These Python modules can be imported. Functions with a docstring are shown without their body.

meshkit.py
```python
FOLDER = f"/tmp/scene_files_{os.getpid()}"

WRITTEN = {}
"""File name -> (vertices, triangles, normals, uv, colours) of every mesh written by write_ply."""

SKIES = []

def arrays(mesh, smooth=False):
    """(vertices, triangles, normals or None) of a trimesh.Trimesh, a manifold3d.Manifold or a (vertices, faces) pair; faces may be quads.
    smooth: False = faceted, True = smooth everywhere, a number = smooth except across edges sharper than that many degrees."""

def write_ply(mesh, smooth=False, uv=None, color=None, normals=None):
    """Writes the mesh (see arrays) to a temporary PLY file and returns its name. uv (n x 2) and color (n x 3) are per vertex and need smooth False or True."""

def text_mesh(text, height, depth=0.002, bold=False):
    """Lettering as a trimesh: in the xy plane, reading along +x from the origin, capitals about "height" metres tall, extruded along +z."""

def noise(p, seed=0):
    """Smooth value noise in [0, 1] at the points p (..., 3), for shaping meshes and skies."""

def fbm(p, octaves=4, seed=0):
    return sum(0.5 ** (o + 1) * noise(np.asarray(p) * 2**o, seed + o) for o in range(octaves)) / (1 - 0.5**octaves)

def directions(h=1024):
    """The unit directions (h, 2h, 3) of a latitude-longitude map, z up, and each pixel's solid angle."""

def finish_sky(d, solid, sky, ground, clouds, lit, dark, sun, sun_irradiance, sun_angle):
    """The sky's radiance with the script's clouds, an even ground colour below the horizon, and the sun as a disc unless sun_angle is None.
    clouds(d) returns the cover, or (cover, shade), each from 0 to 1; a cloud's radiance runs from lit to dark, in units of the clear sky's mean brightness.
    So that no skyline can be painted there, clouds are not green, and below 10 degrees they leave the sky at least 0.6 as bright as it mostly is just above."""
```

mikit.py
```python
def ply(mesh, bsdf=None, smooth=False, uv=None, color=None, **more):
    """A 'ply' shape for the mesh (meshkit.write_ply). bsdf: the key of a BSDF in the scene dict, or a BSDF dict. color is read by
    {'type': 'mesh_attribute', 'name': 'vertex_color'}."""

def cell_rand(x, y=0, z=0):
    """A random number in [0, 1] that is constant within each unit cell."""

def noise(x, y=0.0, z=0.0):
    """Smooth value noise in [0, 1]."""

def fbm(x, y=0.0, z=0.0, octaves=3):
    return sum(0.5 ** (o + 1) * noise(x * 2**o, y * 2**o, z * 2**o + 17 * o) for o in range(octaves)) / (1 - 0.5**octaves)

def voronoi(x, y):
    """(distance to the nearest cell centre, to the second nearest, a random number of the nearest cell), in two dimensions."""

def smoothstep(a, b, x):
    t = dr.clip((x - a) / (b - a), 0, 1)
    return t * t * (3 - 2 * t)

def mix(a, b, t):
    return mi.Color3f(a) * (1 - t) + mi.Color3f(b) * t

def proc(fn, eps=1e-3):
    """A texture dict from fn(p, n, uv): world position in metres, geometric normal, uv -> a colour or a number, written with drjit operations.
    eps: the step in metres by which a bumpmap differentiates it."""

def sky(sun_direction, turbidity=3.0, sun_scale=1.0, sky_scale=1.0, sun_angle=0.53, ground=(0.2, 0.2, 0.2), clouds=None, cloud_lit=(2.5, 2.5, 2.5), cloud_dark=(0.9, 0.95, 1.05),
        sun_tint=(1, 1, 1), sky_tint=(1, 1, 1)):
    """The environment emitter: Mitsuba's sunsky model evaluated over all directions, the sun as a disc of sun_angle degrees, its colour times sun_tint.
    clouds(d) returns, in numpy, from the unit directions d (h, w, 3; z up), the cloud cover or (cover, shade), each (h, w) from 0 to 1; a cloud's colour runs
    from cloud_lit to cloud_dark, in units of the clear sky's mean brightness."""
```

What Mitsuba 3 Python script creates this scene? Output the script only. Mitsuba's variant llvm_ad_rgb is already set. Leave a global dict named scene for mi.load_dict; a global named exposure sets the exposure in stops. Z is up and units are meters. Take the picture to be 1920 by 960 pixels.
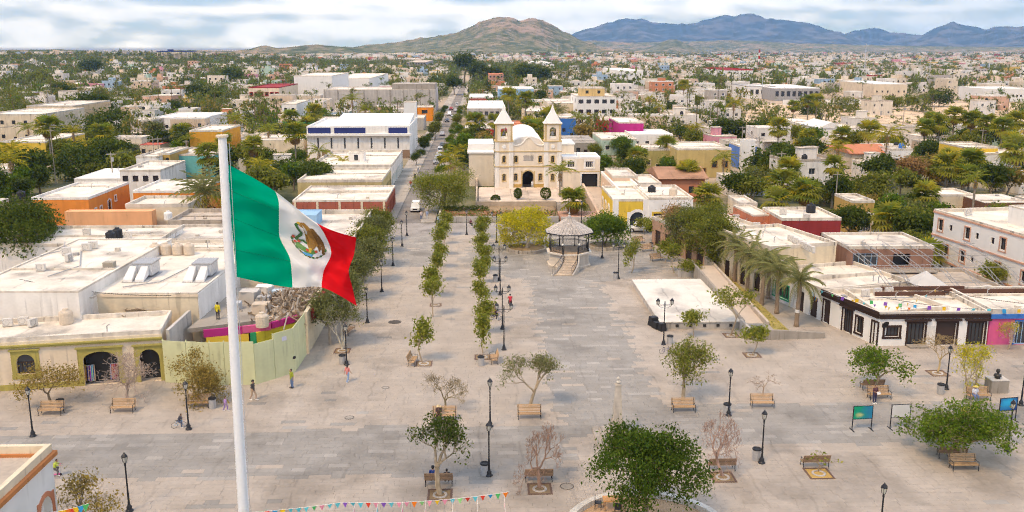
import math, random
import numpy as np
import drjit as dr
import mitsuba as mi
import trimesh
import manifold3d as m3
from shapely.geometry import Polygon
import meshkit, mikit
from mikit import noise, fbm, smoothstep, mix, cell_rand, proc

T = mi.ScalarTransform4f
scene, labels = {}, {}

# ------------------------------------------------------------------ camera, sky, sun, exposure
EYE = np.array([0.0, 0.0, 30.0])
PITCH, YAW, FOCAL = math.atan(390 / 1750), math.atan(60 / 1750), 1750.0
FWD = np.array([math.sin(YAW) * math.cos(PITCH), math.cos(YAW) * math.cos(PITCH), -math.sin(PITCH)])
RIGHT = np.array([math.cos(YAW), -math.sin(YAW), 0.0])
UP = np.cross(RIGHT, FWD)
scene['camera'] = {'type': 'perspective', 'fov': math.degrees(2 * math.atan(960 / FOCAL)), 'fov_axis': 'x', 'near_clip': 0.5, 'far_clip': 60000.0,
                   'to_world': T().look_at(origin=EYE.tolist(), target=(EYE + FWD).tolist(), up=[0, 0, 1]), 'medium': {'type': 'ref', 'id': 'haze_medium'}}
exposure = 1.45


def clouds(d):
    z = np.clip(d[..., 2], 0, 1)
    q = d / (z + 0.06)[..., None]
    az = np.arctan2(d[..., 0], d[..., 1])
    a = meshkit.fbm(np.stack([q[..., 0] * .9, q[..., 1] * .9, z * 0 + 3.1], -1), 5)
    b = meshkit.fbm(np.stack([az * 30, z * 130, z * 0 + 9.7], -1), 5)
    c = meshkit.fbm(np.stack([az * 9 + 5, z * 60, z * 0 + 4.2], -1), 4)
    low = np.clip(1 - z / .09, 0, 1)
    f = a * (1 - low) + (b * .6 + c * .4) * low
    cover = np.clip((f - .38) * 5.5, 0, 1) * .86 + .08
    sh = np.clip((c - .40) * 4.0, 0, 1) * low + np.clip((a - .5) * 2.2, 0, 1) * (1 - low)
    east = np.clip((az + .05) / .45, 0, 1)           # a grey-blue bank of cloud to the right of the hill
    sh = np.clip(sh * (.45 + .6 * east) + .25 * east * low, 0, 1)
    return cover, sh


scene['sky'] = mikit.sky((-0.42, -0.5, 0.85), turbidity=3, sun_scale=0.6, sun_angle=12, clouds=clouds, cloud_lit=(5.6, 5.95, 6.7), cloud_dark=(2.9, 3.7, 5.6), sky_tint=(.85, .97, 1.15), ground=(.28, .25, .2), sun_tint=(1.0, .86, .66))


# ------------------------------------------------------------------ helpers: placing, meshes, naming
def at(px, py, z=0.0):
    """The point of the level z that the photograph's pixel (of 1920 x 960) shows."""
    d = FWD + RIGHT * (px - 960) / FOCAL + UP * (480 - py) / FOCAL
    return EYE + d * ((z - EYE[2]) / d[2])


def pix(p):
    q = np.asarray(p, float) - EYE
    k = q @ FWD
    return 960 + FOCAL * (q @ RIGHT) / k, 480 - FOCAL * (q @ UP) / k


def numbered(name):
    if name not in USED:
        USED[name] = 0
        return name
    USED[name] += 1
    return f'{name}_{USED[name]:03d}'


USED = {}
PALETTE = []


def col(r, g, b, wear=.5):
    """A paint: its number in the palette and how weathered it is."""
    PALETTE.append((r, g, b))
    return (len(PALETTE) - .5, wear)


def tag(key, label=None, cat=None, group=None, kind=None):
    d = labels.setdefault(key, {})
    for k, v in (('label', label), ('category', cat), ('group', group), ('kind', kind)):
        if v:
            d[k] = v
    return key


def thing(name, label, cat, group=None):
    return tag(numbered(name), label, cat, group)


def tri2d(P):
    """A flat outline as triangles, counter-clockwise."""
    v, f = trimesh.creation.triangulate_polygon(P, engine='earcut')
    a = v[f]
    d, e = a[:, 1] - a[:, 0], a[:, 2] - a[:, 0]
    return v, np.where((d[:, 0] * e[:, 1] - d[:, 1] * e[:, 0] < 0)[:, None], f[:, ::-1], f)


class MB:
    """Collects boxes, prisms, tubes, sheets; each with a paint."""

    def __init__(self):
        self.v, self.f, self.u, self.n = [], [], [], 0

    def add(self, v, f, c):
        v, f = np.asarray(v, float), np.asarray(f, int)
        if f.shape[1] == 4:
            f = np.vstack([f[:, [0, 1, 2]], f[:, [0, 2, 3]]])
        self.v.append(v)
        self.f.append(f + self.n)
        self.u.append(np.tile(c, (len(v), 1)) if np.ndim(c) == 1 else np.asarray(c))
        self.n += len(v)
        return self

    def box(self, x0, x1, y0, y1, z0, z1, c, M=None, bottom=True):
        v = np.array([[x, y, z] for z in (z0, z1) for y in (y0, y1) for x in (x0, x1)], float)
        f = [[0, 2, 3, 1], [4, 5, 7, 6], [0, 1, 5, 4], [2, 6, 7, 3], [0, 4, 6, 2], [1, 3, 7, 5]]
        if not bottom:
            f = f[1:]
        return self.add(v if M is None else tr(M, v), f, c)

    def prism(self, pts, z0, z1, c, M=None, top=True):
        """An upright prism on an outline (counter-clockwise, x y)."""
        p = np.asarray(pts, float)
        n = len(p)
        v = np.vstack([np.c_[p, np.full(n, z0)], np.c_[p, np.full(n, z1)]])
        i = np.arange(n)
        f = np.stack([i, (i + 1) % n, (i + 1) % n + n, i + n], 1)
        f = np.vstack([f[:, [0, 1, 2]], f[:, [0, 2, 3]]])
        if top:
            g = tri2d(Polygon(p))
            t = np.array([np.argmin(np.sum((p - q) ** 2, 1)) for q in g[0]])[g[1]]
            f = np.vstack([f, t + n, t[:, ::-1]])
        return self.add(v if M is None else tr(M, v), f, c)

    def tube(self, pts, r, c, sides=6, caps=True):
        p = np.asarray(pts, float)
        r = np.broadcast_to(r, (len(p),)).astype(float)
        t = np.gradient(p, axis=0)
        t /= np.linalg.norm(t, axis=1, keepdims=True) + 1e-12
        ref = np.where(np.abs(t[:, 2:]) < .9, [0, 0, 1.], [1., 0, 0])
        ref = ref[0] if len(p) < 3 else ref[len(p) // 2]
        a = np.cross(t, ref)
        a /= np.linalg.norm(a, axis=1, keepdims=True) + 1e-12
        b = np.cross(t, a)
        g = np.arange(sides) * 2 * np.pi / sides
        v = p[:, None] + r[:, None, None] * (np.cos(g)[None, :, None] * a[:, None] + np.sin(g)[None, :, None] * b[:, None])
        i, j = np.meshgrid(np.arange(len(p) - 1), np.arange(sides), indexing='ij')
        q = np.stack([i * sides + j, i * sides + (j + 1) % sides, (i + 1) * sides + (j + 1) % sides, (i + 1) * sides + j], -1).reshape(-1, 4)
        f = np.vstack([q[:, [0, 1, 2]], q[:, [0, 2, 3]]])
        v = v.reshape(-1, 3)
        if caps:
            k = len(v)
            v = np.vstack([v, p[0], p[-1]])
            s = np.arange(sides)
            e = (len(p) - 1) * sides
            f = np.vstack([f, np.stack([s * 0 + k, (s + 1) % sides, s], 1), np.stack([s * 0 + k + 1, e + s, e + (s + 1) % sides], 1)])
        return self.add(v, f, c)

    def lathe(self, prof, c, sides=12, loc=(0, 0, 0), start=0.0):
        """A turned shape from (radius, height) pairs, bottom to top."""
        pr = np.asarray(prof, float)
        g = np.arange(sides) * 2 * np.pi / sides + start
        v = np.stack([pr[:, 0:1] * np.cos(g), pr[:, 0:1] * np.sin(g), np.repeat(pr[:, 1:2], sides, 1)], -1).reshape(-1, 3) + np.asarray(loc)
        i, j = np.meshgrid(np.arange(len(pr) - 1), np.arange(sides), indexing='ij')
        q = np.stack([i * sides + j, i * sides + (j + 1) % sides, (i + 1) * sides + (j + 1) % sides, (i + 1) * sides + j], -1).reshape(-1, 4)
        return self.add(v, q, c)

    def mesh(self, m, c):
        v, f, _ = meshkit.arrays(m)
        return self.add(v, f, c)

    def ply(self, bsdf, smooth=False, **kw):
        return mikit.ply((np.vstack(self.v), np.vstack(self.f)), bsdf, smooth=smooth, uv=np.vstack(self.u), **kw)

    def put(self, key, bsdf, smooth=False, M=None):
        if not self.v:
            return None
        scene[key] = self.ply(bsdf, smooth)
        if M is not None:
            scene[key]['to_world'] = T(M.tolist())
        return key


def tr(M, v):
    return np.asarray(v, float) @ M[:3, :3].T + M[:3, 3]


def mat(loc=(0, 0, 0), rz=0.0, s=1.0, tilt=None):
    c, n = math.cos(rz), math.sin(rz)
    M = np.eye(4)
    R = np.array([[c, -n, 0], [n, c, 0], [0, 0, 1.]])
    if tilt is not None:
        R = R @ trimesh.transformations.rotation_matrix(tilt[0], tilt[1])[:3, :3]
    M[:3, :3] = R * np.asarray(s)
    M[:3, 3] = loc
    return M


def part(parent, name, mb, bsdf, M=None, smooth=False):
    return mb.put(numbered(f'{parent}__{name}'), bsdf, smooth, M)


def put_copy(key, shape, M):
    scene[key] = {**shape, 'to_world': T(M.tolist())}
    return key


def frame(A, B):
    """The frame of a facade from A to B (left to right as seen from the plaza): x along it, y into the building."""
    A, B = np.asarray(A, float), np.asarray(B, float)
    return mat((A[0], A[1], A[2] if len(A) > 2 else 0), math.atan2(B[1] - A[1], B[0] - A[0])), float(np.linalg.norm((B - A)[:2]))


# ------------------------------------------------------------------ materials (each one once)
def paint_at(uv):
    return dr.gather(mi.Color3f, PAINTS, mi.UInt32(uv.x))


def wall_tex(p, n, uv):
    base = paint_at(uv)
    up = dr.abs(n.z) > .8
    streak = noise(p.x * 2.3 + p.y * 1.9, p.y * .4, p.z * .22)
    blot = fbm(p.x * .55, p.y * .55, p.z * .55, 4)
    fine = noise(p.x * 6, p.y * 6, p.z * 6)
    drip = smoothstep(.62, .85, noise(p.x * 5.1 + p.y * 4.3, p.y * .7, p.z * .35)) * smoothstep(.35, .65, noise(p.x * .7 + p.y * .6, 3.0, p.z * .5))
    wall = .93 + .18 * (streak - .5) + .20 * (blot - .5) + .07 * (fine - .5) - .20 * drip
    pool = smoothstep(.50, .72, fbm(p.x * .22 + 7, p.y * .22, p.z * .1, 5))
    seam = smoothstep(.06, .0, dr.abs(p.x * .31 + .12 * noise(p.x, p.y) - dr.round(p.x * .31))) * smoothstep(.45, .6, noise(p.x * .3, p.y * .8, 2.0))
    roof = 1.02 - .22 * pool + .26 * (blot - .5) + .08 * (fine - .5) - .13 * seam
    k = 1 + (dr.select(up, roof, wall) - 1) * (uv.y * 2)
    warm = mi.Color3f(1.0, 1 - .05 * uv.y * (1 - blot), 1 - .12 * uv.y * (1 - blot))
    return base * k * warm


scene['painted'] = {'type': 'principled', 'base_color': proc(wall_tex), 'roughness': .82, 'specular': .25}
scene['plain'] = {'type': 'principled', 'base_color': proc(lambda p, n, uv: paint_at(uv) * (1 + uv.y * .4 * (noise(p.x * 9, p.y * 9, p.z * 9) - .5))), 'roughness': .55, 'specular': .4}
scene['metal'] = {'type': 'principled', 'base_color': proc(lambda p, n, uv: paint_at(uv) * (.8 + .4 * noise(p.x * 14, p.y * 14, p.z * 5))), 'roughness': .42, 'metallic': .35, 'specular': .5}
scene['gloss'] = {'type': 'principled', 'base_color': proc(lambda p, n, uv: paint_at(uv)), 'roughness': .12, 'specular': .6, 'clearcoat': .6, 'clearcoat_gloss': .9}
scene['window_glass'] = {'type': 'principled', 'base_color': {'type': 'rgb', 'value': [.035, .042, .05]}, 'roughness': .08, 'specular': .7}
scene['leaf'] = {'type': 'principledthin', 'base_color': proc(lambda p, n, uv: paint_at(uv) * (.62 + .76 * uv.y)), 'roughness': .55, 'diff_trans': 1.0, 'spec_trans': 0.0, 'eta': 1.35}
scene['bark'] = {'type': 'principled', 'base_color': proc(lambda p, n, uv: paint_at(uv) * (.65 + .6 * noise(p.x * 9, p.y * 9, p.z * 2.5))), 'roughness': .9, 'specular': .2}
scene['cloth'] = {'type': 'principledthin', 'base_color': proc(lambda p, n, uv: paint_at(uv) * (.93 + .1 * noise(p.x * 1.5, p.y * 3, p.z * 1.5))), 'roughness': .7, 'diff_trans': .55, 'spec_trans': 0.0, 'eta': 1.3}


for k_ in ('painted', 'plain', 'metal', 'gloss', 'bark', 'window_glass'):
    scene[k_] = {'type': 'twosided', 'inner': scene[k_]}


def ground_tex(p, n, uv):
    a = fbm(p.x * .011, p.y * .011, 0, 5)
    b = fbm(p.x * .06 + 31, p.y * .06, 0, 4)
    c = noise(p.x * .9, p.y * .9)
    soil = mix((.40, .32, .235), (.30, .23, .165), b)
    scrub = mix((.085, .095, .042), (.15, .145, .075), c)
    return mix(soil, scrub, smoothstep(.40, .60, .55 * a + .45 * b))


def hill_tex(p, n, uv):
    a = fbm(p.x * .006, p.y * .006, p.z * .012, 5)
    b = fbm(p.x * .045 + 9, p.y * .045, p.z * .045, 4)
    c = fbm(p.x * .2, p.y * .2, p.z * .2, 3)
    soil = mix((.36, .26, .185), (.25, .175, .125), c)
    scrub = mix((.06, .078, .032), (.155, .15, .075), smoothstep(.3, .7, b))
    steep = smoothstep(50.0, 160.0, p.z) * .13
    return mix(scrub, soil, smoothstep(.475, .655, .40 * a + .32 * b + .28 * c + steep))


scene['ground_soil'] = {'type': 'principled', 'base_color': proc(ground_tex), 'roughness': .95, 'specular': .1}
scene['hill_scrub'] = {'type': 'principled', 'base_color': proc(hill_tex), 'roughness': .95, 'specular': .1}
scene['mountain_rock'] = {'type': 'principled', 'base_color': proc(lambda p, n, uv: mix((.03, .04, .036), (.105, .10, .095), smoothstep(.40, .70, fbm(p.x * .006, p.y * .006, p.z * .014, 6)))), 'roughness': .95, 'specular': .1}
scene['haze_medium'] = {'type': 'homogeneous', 'albedo': {'type': 'rgb', 'value': [.68, .87, 1.0]}, 'sigma_t': {'type': 'rgb', 'value': [2.7e-5, 4.4e-5, 7.6e-5]}, 'phase': {'type': 'hg', 'g': .5}}
scene['haze'] = {'type': 'cube', 'bsdf': {'type': 'null'}, 'interior': {'type': 'ref', 'id': 'haze_medium'}, 'to_world': T().translate([0, 0, 285]).scale([14800, 14800, 292])}
tag('haze', kind='stuff')


# ------------------------------------------------------------------ ground and hills
def lump(x, y, cx, cy, rx, ry, h):
    return h * np.exp(-((x - cx) / rx) ** 2 - ((y - cy) / ry) ** 2)


def terrain(x, y):
    """Height of the ground: level in the old town, gently rising and rolling towards the hills."""
    x, y = np.asarray(x, float), np.asarray(y, float)
    d = np.hypot(x, y)
    far = np.clip((d - 700) / 1600, 0, 1)
    roll = meshkit.fbm(np.stack([x / 420, y / 420, x * 0 + 1.5], -1), 4) - .45
    z = far * (roll * 12)
    z = z + lump(x, y, -620, 1600, 420, 420, 15) + lump(x, y, -1100, 1900, 400, 400, 15) + lump(x, y, -250, 2300, 300, 300, 11) + lump(x, y, 160, 2900, 420, 380, 12)
    return np.where(d < 650, 0, z)


def polar(r, a):
    rr, aa = np.meshgrid(r, a, indexing='ij')
    x, y = rr * np.sin(aa), rr * np.cos(aa)
    n, m = rr.shape
    i, j = np.meshgrid(np.arange(n - 1), np.arange(m), indexing='ij')
    k = lambda i, j: i * m + j % m
    f = np.stack([k(i, j), k(i, j + 1), k(i + 1, j + 1), k(i + 1, j)], -1).reshape(-1, 4)
    return x.ravel(), y.ravel(), f


r = np.concatenate([[.5], np.geomspace(40, 7000, 110), [9000, 12000, 14500]])
a = np.concatenate([np.radians(np.arange(-36, 40, .35)), np.radians(np.arange(40, 324, 4.))])
x, y, f = polar(r, a)
z = terrain(x, y)
z[:] = np.where(np.hypot(x, y) > 8000, 0, z) - .12
scene['ground'] = mikit.ply((np.c_[x, y, z], f), 'ground_soil', smooth=True)
tag('ground', kind='structure')


def ridge_mesh(key, profile, dist, depth, bsdf, rough, seed, base=-6., rot=0.0):
    """A range whose crest passes the given bearings (pixel column, row of the crest) at its distance; slopes fall to both sides, cut by gullies."""
    px = np.array([p[0] for p in profile], float)
    h = []
    for a, b in profile:
        d = FWD + RIGHT * (a - 960) / FOCAL + UP * (480 - b) / FOCAL
        h.append(EYE[2] + d[2] / math.hypot(d[0], d[1]) * dist)
    n, m = 260, 70
    u = np.linspace(px[0], px[-1], n)
    hh = np.interp(u, px, h)
    ker = np.ones(3) / 3
    hh[1:-1] = np.convolve(hh, ker, 'valid')
    hh = hh + (meshkit.fbm(np.stack([u / 9, u * 0 + seed, u * 0], -1), 4) - .5) * .07 * hh.max() * np.clip(hh / hh.max() * 1.5, 0, 1)
    az = np.arctan((u - 960) / FOCAL) + YAW
    s = np.linspace(-1, 1, m)
    A, S = np.meshgrid(az, s, indexing='ij')
    Hh = np.repeat(hh[:, None], m, 1)
    R = dist + S * depth
    X, Y = R * np.sin(A), R * np.cos(A)
    w = 1 - np.abs(S) ** .85
    gul = meshkit.fbm(np.stack([X / rough, Y / rough, X * 0 + seed], -1), 5) - .5
    rid = np.abs(meshkit.fbm(np.stack([X / rough * .8, Y / rough * .35, X * 0 + seed + 5], -1), 4) - .5)
    Z = Hh * np.clip(w * (1 + gul * 1.1 * np.abs(S) - rid * 2.2 * np.clip(np.abs(S) * 3, 0, 1)), 0, 1.2) + (meshkit.fbm(np.stack([X / rough * 5, Y / rough * 5, X * 0 + seed], -1), 3) - .5) * .08 * Hh.max()
    Z = np.where(w < .02, base, Z)
    i, j = np.meshgrid(np.arange(n - 1), np.arange(m - 1), indexing='ij')
    k = lambda i, j: i * m + j
    f = np.stack([k(i, j), k(i + 1, j), k(i + 1, j + 1), k(i, j + 1)], -1).reshape(-1, 4)
    scene[key] = mikit.ply((np.c_[X.ravel(), Y.ravel(), Z.ravel()], f), bsdf, smooth=True)
    return tag(key, kind='structure')


ridge_mesh('hill', [(560, 108), (610, 98), (660, 90), (700, 84), (745, 79), (790, 71), (830, 66), (860, 60), (885, 48), (905, 38), (922, 32), (935, 28), (950, 29), (965, 33), (978, 36), (990, 31), (1002, 31), (1018, 37), (1045, 52), (1070, 66), (1095, 78), (1130, 88), (1180, 96), (1240, 103), (1290, 108)], 3900, 1250, 'hill_scrub', 260, 2.3)
ridge_mesh('small_hill', [(1130, 104), (1170, 96), (1200, 93), (1225, 82), (1248, 72), (1262, 73), (1285, 84), (1310, 96), (1360, 101), (1400, 106)], 5200, 700, 'hill_scrub', 200, 7.7)
ridge_mesh('low_ridge', [(-60, 97), (60, 93), (130, 91), (185, 95), (230, 100), (300, 98), (345, 94), (400, 94), (450, 95), (480, 92), (505, 84), (530, 89), (565, 86), (600, 81), (640, 86), (690, 90), (740, 99)], 2900, 620, 'hill_scrub', 190, 12.1)
ridge_mesh('plain_ridge', [(1020, 86), (1100, 75), (1180, 79), (1280, 77), (1340, 75), (1400, 76), (1470, 80), (1560, 83), (1700, 86), (1850, 88), (2100, 88)], 6800, 900, 'hill_scrub', 420, 22.4)
ridge_mesh('mountains', [(1040, 82), (1070, 64), (1100, 50), (1130, 42), (1165, 33), (1195, 34), (1225, 40), (1260, 42), (1290, 41), (1320, 33), (1345, 23), (1365, 26), (1398, 21), (1420, 31), (1450, 34), (1500, 40), (1530, 52), (1560, 60), (1590, 74), (1620, 86), (1680, 80), (1720, 58), (1745, 46), (1760, 37), (1790, 48), (1820, 55), (1850, 47), (1880, 49), (1920, 38), (2000, 30), (2100, 60)], 12000, 2400, 'mountain_rock', 1000, 3.9)
ridge_mesh('far_mountains', [(1530, 86), (1560, 66), (1585, 56), (1620, 51), (1650, 60), (1680, 62), (1720, 64), (1780, 80)], 13300, 1000, 'mountain_rock', 900, 33.9)
ridge_mesh('far_left_hill', [(-80, 98), (0, 92), (20, 99), (60, 106)], 6500, 500, 'mountain_rock', 300, 3.9)
# ------------------------------------------------------------------ paints
WHITE = col(.80, .77, .72, .5)
CLEAN = col(.78, .76, .72, .2)
ROOF = col(.69, .635, .55, 1.)
ROOF2 = col(.62, .57, .50, 1.)
ROOF3 = col(.48, .42, .35, 1.)
CREAM = col(.74, .62, .46, .5)
CREAM2 = col(.72, .62, .45, .6)
OLIVE = col(.42, .36, .10, .5)
BLACK = col(.018, .018, .02, .2)
IRON = col(.030, .030, .034, .2)
DARK = col(.03, .028, .026, .3)
BROWN = col(.045, .026, .02, .4)
WOOD = col(.47, .30, .155, .6)
WOOD2 = col(.30, .18, .095, .6)
GREY = col(.38, .37, .36, .5)
STEEL = col(.55, .56, .57, .3)
CONC = col(.35, .315, .27, .7)
CONC2 = col(.50, .47, .43, .7)
EARTH = col(.30, .215, .125, .7)
ASPH = col(.21, .19, .17, .8)
STONE = col(.47, .42, .355, .8)
PLASTIC = col(.60, .50, .38, .3)
NAVY = col(.03, .04, .16, .3)
ORANGE = col(.76, .27, .05, .4)
PEACH = col(.80, .42, .21, .4)
YELLOW = col(.72, .50, .06, .4)
RED = col(.42, .035, .03, .4)
MAROON = col(.27, .035, .035, .4)
PINK = col(.66, .12, .28, .4)
BLUE = col(.05, .17, .50, .3)
SKYB = col(.30, .48, .66, .5)
GREEN = col(.03, .30, .13, .4)
PALEG = col(.60, .61, .36, .4)
TERRA = col(.55, .22, .12, .5)
MAGENTA = col(.45, .03, .20, .4)
BEIGE = col(.66, .50, .365, .4)
OCHRE = col(.50, .33, .10, .4)
TURQ = col(.16, .46, .45, .4)

# ------------------------------------------------------------------ the plaza: slabs laid in running courses, grey bands in beige
BED = col(.20, .175, .15, .8)
WARM = [col(.418 * k, .362 * (k * .98 + .02), .302 * (k * .97 + .03), .5) for k in (.955, .975, .99, 1.01, 1.025, 1.055)]
COOL = [col(.318 * k, .296 * k, .266 * k, .5) for k in (.93, .965, .985, 1.015, 1.04, 1.18)]


def is_grey(x, y):
    if 62.3 < y < 71.2 and -48 < x < -1 and not (x < -16 and y > 70.4):
        return True
    if 66.5 < y < 75.0 and x > 15.5:
        return True
    if 6.3 < x < 15.6 and 69 < y < 150:
        return True
    if 61 < y < 71.2 and -1 <= x < 6.4:
        return True
    if (x - 12.5) ** 2 + ((y - 134)) ** 2 < 240 or (1.5 < x < 18 and 126 < y < 149):
        return True
    return -14.2 < x < -6.6 and 128 < y < 150.5


rng = np.random.default_rng(5)
slabs = []
y = 50.0
while y < 150.6:
    dy = .6
    x = -62 + rng.uniform(0, 1)
    while x < 72:
        w = rng.choice([1.0, 1.3, 1.6, 2.0])
        cx, cy = x + w / 2, y + dy / 2
        g = is_grey(cx + rng.normal(0, .25), cy + rng.normal(0, .12))
        if rng.random() < .012:
            g = not g
        pal = COOL if g else WARM
        pr = [.16, .2, .22, .2, .14, .08] if g else [.12, .2, .25, .22, .16, .05]
        slabs.append((cx, cy, w, dy, pal[rng.choice(6, p=pr)]))
        x += w
    y += dy


def slab(mb, s):
    cx, cy, w, d, c = s
    z = rng.uniform(-.004, .004)
    mb.box(cx - w / 2 + .007, cx + w / 2 - .007, cy - d / 2 + .007, cy + d / 2 - .007, -.06, z, c, bottom=False)


view = []
for s in slabs:
    px, py = pix((s[0], s[1], 0))
    view.append(0 < px < 1920 and 0 < py < 958)
order = sorted(range(len(slabs)), key=lambda i: (not view[i], slabs[i][1] - s[1] + abs(slabs[i][0]) * .0))
MB().box(-62, 72, 50, 150.6, -.10, -.03, BED).put('plaza', 'painted')
tag('plaza', kind='structure')
rest = MB()
for n, i in enumerate(order):
    if n < 300:
        mb = MB()
        slab(mb, slabs[i])
        part('plaza', 'paver', mb, 'painted')
    else:
        slab(rest, slabs[i])
part('plaza', 'pavers', rest, 'painted')
tag('plaza__pavers', kind='stuff')

# the street in front of the church, the street that leads away, pavements with kerbs
MB().box(-62, 80, 150.6, 161.5, -.1, .004, col(.31, .285, .26, .9)).put('cross_street', 'painted')
tag('cross_street', kind='structure')
MB().box(-15.2, -10.5, 161.5, 1500, -.1, .004, ASPH).put('long_street', 'painted')
tag('long_street', kind='structure')
for x0, x1 in ((-19.5, -15.2), (-10.5, -8.0)):
    k = numbered('pavement')
    MB().box(x0, x1, 161.5, 1500, -.1, .14, CONC).put(k, 'painted')
    tag(k, kind='structure')
k = numbered('pavement')
MB().box(28.6, 38.0, 97.5, 150.5, -.1, .012, CONC).put(k, 'painted')
tag(k, kind='structure')

# ------------------------------------------------------------------ the raised white stage with its ramp
st = thing('stage', 'broad low white concrete platform with dark square vents along its front', 'stage')
deck = MB()
deck.box(19.45, 28.35, 97.0, 116.2, .78, .88, col(.70, .66, .59, .7))
part(st, 'deck', deck, 'painted')
wl = MB()
wl.box(19.6, 28.2, 97.15, 116.0, -.05, .78, CONC2)
part(st, 'base', wl, 'painted')
for px in (1265, 1290, 1316, 1341, 1365):
    p = at(px, 611)
    v = MB().box(p[0] - .16, p[0] + .16, 97.06, 97.2, .26, .55, DARK)
    part(st, 'vent', v, 'plain')
rp = thing('ramp', 'grey concrete ramp with raking walls beside the white stage', 'ramp')


def rake(x0, x1, y0, y1, za, zb, c, base=-.05):
    """A wall from y0 (top za) to y1 (top zb)."""
    v = [[x0, y0, base], [x1, y0, base], [x1, y1, base], [x0, y1, base], [x0, y0, za], [x1, y0, za], [x1, y1, zb], [x0, y1, zb]]
    f = [[0, 3, 2, 1], [4, 5, 6, 7], [0, 1, 5, 4], [1, 2, 6, 5], [2, 3, 7, 6], [3, 0, 4, 7]]
    return MB().add(v, f, c)


part(rp, 'slope', rake(28.6, 31.2, 97.5, 121, .25, 1.5, col(.56, .47, .38, .6)), 'painted')
part(rp, 'side_wall', rake(28.36, 28.62, 96.4, 122, 1.15, 2.0, CONC), 'painted')
part(rp, 'side_wall', rake(31.2, 31.5, 97, 134, .8, 2.2, col(.52, .45, .37, .6)), 'painted')
w = MB()
w.prism([(28.2, 92.9), (36.3, 93.3), (36.3, 93.62), (28.4, 93.25)], -.05, .55, CONC)
w2 = np.array(w.v[0])
w2[:, 2] = np.where(w2[:, 2] > 0, np.interp(w2[:, 0], [28.2, 36.3], [1.25, .62]), w2[:, 2])
w.v[0] = w2
part(rp, 'front_wall', w, 'painted')
part(rp, 'landing', MB().box(28.45, 31.4, 93.3, 97.45, -.05, .5, CONC), 'painted')
part(rp, 'end_wall', rake(28.15, 28.4, 93.2, 96.9, 1.25, 1.2, CONC2), 'painted')
lw = thing('low_wall', 'low cream wall behind the far right corner of the stage', 'wall')
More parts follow.
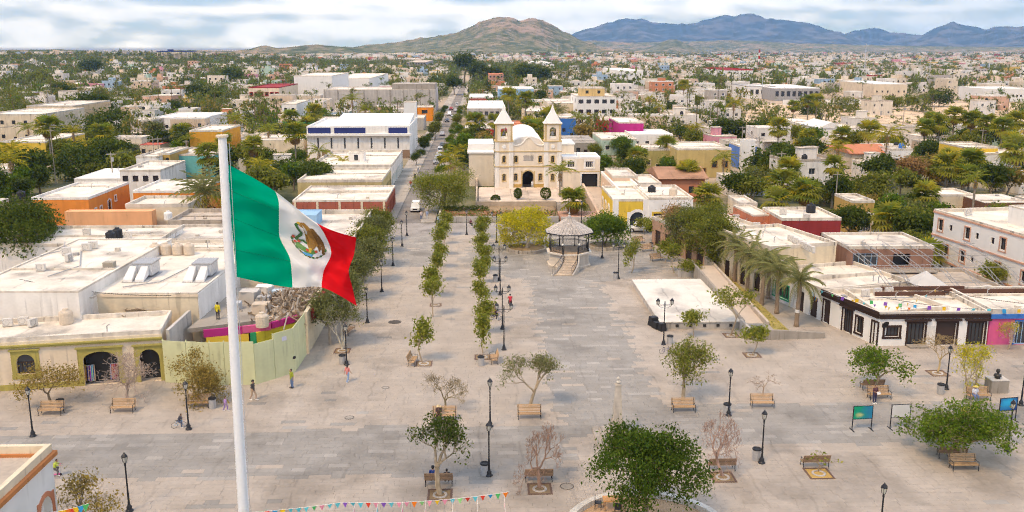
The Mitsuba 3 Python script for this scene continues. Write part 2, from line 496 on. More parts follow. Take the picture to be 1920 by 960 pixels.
part(lw, 'wall', MB().box(26.4, 30.5, 120.5, 121.0, -.05, 1.2, CONC2), 'painted')
part(lw, 'coping', MB().box(26.3, 30.6, 120.4, 121.1, 1.2, 1.32, CONC), 'painted')
bedk = thing('planting_strip', 'narrow bed of yellow ground cover along the palms', 'flower bed')
part(bedk, 'kerb', MB().box(31.5, 33.4, 95.8, 134, -.05, .16, CONC), 'painted')
part(bedk, 'soil', MB().box(31.6, 33.3, 95.9, 133.9, .16, .19, col(.36, .30, .10, .9)), 'painted')

# ------------------------------------------------------------------ the bandstand
ks = thing('bandstand', 'eight-sided bandstand with grey shingle roof, iron railings and curved steps', 'bandstand')
KX, KY, KR = 12.45, 128.6, 3.1
K0 = mat((KX, KY, 0), math.pi / 8)
oct8 = lambda r, a0=math.pi / 8: [(KX + r * math.cos(a0 + i * math.pi / 4), KY + r * math.sin(a0 + i * math.pi / 4)) for i in range(8)]
FZ = 2.15
part(ks, 'plinth', MB().prism(oct8(KR - .2), -.05, FZ - .22, col(.66, .60, .52, .7)), 'painted')
part(ks, 'plinth_foot', MB().prism(oct8(KR + .12), -.05, .3, col(.62, .56, .48, .7)), 'painted')
part(ks, 'rim', MB().prism(oct8(KR + .22), FZ - .22, FZ, col(.72, .66, .57, .6)), 'painted')
part(ks, 'floor', MB().prism(oct8(KR - .1), FZ, FZ + .03, col(.45, .33, .22, .6)), 'painted')
PO = oct8(KR - .25)
for i in range(8):
    a = PO[i]
    mb = MB().lathe([(.11, 0), (.12, .15), (.07, .22), (.06, 2.3), (.1, 2.4), (.13, 2.75)], IRON, 8, (a[0], a[1], FZ))
    part(ks, 'column', mb, 'metal')
SX = -.9                                               # the steps leave the side that faces the plaza, a little left of centre
for i in range(8):
    a, b = np.array(PO[i]), np.array(PO[(i + 1) % 8])
    mid = (a + b) / 2
    if mid[1] < KY - 2.3 and abs(mid[0] - KX) < 1:
        continue
    mb = MB()
    for z in (.12, .98, 1.08):
        mb.tube([(*a, FZ + z), (*b, FZ + z)], .03, IRON, 5)
    for t in np.linspace(.06, .94, 15):
        q = a + (b - a) * t
        mb.tube([(*q, FZ + .1), (*q, FZ + 1.08)], .016, IRON, 4)
    part(ks, 'railing', mb, 'metal')
    fr = MB()
    for t in np.linspace(.06, .94, 9):
        q = a + (b - a) * t
        fr.tube([(*(a + (b - a) * (t - .05)), FZ + 2.5), (*q, FZ + 2.25), (*(a + (b - a) * (t + .05)), FZ + 2.5)], .02, IRON, 4)
    fr.tube([(*a, FZ + 2.5), (*b, FZ + 2.5)], .035, IRON, 5)
    part(ks, 'frieze', fr, 'metal')
EO = oct8(KR + .42)
RZ, RT = FZ + 2.72, FZ + 4.75
SH = [col(.50 * k, .455 * k, .41 * k, .9) for k in (.9, 1., 1.1)]
for i in range(8):
    a, b = np.array(EO[i]), np.array(EO[(i + 1) % 8])
    rf = MB()
    n = 15
    for j in range(n):                                # courses of shingles, each lapping the one below
        t0, t1 = j / n, (j + 1.25) / n
        c = np.array([KX, KY])
        p0, p1 = a + (c - a) * t0, b + (c - b) * t0
        q0, q1 = a + (c - a) * min(t1, 1), b + (c - b) * min(t1, 1)
        z0, z1 = RZ + (RT - RZ) * t0 + .035, RZ + (RT - RZ) * min(t1, 1)
        m = max(2, int(np.linalg.norm(p1 - p0) / .42))
        for k in range(m):
            s0, s1 = k / m + .01, (k + 1) / m - .01
            w = [p0 + (p1 - p0) * s0, p0 + (p1 - p0) * s1, q0 + (q1 - q0) * s1, q0 + (q1 - q0) * s0]
            dz = rng.uniform(0, .02)
            rf.add([[*w[0], z0 + dz], [*w[1], z0 + dz], [*w[2], z1], [*w[3], z1], [*w[0], z0 + dz - .05], [*w[1], z0 + dz - .05]], [[0, 1, 2, 3], [4, 5, 1, 0]], SH[rng.integers(3)])
    part(ks, 'roof_panel', rf, 'painted')
    part(ks, 'gutter', MB().tube([(*a, RZ - .02), (*b, RZ - .02)], .085, IRON, 6), 'metal')
un = MB()
un.add([[KX, KY, RT - .12]] + [[*p, RZ - .05] for p in EO], [[0, (i + 1) % 8 + 1, i + 1] for i in range(8)], col(.16, .13, .11, .4))
part(ks, 'ceiling', un, 'painted')
part(ks, 'finial', MB().lathe([(.3, 0), (.22, .2), (.1, .35), (.16, .55), (.05, .75), (.03, 1.3), (0.0, 1.5)], GREY, 8, (KX, KY, RT - .1)), 'metal')
yk = KY - (KR - .2) * math.cos(math.pi / 8)
NS = 13
for i in range(NS):
    z = FZ - (i + 1) * FZ / (NS + 1)
    y1 = yk - i * .31
    xo = -.018 * i * i * .9
    sp = .84 + .03 * i
    part(ks, 'step', MB().box(KX - sp + xo * .55, KX + sp + xo * .55, y1 - .33, y1, -.05 if i > 8 else z - .35, z, col(.55, .46, .36, .8)), 'painted')
for s in (-1, 1):
    pts = []
    for i in range(NS + 1):
        xo = -.018 * i * i * .5
        pts.append((KX + xo + s * (.92 + .03 * i), yk - i * .31, FZ + 1.02 - i * FZ / (NS + 1)))
    pts = np.array(pts)
    mb = MB().tube(pts, .035, IRON, 5)
    mb.tube(pts - [0, 0, .85], .025, IRON, 5)
    for q in pts:
        mb.tube([q - [0, 0, 1.0], q], .016, IRON, 4)
    part(ks, 'stair_rail', mb, 'metal')
    cw = MB()
    for i in range(NS):
        a, b = pts[i], pts[i + 1]
        cw.add([[a[0], a[1], a[2] - 1.0], [b[0], b[1], b[2] - 1.0], [b[0], b[1], -.05], [a[0], a[1], -.05], [a[0] + s * .2, a[1], a[2] - 1.0], [b[0] + s * .2, b[1], b[2] - 1.0], [b[0] + s * .2, b[1], -.05], [a[0] + s * .2, a[1], -.05]],
               [[0, 1, 5, 4], [4, 5, 6, 7], [1, 0, 3, 2], [0, 3, 7, 4], [1, 2, 6, 5]] if s > 0 else [[4, 5, 1, 0], [7, 6, 5, 4], [2, 3, 0, 1], [4, 7, 3, 0], [5, 6, 2, 1]], col(.66, .60, .52, .6))
    part(ks, 'stair_wall', cw, 'painted')
for s in (-1, 1):
    part(ks, 'globe_lamp', MB().lathe([(0, -.16), (.11, -.11), (.16, 0), (.11, .11), (0, .16)], CLEAN, 10, (KX + s * 1.15, KY - 2.85, FZ + 1.35)), 'gloss', smooth=True)

# ------------------------------------------------------------------ round tree beds
BEDS = [(6.95, 138.6, 3.05, 'large round kerbed tree bed left of the bandstand'), (19.0, 140.0, 2.6, 'round kerbed tree bed behind and right of the bandstand')]
for x, y, r_, lab in BEDS:
    t = thing('tree_bed', lab, 'tree bed', 'round tree beds by the bandstand')
    n = 28
    for i in range(n):
        g0, g1 = 2 * math.pi * i / n + .012, 2 * math.pi * (i + 1) / n - .012
        pts = [(x + q * math.cos(g), y + q * math.sin(g)) for q, g in ((r_ - .32, g0), (r_, g0), (r_, g1), (r_ - .32, g1))]
        part(t, 'kerb_stone', MB().prism(pts, -.05, .48 + rng.uniform(-.012, .012), STONE), 'painted')
    part(t, 'soil', MB().prism([(x + (r_ - .3) * math.cos(g), y + (r_ - .3) * math.sin(g)) for g in np.linspace(0, 2 * math.pi, 33)[:-1]], -.05, .38, EARTH), 'painted')
t = thing('tree_bed', 'large pale walled round bed at the bottom edge under the big tree', 'tree bed')
BX, BY, BR = at(1207, 985)[0], at(1207, 985)[1] - 1.5, 5.3
n = 36
for i in range(n):
    g0, g1 = 2 * math.pi * i / n + .004, 2 * math.pi * (i + 1) / n - .004
    pts = [(BX + q * math.cos(g), BY + q * math.sin(g)) for q, g in ((BR - .45, g0), (BR, g0), (BR, g1), (BR - .45, g1))]
    part(t, 'kerb_stone', MB().prism(pts, -.05, .6, col(.60, .57, .51, .6)), 'painted')
part(t, 'terrace', MB().prism([(BX + (BR - .44) * math.cos(g), BY + (BR - .44) * math.sin(g)) for g in np.linspace(0, 2 * math.pi, 41)[:-1]], -.05, .22, col(.50, .345, .21, .7)), 'painted')

# ------------------------------------------------------------------ the obelisk
ob = thing('obelisk', 'tall pale stone obelisk with small bust on top on stepped plinth', 'monument')
OX, OY = 10.65, 68.6
for i, (hw, z0, z1) in enumerate(((1.75, -.05, .16), (1.25, .16, .32), (.86, .32, .48))):
    part(ob, 'step', MB().box(OX - hw, OX + hw, OY - hw, OY + hw, z0, z1, STONE), 'painted')


def taper(mb, x, y, a, b, z0, z1, c, ay=None, by=None):
    ay, by = ay or a, by or b
    v = [[x - a, y - ay, z0], [x + a, y - ay, z0], [x + a, y + ay, z0], [x - a, y + ay, z0], [x - b, y - by, z1], [x + b, y - by, z1], [x + b, y + by, z1], [x - b, y + by, z1]]
    return mb.add(v, [[0, 3, 2, 1], [4, 5, 6, 7], [0, 1, 5, 4], [1, 2, 6, 5], [2, 3, 7, 6], [3, 0, 4, 7]], c)


part(ob, 'plinth', taper(taper(MB(), OX, OY, .62, .56, .48, 1.0, STONE), OX, OY, .46, .42, 1.0, 1.5, STONE), 'painted')
part(ob, 'shaft', taper(MB(), OX, OY, .36, .20, 1.5, 4.3, col(.50, .455, .39, .9)), 'painted')
part(ob, 'cap', taper(taper(MB(), OX, OY, .27, .27, 4.3, 4.38, STONE), OX, OY, .2, .14, 4.38, 4.5, STONE), 'painted')
part(ob, 'bust', MB().lathe([(.0, 0), (.2, .03), (.17, .12), (.07, .2), (.06, .25), (.11, .32), (.12, .4), (.08, .48), (0, .52)], col(.58, .54, .47, .5), 10, (OX, OY, 4.5)), 'painted', smooth=True)
# ------------------------------------------------------------------ buildings: a kit
def arch(w, h, rise, n=10):
    """Outline of an opening w wide, h high, whose top is an arch of the given rise."""
    t = np.linspace(0, math.pi, n + 1)
    return [(-w / 2, 0), (w / 2, 0)] + [(w / 2 * math.cos(a), h - rise + rise * math.sin(a)) for a in t]


def wall_with_holes(mb, M, L, H, ops, c, back=.28, z0=-.05):
    """A facade of length L, height H in the frame M, cut by openings (x centre, sill, width, height, arched) whose reveals go back."""
    P = Polygon([(0, z0), (L, z0), (L, H), (0, H)])
    for o in ops:
        out = [(o[0] + x, o[1] + z) for x, z in (arch(o[2], o[3], min(o[2] / 2, o[3] * .5) * (o[4] if o[4] else 0) , 10) if o[4] else [(-o[2] / 2, 0), (o[2] / 2, 0), (o[2] / 2, o[3]), (-o[2] / 2, o[3])])]
        P = P.difference(Polygon(out))
        q = np.array(out)
        n = len(q)
        v = np.vstack([np.c_[q[:, 0], np.zeros(n), q[:, 1]], np.c_[q[:, 0], np.full(n, back), q[:, 1]]])
        i = np.arange(n)
        mb.add(tr(M, v), np.stack([i, i + n, (i + 1) % n + n, (i + 1) % n], 1), c)
    for g in getattr(P, 'geoms', [P]):
        v, f = tri2d(g)
        mb.add(tr(M, np.c_[v[:, 0], np.zeros(len(v)), v[:, 1]]), f, c)


def opening(parent, M, o, trim=None, tw=.14, frame_c=None, back=.26):
    """What stands in an opening: (x, sill, w, h, arched, kind). kind: w window, d door, g glazed door, s shutter, o open and dark."""
    x, z, w, h, ar, kind = o[:6]
    name = {'w': 'window', 'd': 'door', 'g': 'door', 's': 'shutter', 'o': 'doorway'}[kind]
    fc = o[6] if len(o) > 6 and o[6] is not None else (frame_c or BROWN)
    out = arch(w, h, min(w / 2, h * .5) * ar) if ar else [(-w / 2, 0), (w / 2, 0), (w / 2, h), (-w / 2, h)]
    q = np.array(out)

    def sheet(y, c, s=1.0):
        v, f = tri2d(Polygon(q))
        return MB().add(tr(M, np.c_[x + v[:, 0] * s, np.full(len(v), y), z + v[:, 1]]), f, c)

    key = numbered(f'{parent}__{name}')
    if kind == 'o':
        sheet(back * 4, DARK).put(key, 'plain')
    else:
        fr = MB()
        t = min(.09, w * .1)
        a, b = x - w / 2 + .004, x + w / 2 - .004
        hh = h - (min(w / 2, h * .5) * ar if ar else 0)
        fr.box(a, a + t, back - .09, back - .01, z, z + hh, fc, M)
        fr.box(b - t, b, back - .09, back - .01, z, z + hh, fc, M)
        fr.box(a + t, b - t, back - .09, back - .01, z, z + t, fc, M)
        fr.box(a + t, b - t, back - .09, back - .01, z + hh - t, z + hh, fc, M)
        if kind in 'wg':
            for s in ((.5,) if w < 1.5 else (.25, .5, .75)):
                fr.box(a + (b - a) * s - t * .3, a + (b - a) * s + t * .3, back - .08, back - .02, z + t, z + hh - t, fc, M)
        if kind == 'd' or kind == 's':
            fr.box(a + t, b - t, back - .06, back - .012, z + t, z + hh - t, fc, M)
        fr.put(key, 'plain')
        sheet(back, (DARK[0], .2)).put(numbered(key + '__pane'), 'window_glass')
    if trim is not None:
        tb = MB()
        e = .05
        tb.box(x - w / 2 - tw, x - w / 2 - .002, -e, .03, z, z + h + (.0 if ar else tw), trim, M)
        tb.box(x + w / 2 + .002, x + w / 2 + tw, -e, .03, z, z + h + (.0 if ar else tw), trim, M)
        if not ar:
            tb.box(x - w / 2 - .002, x + w / 2 + .002, -e, .03, z + h + .002, z + h + tw, trim, M)
        if kind == 'w':
            tb.box(x - w / 2 - tw - .04, x + w / 2 + tw + .04, -e - .05, .03, z - tw, z - .002, trim, M)
        if ar:
            aa = np.array(arch(w, h, min(w / 2, h * .5) * ar)[2:])
            c0 = np.array([0, h - min(w / 2, h * .5) * ar])
            bb = c0 + (aa - c0) * (1 + tw / max(w / 2, .1))
            n = len(aa)
            v = np.vstack([np.c_[x + aa[:, 0], np.full(n, -e), z + aa[:, 1]], np.c_[x + bb[:, 0], np.full(n, -e), z + bb[:, 1]], np.c_[x + bb[:, 0], np.full(n, .03), z + bb[:, 1]], np.c_[x + aa[:, 0], np.full(n, .03), z + aa[:, 1]]])
            i = np.arange(n - 1)
            f = np.vstack([np.stack([i + s * n, i + 1 + s * n, i + 1 + (s + 1) % 4 * n, i + (s + 1) % 4 * n], 1) for s in range(4)])
            tb.add(tr(M, v), f[:, ::-1], trim)
        part(parent, 'surround', tb, 'painted')


FOOT = []
SIDES = ('front', 'right', 'back', 'left')


def building(label, A, B, depth, h, wall=WHITE, roof=ROOF, ops=None, parapet=.35, trim=None, cornice=None, plinth=None, z0=0., name='house', cat='house', group=None, frame_c=None, tw=.14, lean=None, walls=None):
    """A flat-roofed block whose front runs from A to B (ground points), going back by depth. ops: {'front': [...], 'left': [...], 'right': [...]}.
    Left and right are as seen from outside the front."""
    A, B = np.asarray(A, float)[:2], np.asarray(B, float)[:2]
    key = thing(name, label, cat, group)
    M, L = frame((*A, z0), (*B, z0))
    FOOT.append(tr(M, [[0, -9 if A[1] < 430 else -2, 0], [L, -9 if A[1] < 430 else -2, 0], [L, depth, 0], [0, depth, 0]])[:, :2])
    ops = ops or {}
    walls = walls or {}
    H = h + parapet
    W = MB()
    fr = {'front': (M, L), 'right': (M @ mat((L, 0, 0), math.pi / 2), depth), 'back': (M @ mat((L, depth, 0), math.pi), L), 'left': (M @ mat((0, depth, 0), -math.pi / 2), depth)}
    for s in SIDES:
        wall_with_holes(W, fr[s][0], fr[s][1], H, ops.get(s, []), walls.get(s, wall), z0=-z0 - .06)
    part(key, 'wall', W, 'painted')
    R = MB()
    R.box(.2, L - .2, .2, depth - .2, h - .2, h, roof, M)
    part(key, 'roof', R, 'painted')
    if parapet > 0:
        pp = MB()
        e = .035
        for b in ((-e, L + e, -e, .2), (-e, L + e, depth - .2, depth + e), (-e, .2, .203, depth - .203), (L - .2, L + e, .203, depth - .203)):
            pp.box(*b, h - .06, H + .03, roof if cornice is None else cornice, M)
        part(key, 'parapet', pp, 'painted')
    if 2.5 < h < 11 and depth > 5 and L > 5:
        rr_ = np.random.default_rng(int(abs(A[0] * 31 + A[1] * 17) * 10) % 100000)
        for _ in range(rr_.integers(2, 5)):
            x, y = rr_.uniform(.15, .85) * L, rr_.uniform(.12, .8) * depth
            u = rr_.random()
            if u < .4:
                part(key, 'roof_vent', MB().box(x - .25, x + .25, y - .25, y + .25, h + .002, h + rr_.uniform(.2, .5), roof if u < .2 else GREY, M), 'painted')
            elif u < .75:
                part(key, 'roof_pipe', MB().tube(tr(M, [[x, y, h], [x, y, h + .7], [x + .25, y, h + .85]]), .06, GREY, 5), 'plain')
            else:
                part(key, 'roof_kerb', MB().box(.21, L - .21, y - .07, y + .07, h + .002, h + .22, roof, M), 'painted')
    if plinth is not None:
        gaps = sorted((o[0] - o[2] / 2, o[0] + o[2] / 2) for o in ops.get('front', []) if o[1] < .4)
        x = 0
        for a, b in gaps + [(L, L)]:
            if a - x > .1:
                part(key, 'plinth', MB().box(x, a, -.04, .02, 0, .55, plinth, M), 'painted')
            x = b
    for s, lst in ops.items():
        for o in lst:
            opening(key, fr[s][0], o, trim, tw, frame_c)
    return key, M, L, fr


def roof_block(label, xl, xr, yf, yb, h, **kw):
    """A block known by its roof: front edge from column xl to xr at row yf, rear edge at row yb, all at the height h."""
    z0 = kw.get('z0', 0)
    p, q, b = at(xl, yf, h + z0), at(xr, yf, h + z0), at((xl + xr) / 2, yb, h + z0)
    y = (p[1] + q[1]) / 2
    return building(label, (p[0], y), (q[0], y), b[1] - y, h, **kw)


def even(L, n, w, sill, h, ar=0, kind='w', c=None):
    return [((i + .5) * L / n, sill, w, h, ar, kind, c) for i in range(n)]


def gable_roof(key, M, L, D, h, rise, c, over=.3, axis='x', name='roof'):
    """A pitched roof with ridge along x or y."""
    mb = MB()
    a, b, u, w = -over, L + over, -over, D + over
    t = .12
    if axis == 'x':
        v = [[a, u, h], [b, u, h], [b, D / 2, h + rise], [a, D / 2, h + rise], [a, w, h], [b, w, h]]
        f = [[0, 1, 2], [0, 2, 3], [3, 2, 5], [3, 5, 4], [0, 3, 4], [1, 5, 2]]
    else:
        v = [[a, u, h], [L / 2, u, h + rise], [L / 2, w, h + rise], [a, w, h], [b, u, h], [b, w, h]]
        f = [[0, 1, 2], [0, 2, 3], [1, 4, 5], [1, 5, 2], [0, 4, 1], [3, 2, 5]]
    v = np.array(v, float)
    mb.add(tr(M, v), f, c)
    n = len(v)
    mb.add(tr(M, v - [0, 0, t]), np.array(f)[:, ::-1], c)
    part(key, name, mb, 'painted')


# ------------------------------------------------------------------ things on roofs
REG = []


def later(key, desc, P, group):
    """The label is made at the end: what the thing is, and where it lies from the nearest landmark."""
    REG.append((key, desc, np.asarray(P, float), group))
    return key


def tank(x, y, z, r=.62, h=1.35, c=BLACK, desc='black ribbed water tank'):
    key = tag(numbered('water_tank'), None, 'water tank')
    mb = MB()
    prof = [(0, 0), (r, 0), (r, .1)]
    for i in range(6):
        a = .1 + (h * .72) * i / 6
        b = .1 + (h * .72) * (i + 1) / 6
        prof += [(r, a + .02), (r * 1.03, (a + b) / 2), (r, b - .02)]
    prof += [(r * .92, h * .84), (r * .45, h * .96), (r * .42, h)]
    mb.lathe(prof, c, 14, (x, y, z))
    part(key, 'body', mb, 'plain')
    part(key, 'lid', MB().lathe([(r * .42, 0), (r * .42, .07), (0, .1)], c, 10, (x, y, z + h)), 'plain')
    return later(key, desc, (x, y, z + h / 2), 'water tanks on the roofs')


ACW = col(.62, .58, .52, .4)


def ac(x, y, z, rz=0., s=1., desc='air conditioner'):
    key = tag(numbered('air_conditioner'), None, 'air conditioner')
    M = mat((x, y, z), rz, s)
    part(key, 'case', MB().box(-.45, .45, -.18, .18, .08, .78, ACW, M), 'plain')
    part(key, 'foot', MB().box(-.42, -.34, -.16, .16, 0, .078, GREY, M).box(.34, .42, -.16, .16, 0, .078, GREY, M), 'plain')
    fan = MB().lathe([(0, -.02), (.27, -.02), (.29, 0), (.29, .03)], (DARK[0], .2), 12)
    v = fan.v[0]
    fan.v[0] = tr(M, np.c_[v[:, 0] - .08, -.185 - v[:, 2] * .4, v[:, 1] + .44])
    fan.f[0] = fan.f[0]
    part(key, 'fan', fan, 'plain')
    return later(key, desc, (x, y, z + .4), 'air conditioning units on the roofs')


# ------------------------------------------------------------------ the church
AZ = 1.6
ch = thing('church', 'twin-towered beige and white church with pyramid spires and arched door', 'church')
cy = at(990, 351.5, AZ)[1]
S = 13.65 / 122.0
CX0 = at(928.6, 351.5, AZ)[0]
CM = mat((CX0, cy, AZ), 0)
fx = lambda px: (px - 928.6) * S
WID = fx(1050.8)
CW = col(.80, .76, .69, .35)
CB = col(.77, .67, .53, .35)
CO = col(.58, .44, .22, .4)
nave_d = 34.
body = MB()
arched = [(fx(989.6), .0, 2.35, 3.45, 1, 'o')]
nich = [(fx(966.7), 1.35, .75, 1.55, 1), (fx(1012.6), 1.35, .75, 1.55, 1)]
upw = [(fx(967.1), 5.15, .75, 1.45, 1), (fx(1012.3), 5.15, .75, 1.45, 1)]
# the front between the towers, with its curved gable
xa, xb = fx(961.4), fx(1019.8)
wall_with_holes(body, CM @ mat((xa, .1, 0)), xb - xa, 8.6, [(o[0] - xa, *o[1:5]) for o in arched + nich + upw], CB, back=.4)
gx = np.linspace(0, 1, 41)
gz = np.interp(gx, [0, .08, .17, .25, .33, .40, .46, .5, .54, .60, .67, .75, .83, .92, 1], [8.9, 8.75, 8.8, 9.0, 9.4, 10.0, 10.35, 10.5, 10.35, 10.0, 9.4, 9.0, 8.8, 8.75, 8.9])
out = [(xa, 8.6)] + [(xb, 8.6)] + [(xa + (xb - xa) * t, z) for t, z in zip(gx[::-1], gz[::-1])]
v, f = tri2d(Polygon(out))
body.add(tr(CM, np.c_[v[:, 0], np.full(len(v), .1), v[:, 1]]), f, CB)
part(ch, 'front_wall', body, 'painted')
cop = MB()
p = np.c_[xa + (xb - xa) * gx, gz]
for i in range(40):
    (x0, z0), (x1, z1) = p[i], p[i + 1]
    cop.add(tr(CM, [[x0, -.06, z0 - .12], [x1, -.06, z1 - .12], [x1, -.06, z1 + .06], [x0, -.06, z0 + .06], [x0, .6, z0 - .12], [x1, .6, z1 - .12], [x1, .6, z1 + .06], [x0, .6, z0 + .06]]), [[0, 1, 2, 3], [3, 2, 6, 7], [7, 6, 5, 4], [1, 0, 4, 5]], CO if i % 1 else CW)
part(ch, 'gable_coping', cop, 'painted')
for o in nich + upw:
    opening(ch, CM @ mat((0, .1, 0)), (*o, 'w'), CO, .13, OCHRE, back=.38)
opening(ch, CM @ mat((0, .1, 0)), arched[0], CO, .28, BROWN, back=1.2)
nv = MB()
nv.box(xa - .5, xb + .5, 6, nave_d, -1.7, 8.3, CB, CM).box(xa - .5, xb + .5, .7, 5.998, 4.2, 8.3, CB, CM).box(xa - .5, xa + 1.2, .7, 5.998, -1.7, 4.198, CB, CM).box(xb - 1.2, xb + .5, .7, 5.998, -1.7, 4.198, CB, CM)
part(ch, 'nave_wall', nv, 'painted')
vt = MB()
tt = np.linspace(0, math.pi, 15)
prof = [((xa + xb) / 2 + (xb - xa) / 2 * 1.02 * math.cos(t), 8.3 + 2.1 * math.sin(t)) for t in tt]
n = len(prof)
v = np.array([[x, y, z] for y in (2.6, nave_d) for x, z in prof])
i = np.arange(n - 1)
vt.add(tr(CM, v), np.stack([i, i + n, i + n + 1, i + 1], 1)[:, ::-1][:, ::-1], CLEAN)
vt.add(tr(CM, v[:n]), [[0, k, k + 1] for k in range(1, n - 1)], CLEAN)
part(ch, 'vault', vt, 'painted')


def tower(x0, x1):
    w = x1 - x0
    d = w
    xm = (x0 + x1) / 2
    t = MB()
    M = CM @ mat((x0, -.15, 0))
    wins = [(w / 2, 1.35, .7, 1.5, 1), (w / 2, 5.15, .7, 1.45, 1)]
    wall_with_holes(t, M, w, 9.6, wins, CB, back=.35)
    t.box(0, w, .42, d, -.05, 9.6, CB, M)
    part(ch, 'tower', t, 'painted')
    for o in wins:
        opening(ch, M, (*o, 'w'), CO, .13, OCHRE, back=.33)
    pl = MB()
    pw = .78
    for a in (0, w - pw):
        for z0, z1 in ((.0, 4.3), (4.5, 7.42), (7.62, 9.5)):
            pl.box(a - .06, a + pw + .06, -.12, .02, z0, z1, CW, M)
        pl.box(-.1 if a == 0 else w, 0 if a == 0 else w + .1, .0, d * .4, 0, 9.5, CW, M)
    part(ch, 'pilaster', pl, 'painted')
    cn = MB()
    for z in (4.3, 7.42, 9.5):
        cn.box(-.16, w + .16, -.22, d + .1, z, z + .2, CO, M)
    part(ch, 'string_course', cn, 'painted')
    ck = MB().lathe([(.42, -.05), (.42, .1), (.0, .1)], CLEAN, 16)
    vv = ck.v[0]
    ck.v[0] = tr(M, np.c_[vv[:, 0] + w / 2, -vv[:, 2], vv[:, 1] + 8.55])
    ck.f[0] = ck.f[0][:, ::-1]
    part(ch, 'roundel', ck, 'painted')
    bf = MB()
    B0 = M @ mat((.1, .1, 9.7))
    bw = w - .2
    op = [(bw / 2, .45, 1.35, 2.35, 1)]
    for k in range(4):
        F = B0 @ mat((bw / 2, bw / 2, 0), k * math.pi / 2) @ mat((-bw / 2, -bw / 2, 0))
        wall_with_holes(bf, F, bw, 3.3, op, CB, back=.45)
        for a in (-.04, bw - .36):
            part(ch, 'belfry_pilaster', MB().box(a, a + .4, -.05, .04, 0, 3.3, CO, F), 'painted')
    part(ch, 'belfry', bf, 'painted')
    fl = MB().box(.05, bw - .05, .05, bw - .05, -.05, .02, CO, B0)
    part(ch, 'belfry_floor', fl, 'painted')
    part(ch, 'bell', MB().lathe([(.02, 1.75), (.14, 1.72), (.2, 1.5), (.26, 1.15), (.42, .85), (.44, .8), (.0, .86)], GREY if x0 < 3 else col(.6, .6, .58, .3), 12, tr(CM, [(xm, d / 2 - .15, 9.9)])[0]), 'metal', smooth=True)
    pp = MB().box(.4, bw - .4, .35, .45, .45, .95, CLEAN, B0)
    part(ch, 'belfry_rail', pp, 'painted')
    ct = MB().box(-.2, bw + .2, -.2, bw + .2, 3.3, 3.5, CO, B0).box(-.32, bw + .32, -.32, bw + .32, 3.5, 3.62, CW, B0)
    part(ch, 'cornice', ct, 'painted')
    sp = MB()
    c = bw / 2
    sp.add(tr(B0, [[-.12, -.12, 3.62], [bw + .12, -.12, 3.62], [bw + .12, bw + .12, 3.62], [-.12, bw + .12, 3.62], [c - .45, c - .45, 6.0], [c + .45, c - .45, 6.0], [c + .45, c + .45, 6.0], [c - .45, c + .45, 6.0], [c, c, 7.4]]),
           [[0, 1, 5], [0, 5, 4], [1, 2, 6], [1, 6, 5], [2, 3, 7], [2, 7, 6], [3, 0, 4], [3, 4, 7], [4, 5, 8], [5, 6, 8], [6, 7, 8], [7, 4, 8]], CLEAN)
    part(ch, 'spire', sp, 'painted')


tower(0, fx(961.4))
tower(fx(1019.8), WID)
mid = MB()
for z in (4.3, 7.42):
    mid.box(xa + .17, xb - .17, -.04, .2, z, z + .18, CO, CM)
part(ch, 'string_course', mid, 'painted')
part(ch, 'plaque', MB().box(fx(981), fx(999.5), .02, .2, 5.55, 6.7, col(.42, .38, .33, .6), CM), 'painted')
part(ch, 'base_course', MB().box(xa + .1, fx(978.8), -.03, .2, 0, .7, OCHRE, CM), 'painted')
part(ch, 'base_course', MB().box(fx(1000.5), xb - .1, -.03, .2, 0, .7, OCHRE, CM), 'painted')
y2 = 14.
an = MB().box(fx(898) - 2.2, -.1, y2, y2 + 16, -1.7, 5.6, CB, CM)
part(ch, 'side_chapel', an, 'painted')
part(ch, 'side_roof', MB().box(fx(898) - 2.5, -.05, y2 - .3, y2 + 16.3, 5.6, 5.9, CLEAN, CM).box(fx(898) - 2.4, 0, y2 + 4, y2 + 16, 5.9, 7.3, CLEAN, CM), 'painted')
# small dome block behind the right tower
part(ch, 'transept', MB().box(WID - .5, WID + 3.6, 9, 19, -1.7, 8.0, CB, CM).box(WID - .6, WID + 3.8, 8.8, 19.2, 8.0, 8.25, CLEAN, CM), 'painted')

# the parish wing with its passage, and the long side building by the footway
wx0, wx1 = fx(1054), fx(1124)
Lw = wx1 - wx0
wingops = [(fx(1070) - wx0, 4.1, 1.5, 1.3, 0, 'w'), (fx(1104) - wx0, 4.1, 1.6, 1.3, 0, 'w'), (fx(1105) - wx0, 0, 3.3, 2.75, 0, 'o')]
wing, *_ = building('two-storey beige wing with white roof and passage right of church', tr(CM, [(wx0, .3, 0)])[0], tr(CM, [(wx1, .3, 0)])[0], 9, 6.0, CB, CLEAN, {'front': wingops}, .3, CW, CLEAN, z0=AZ, name='parish_wing', cat='building', tw=.35, frame_c=WHITE)
part(wing, 'string_course', MB().box(wx0, wx1, .2, .34, 3.15, 3.33, CO, CM), 'painted')
x1 = at(1126, 353, AZ)[0]
ya = cy - .2
ln = building('long cream side building along the footway right of the church', (x1 + .2, 166.5), (x1 + 4.6, 166.5), 26, 4.0, BEIGE, ROOF, {'left': [(4 + 4.4 * i, .2, 1.2, 2.3, 0, 'd', WHITE) for i in range(5)], 'front': []}, .5, CW, CLEAN, z0=.5, name='side_building', cat='building')

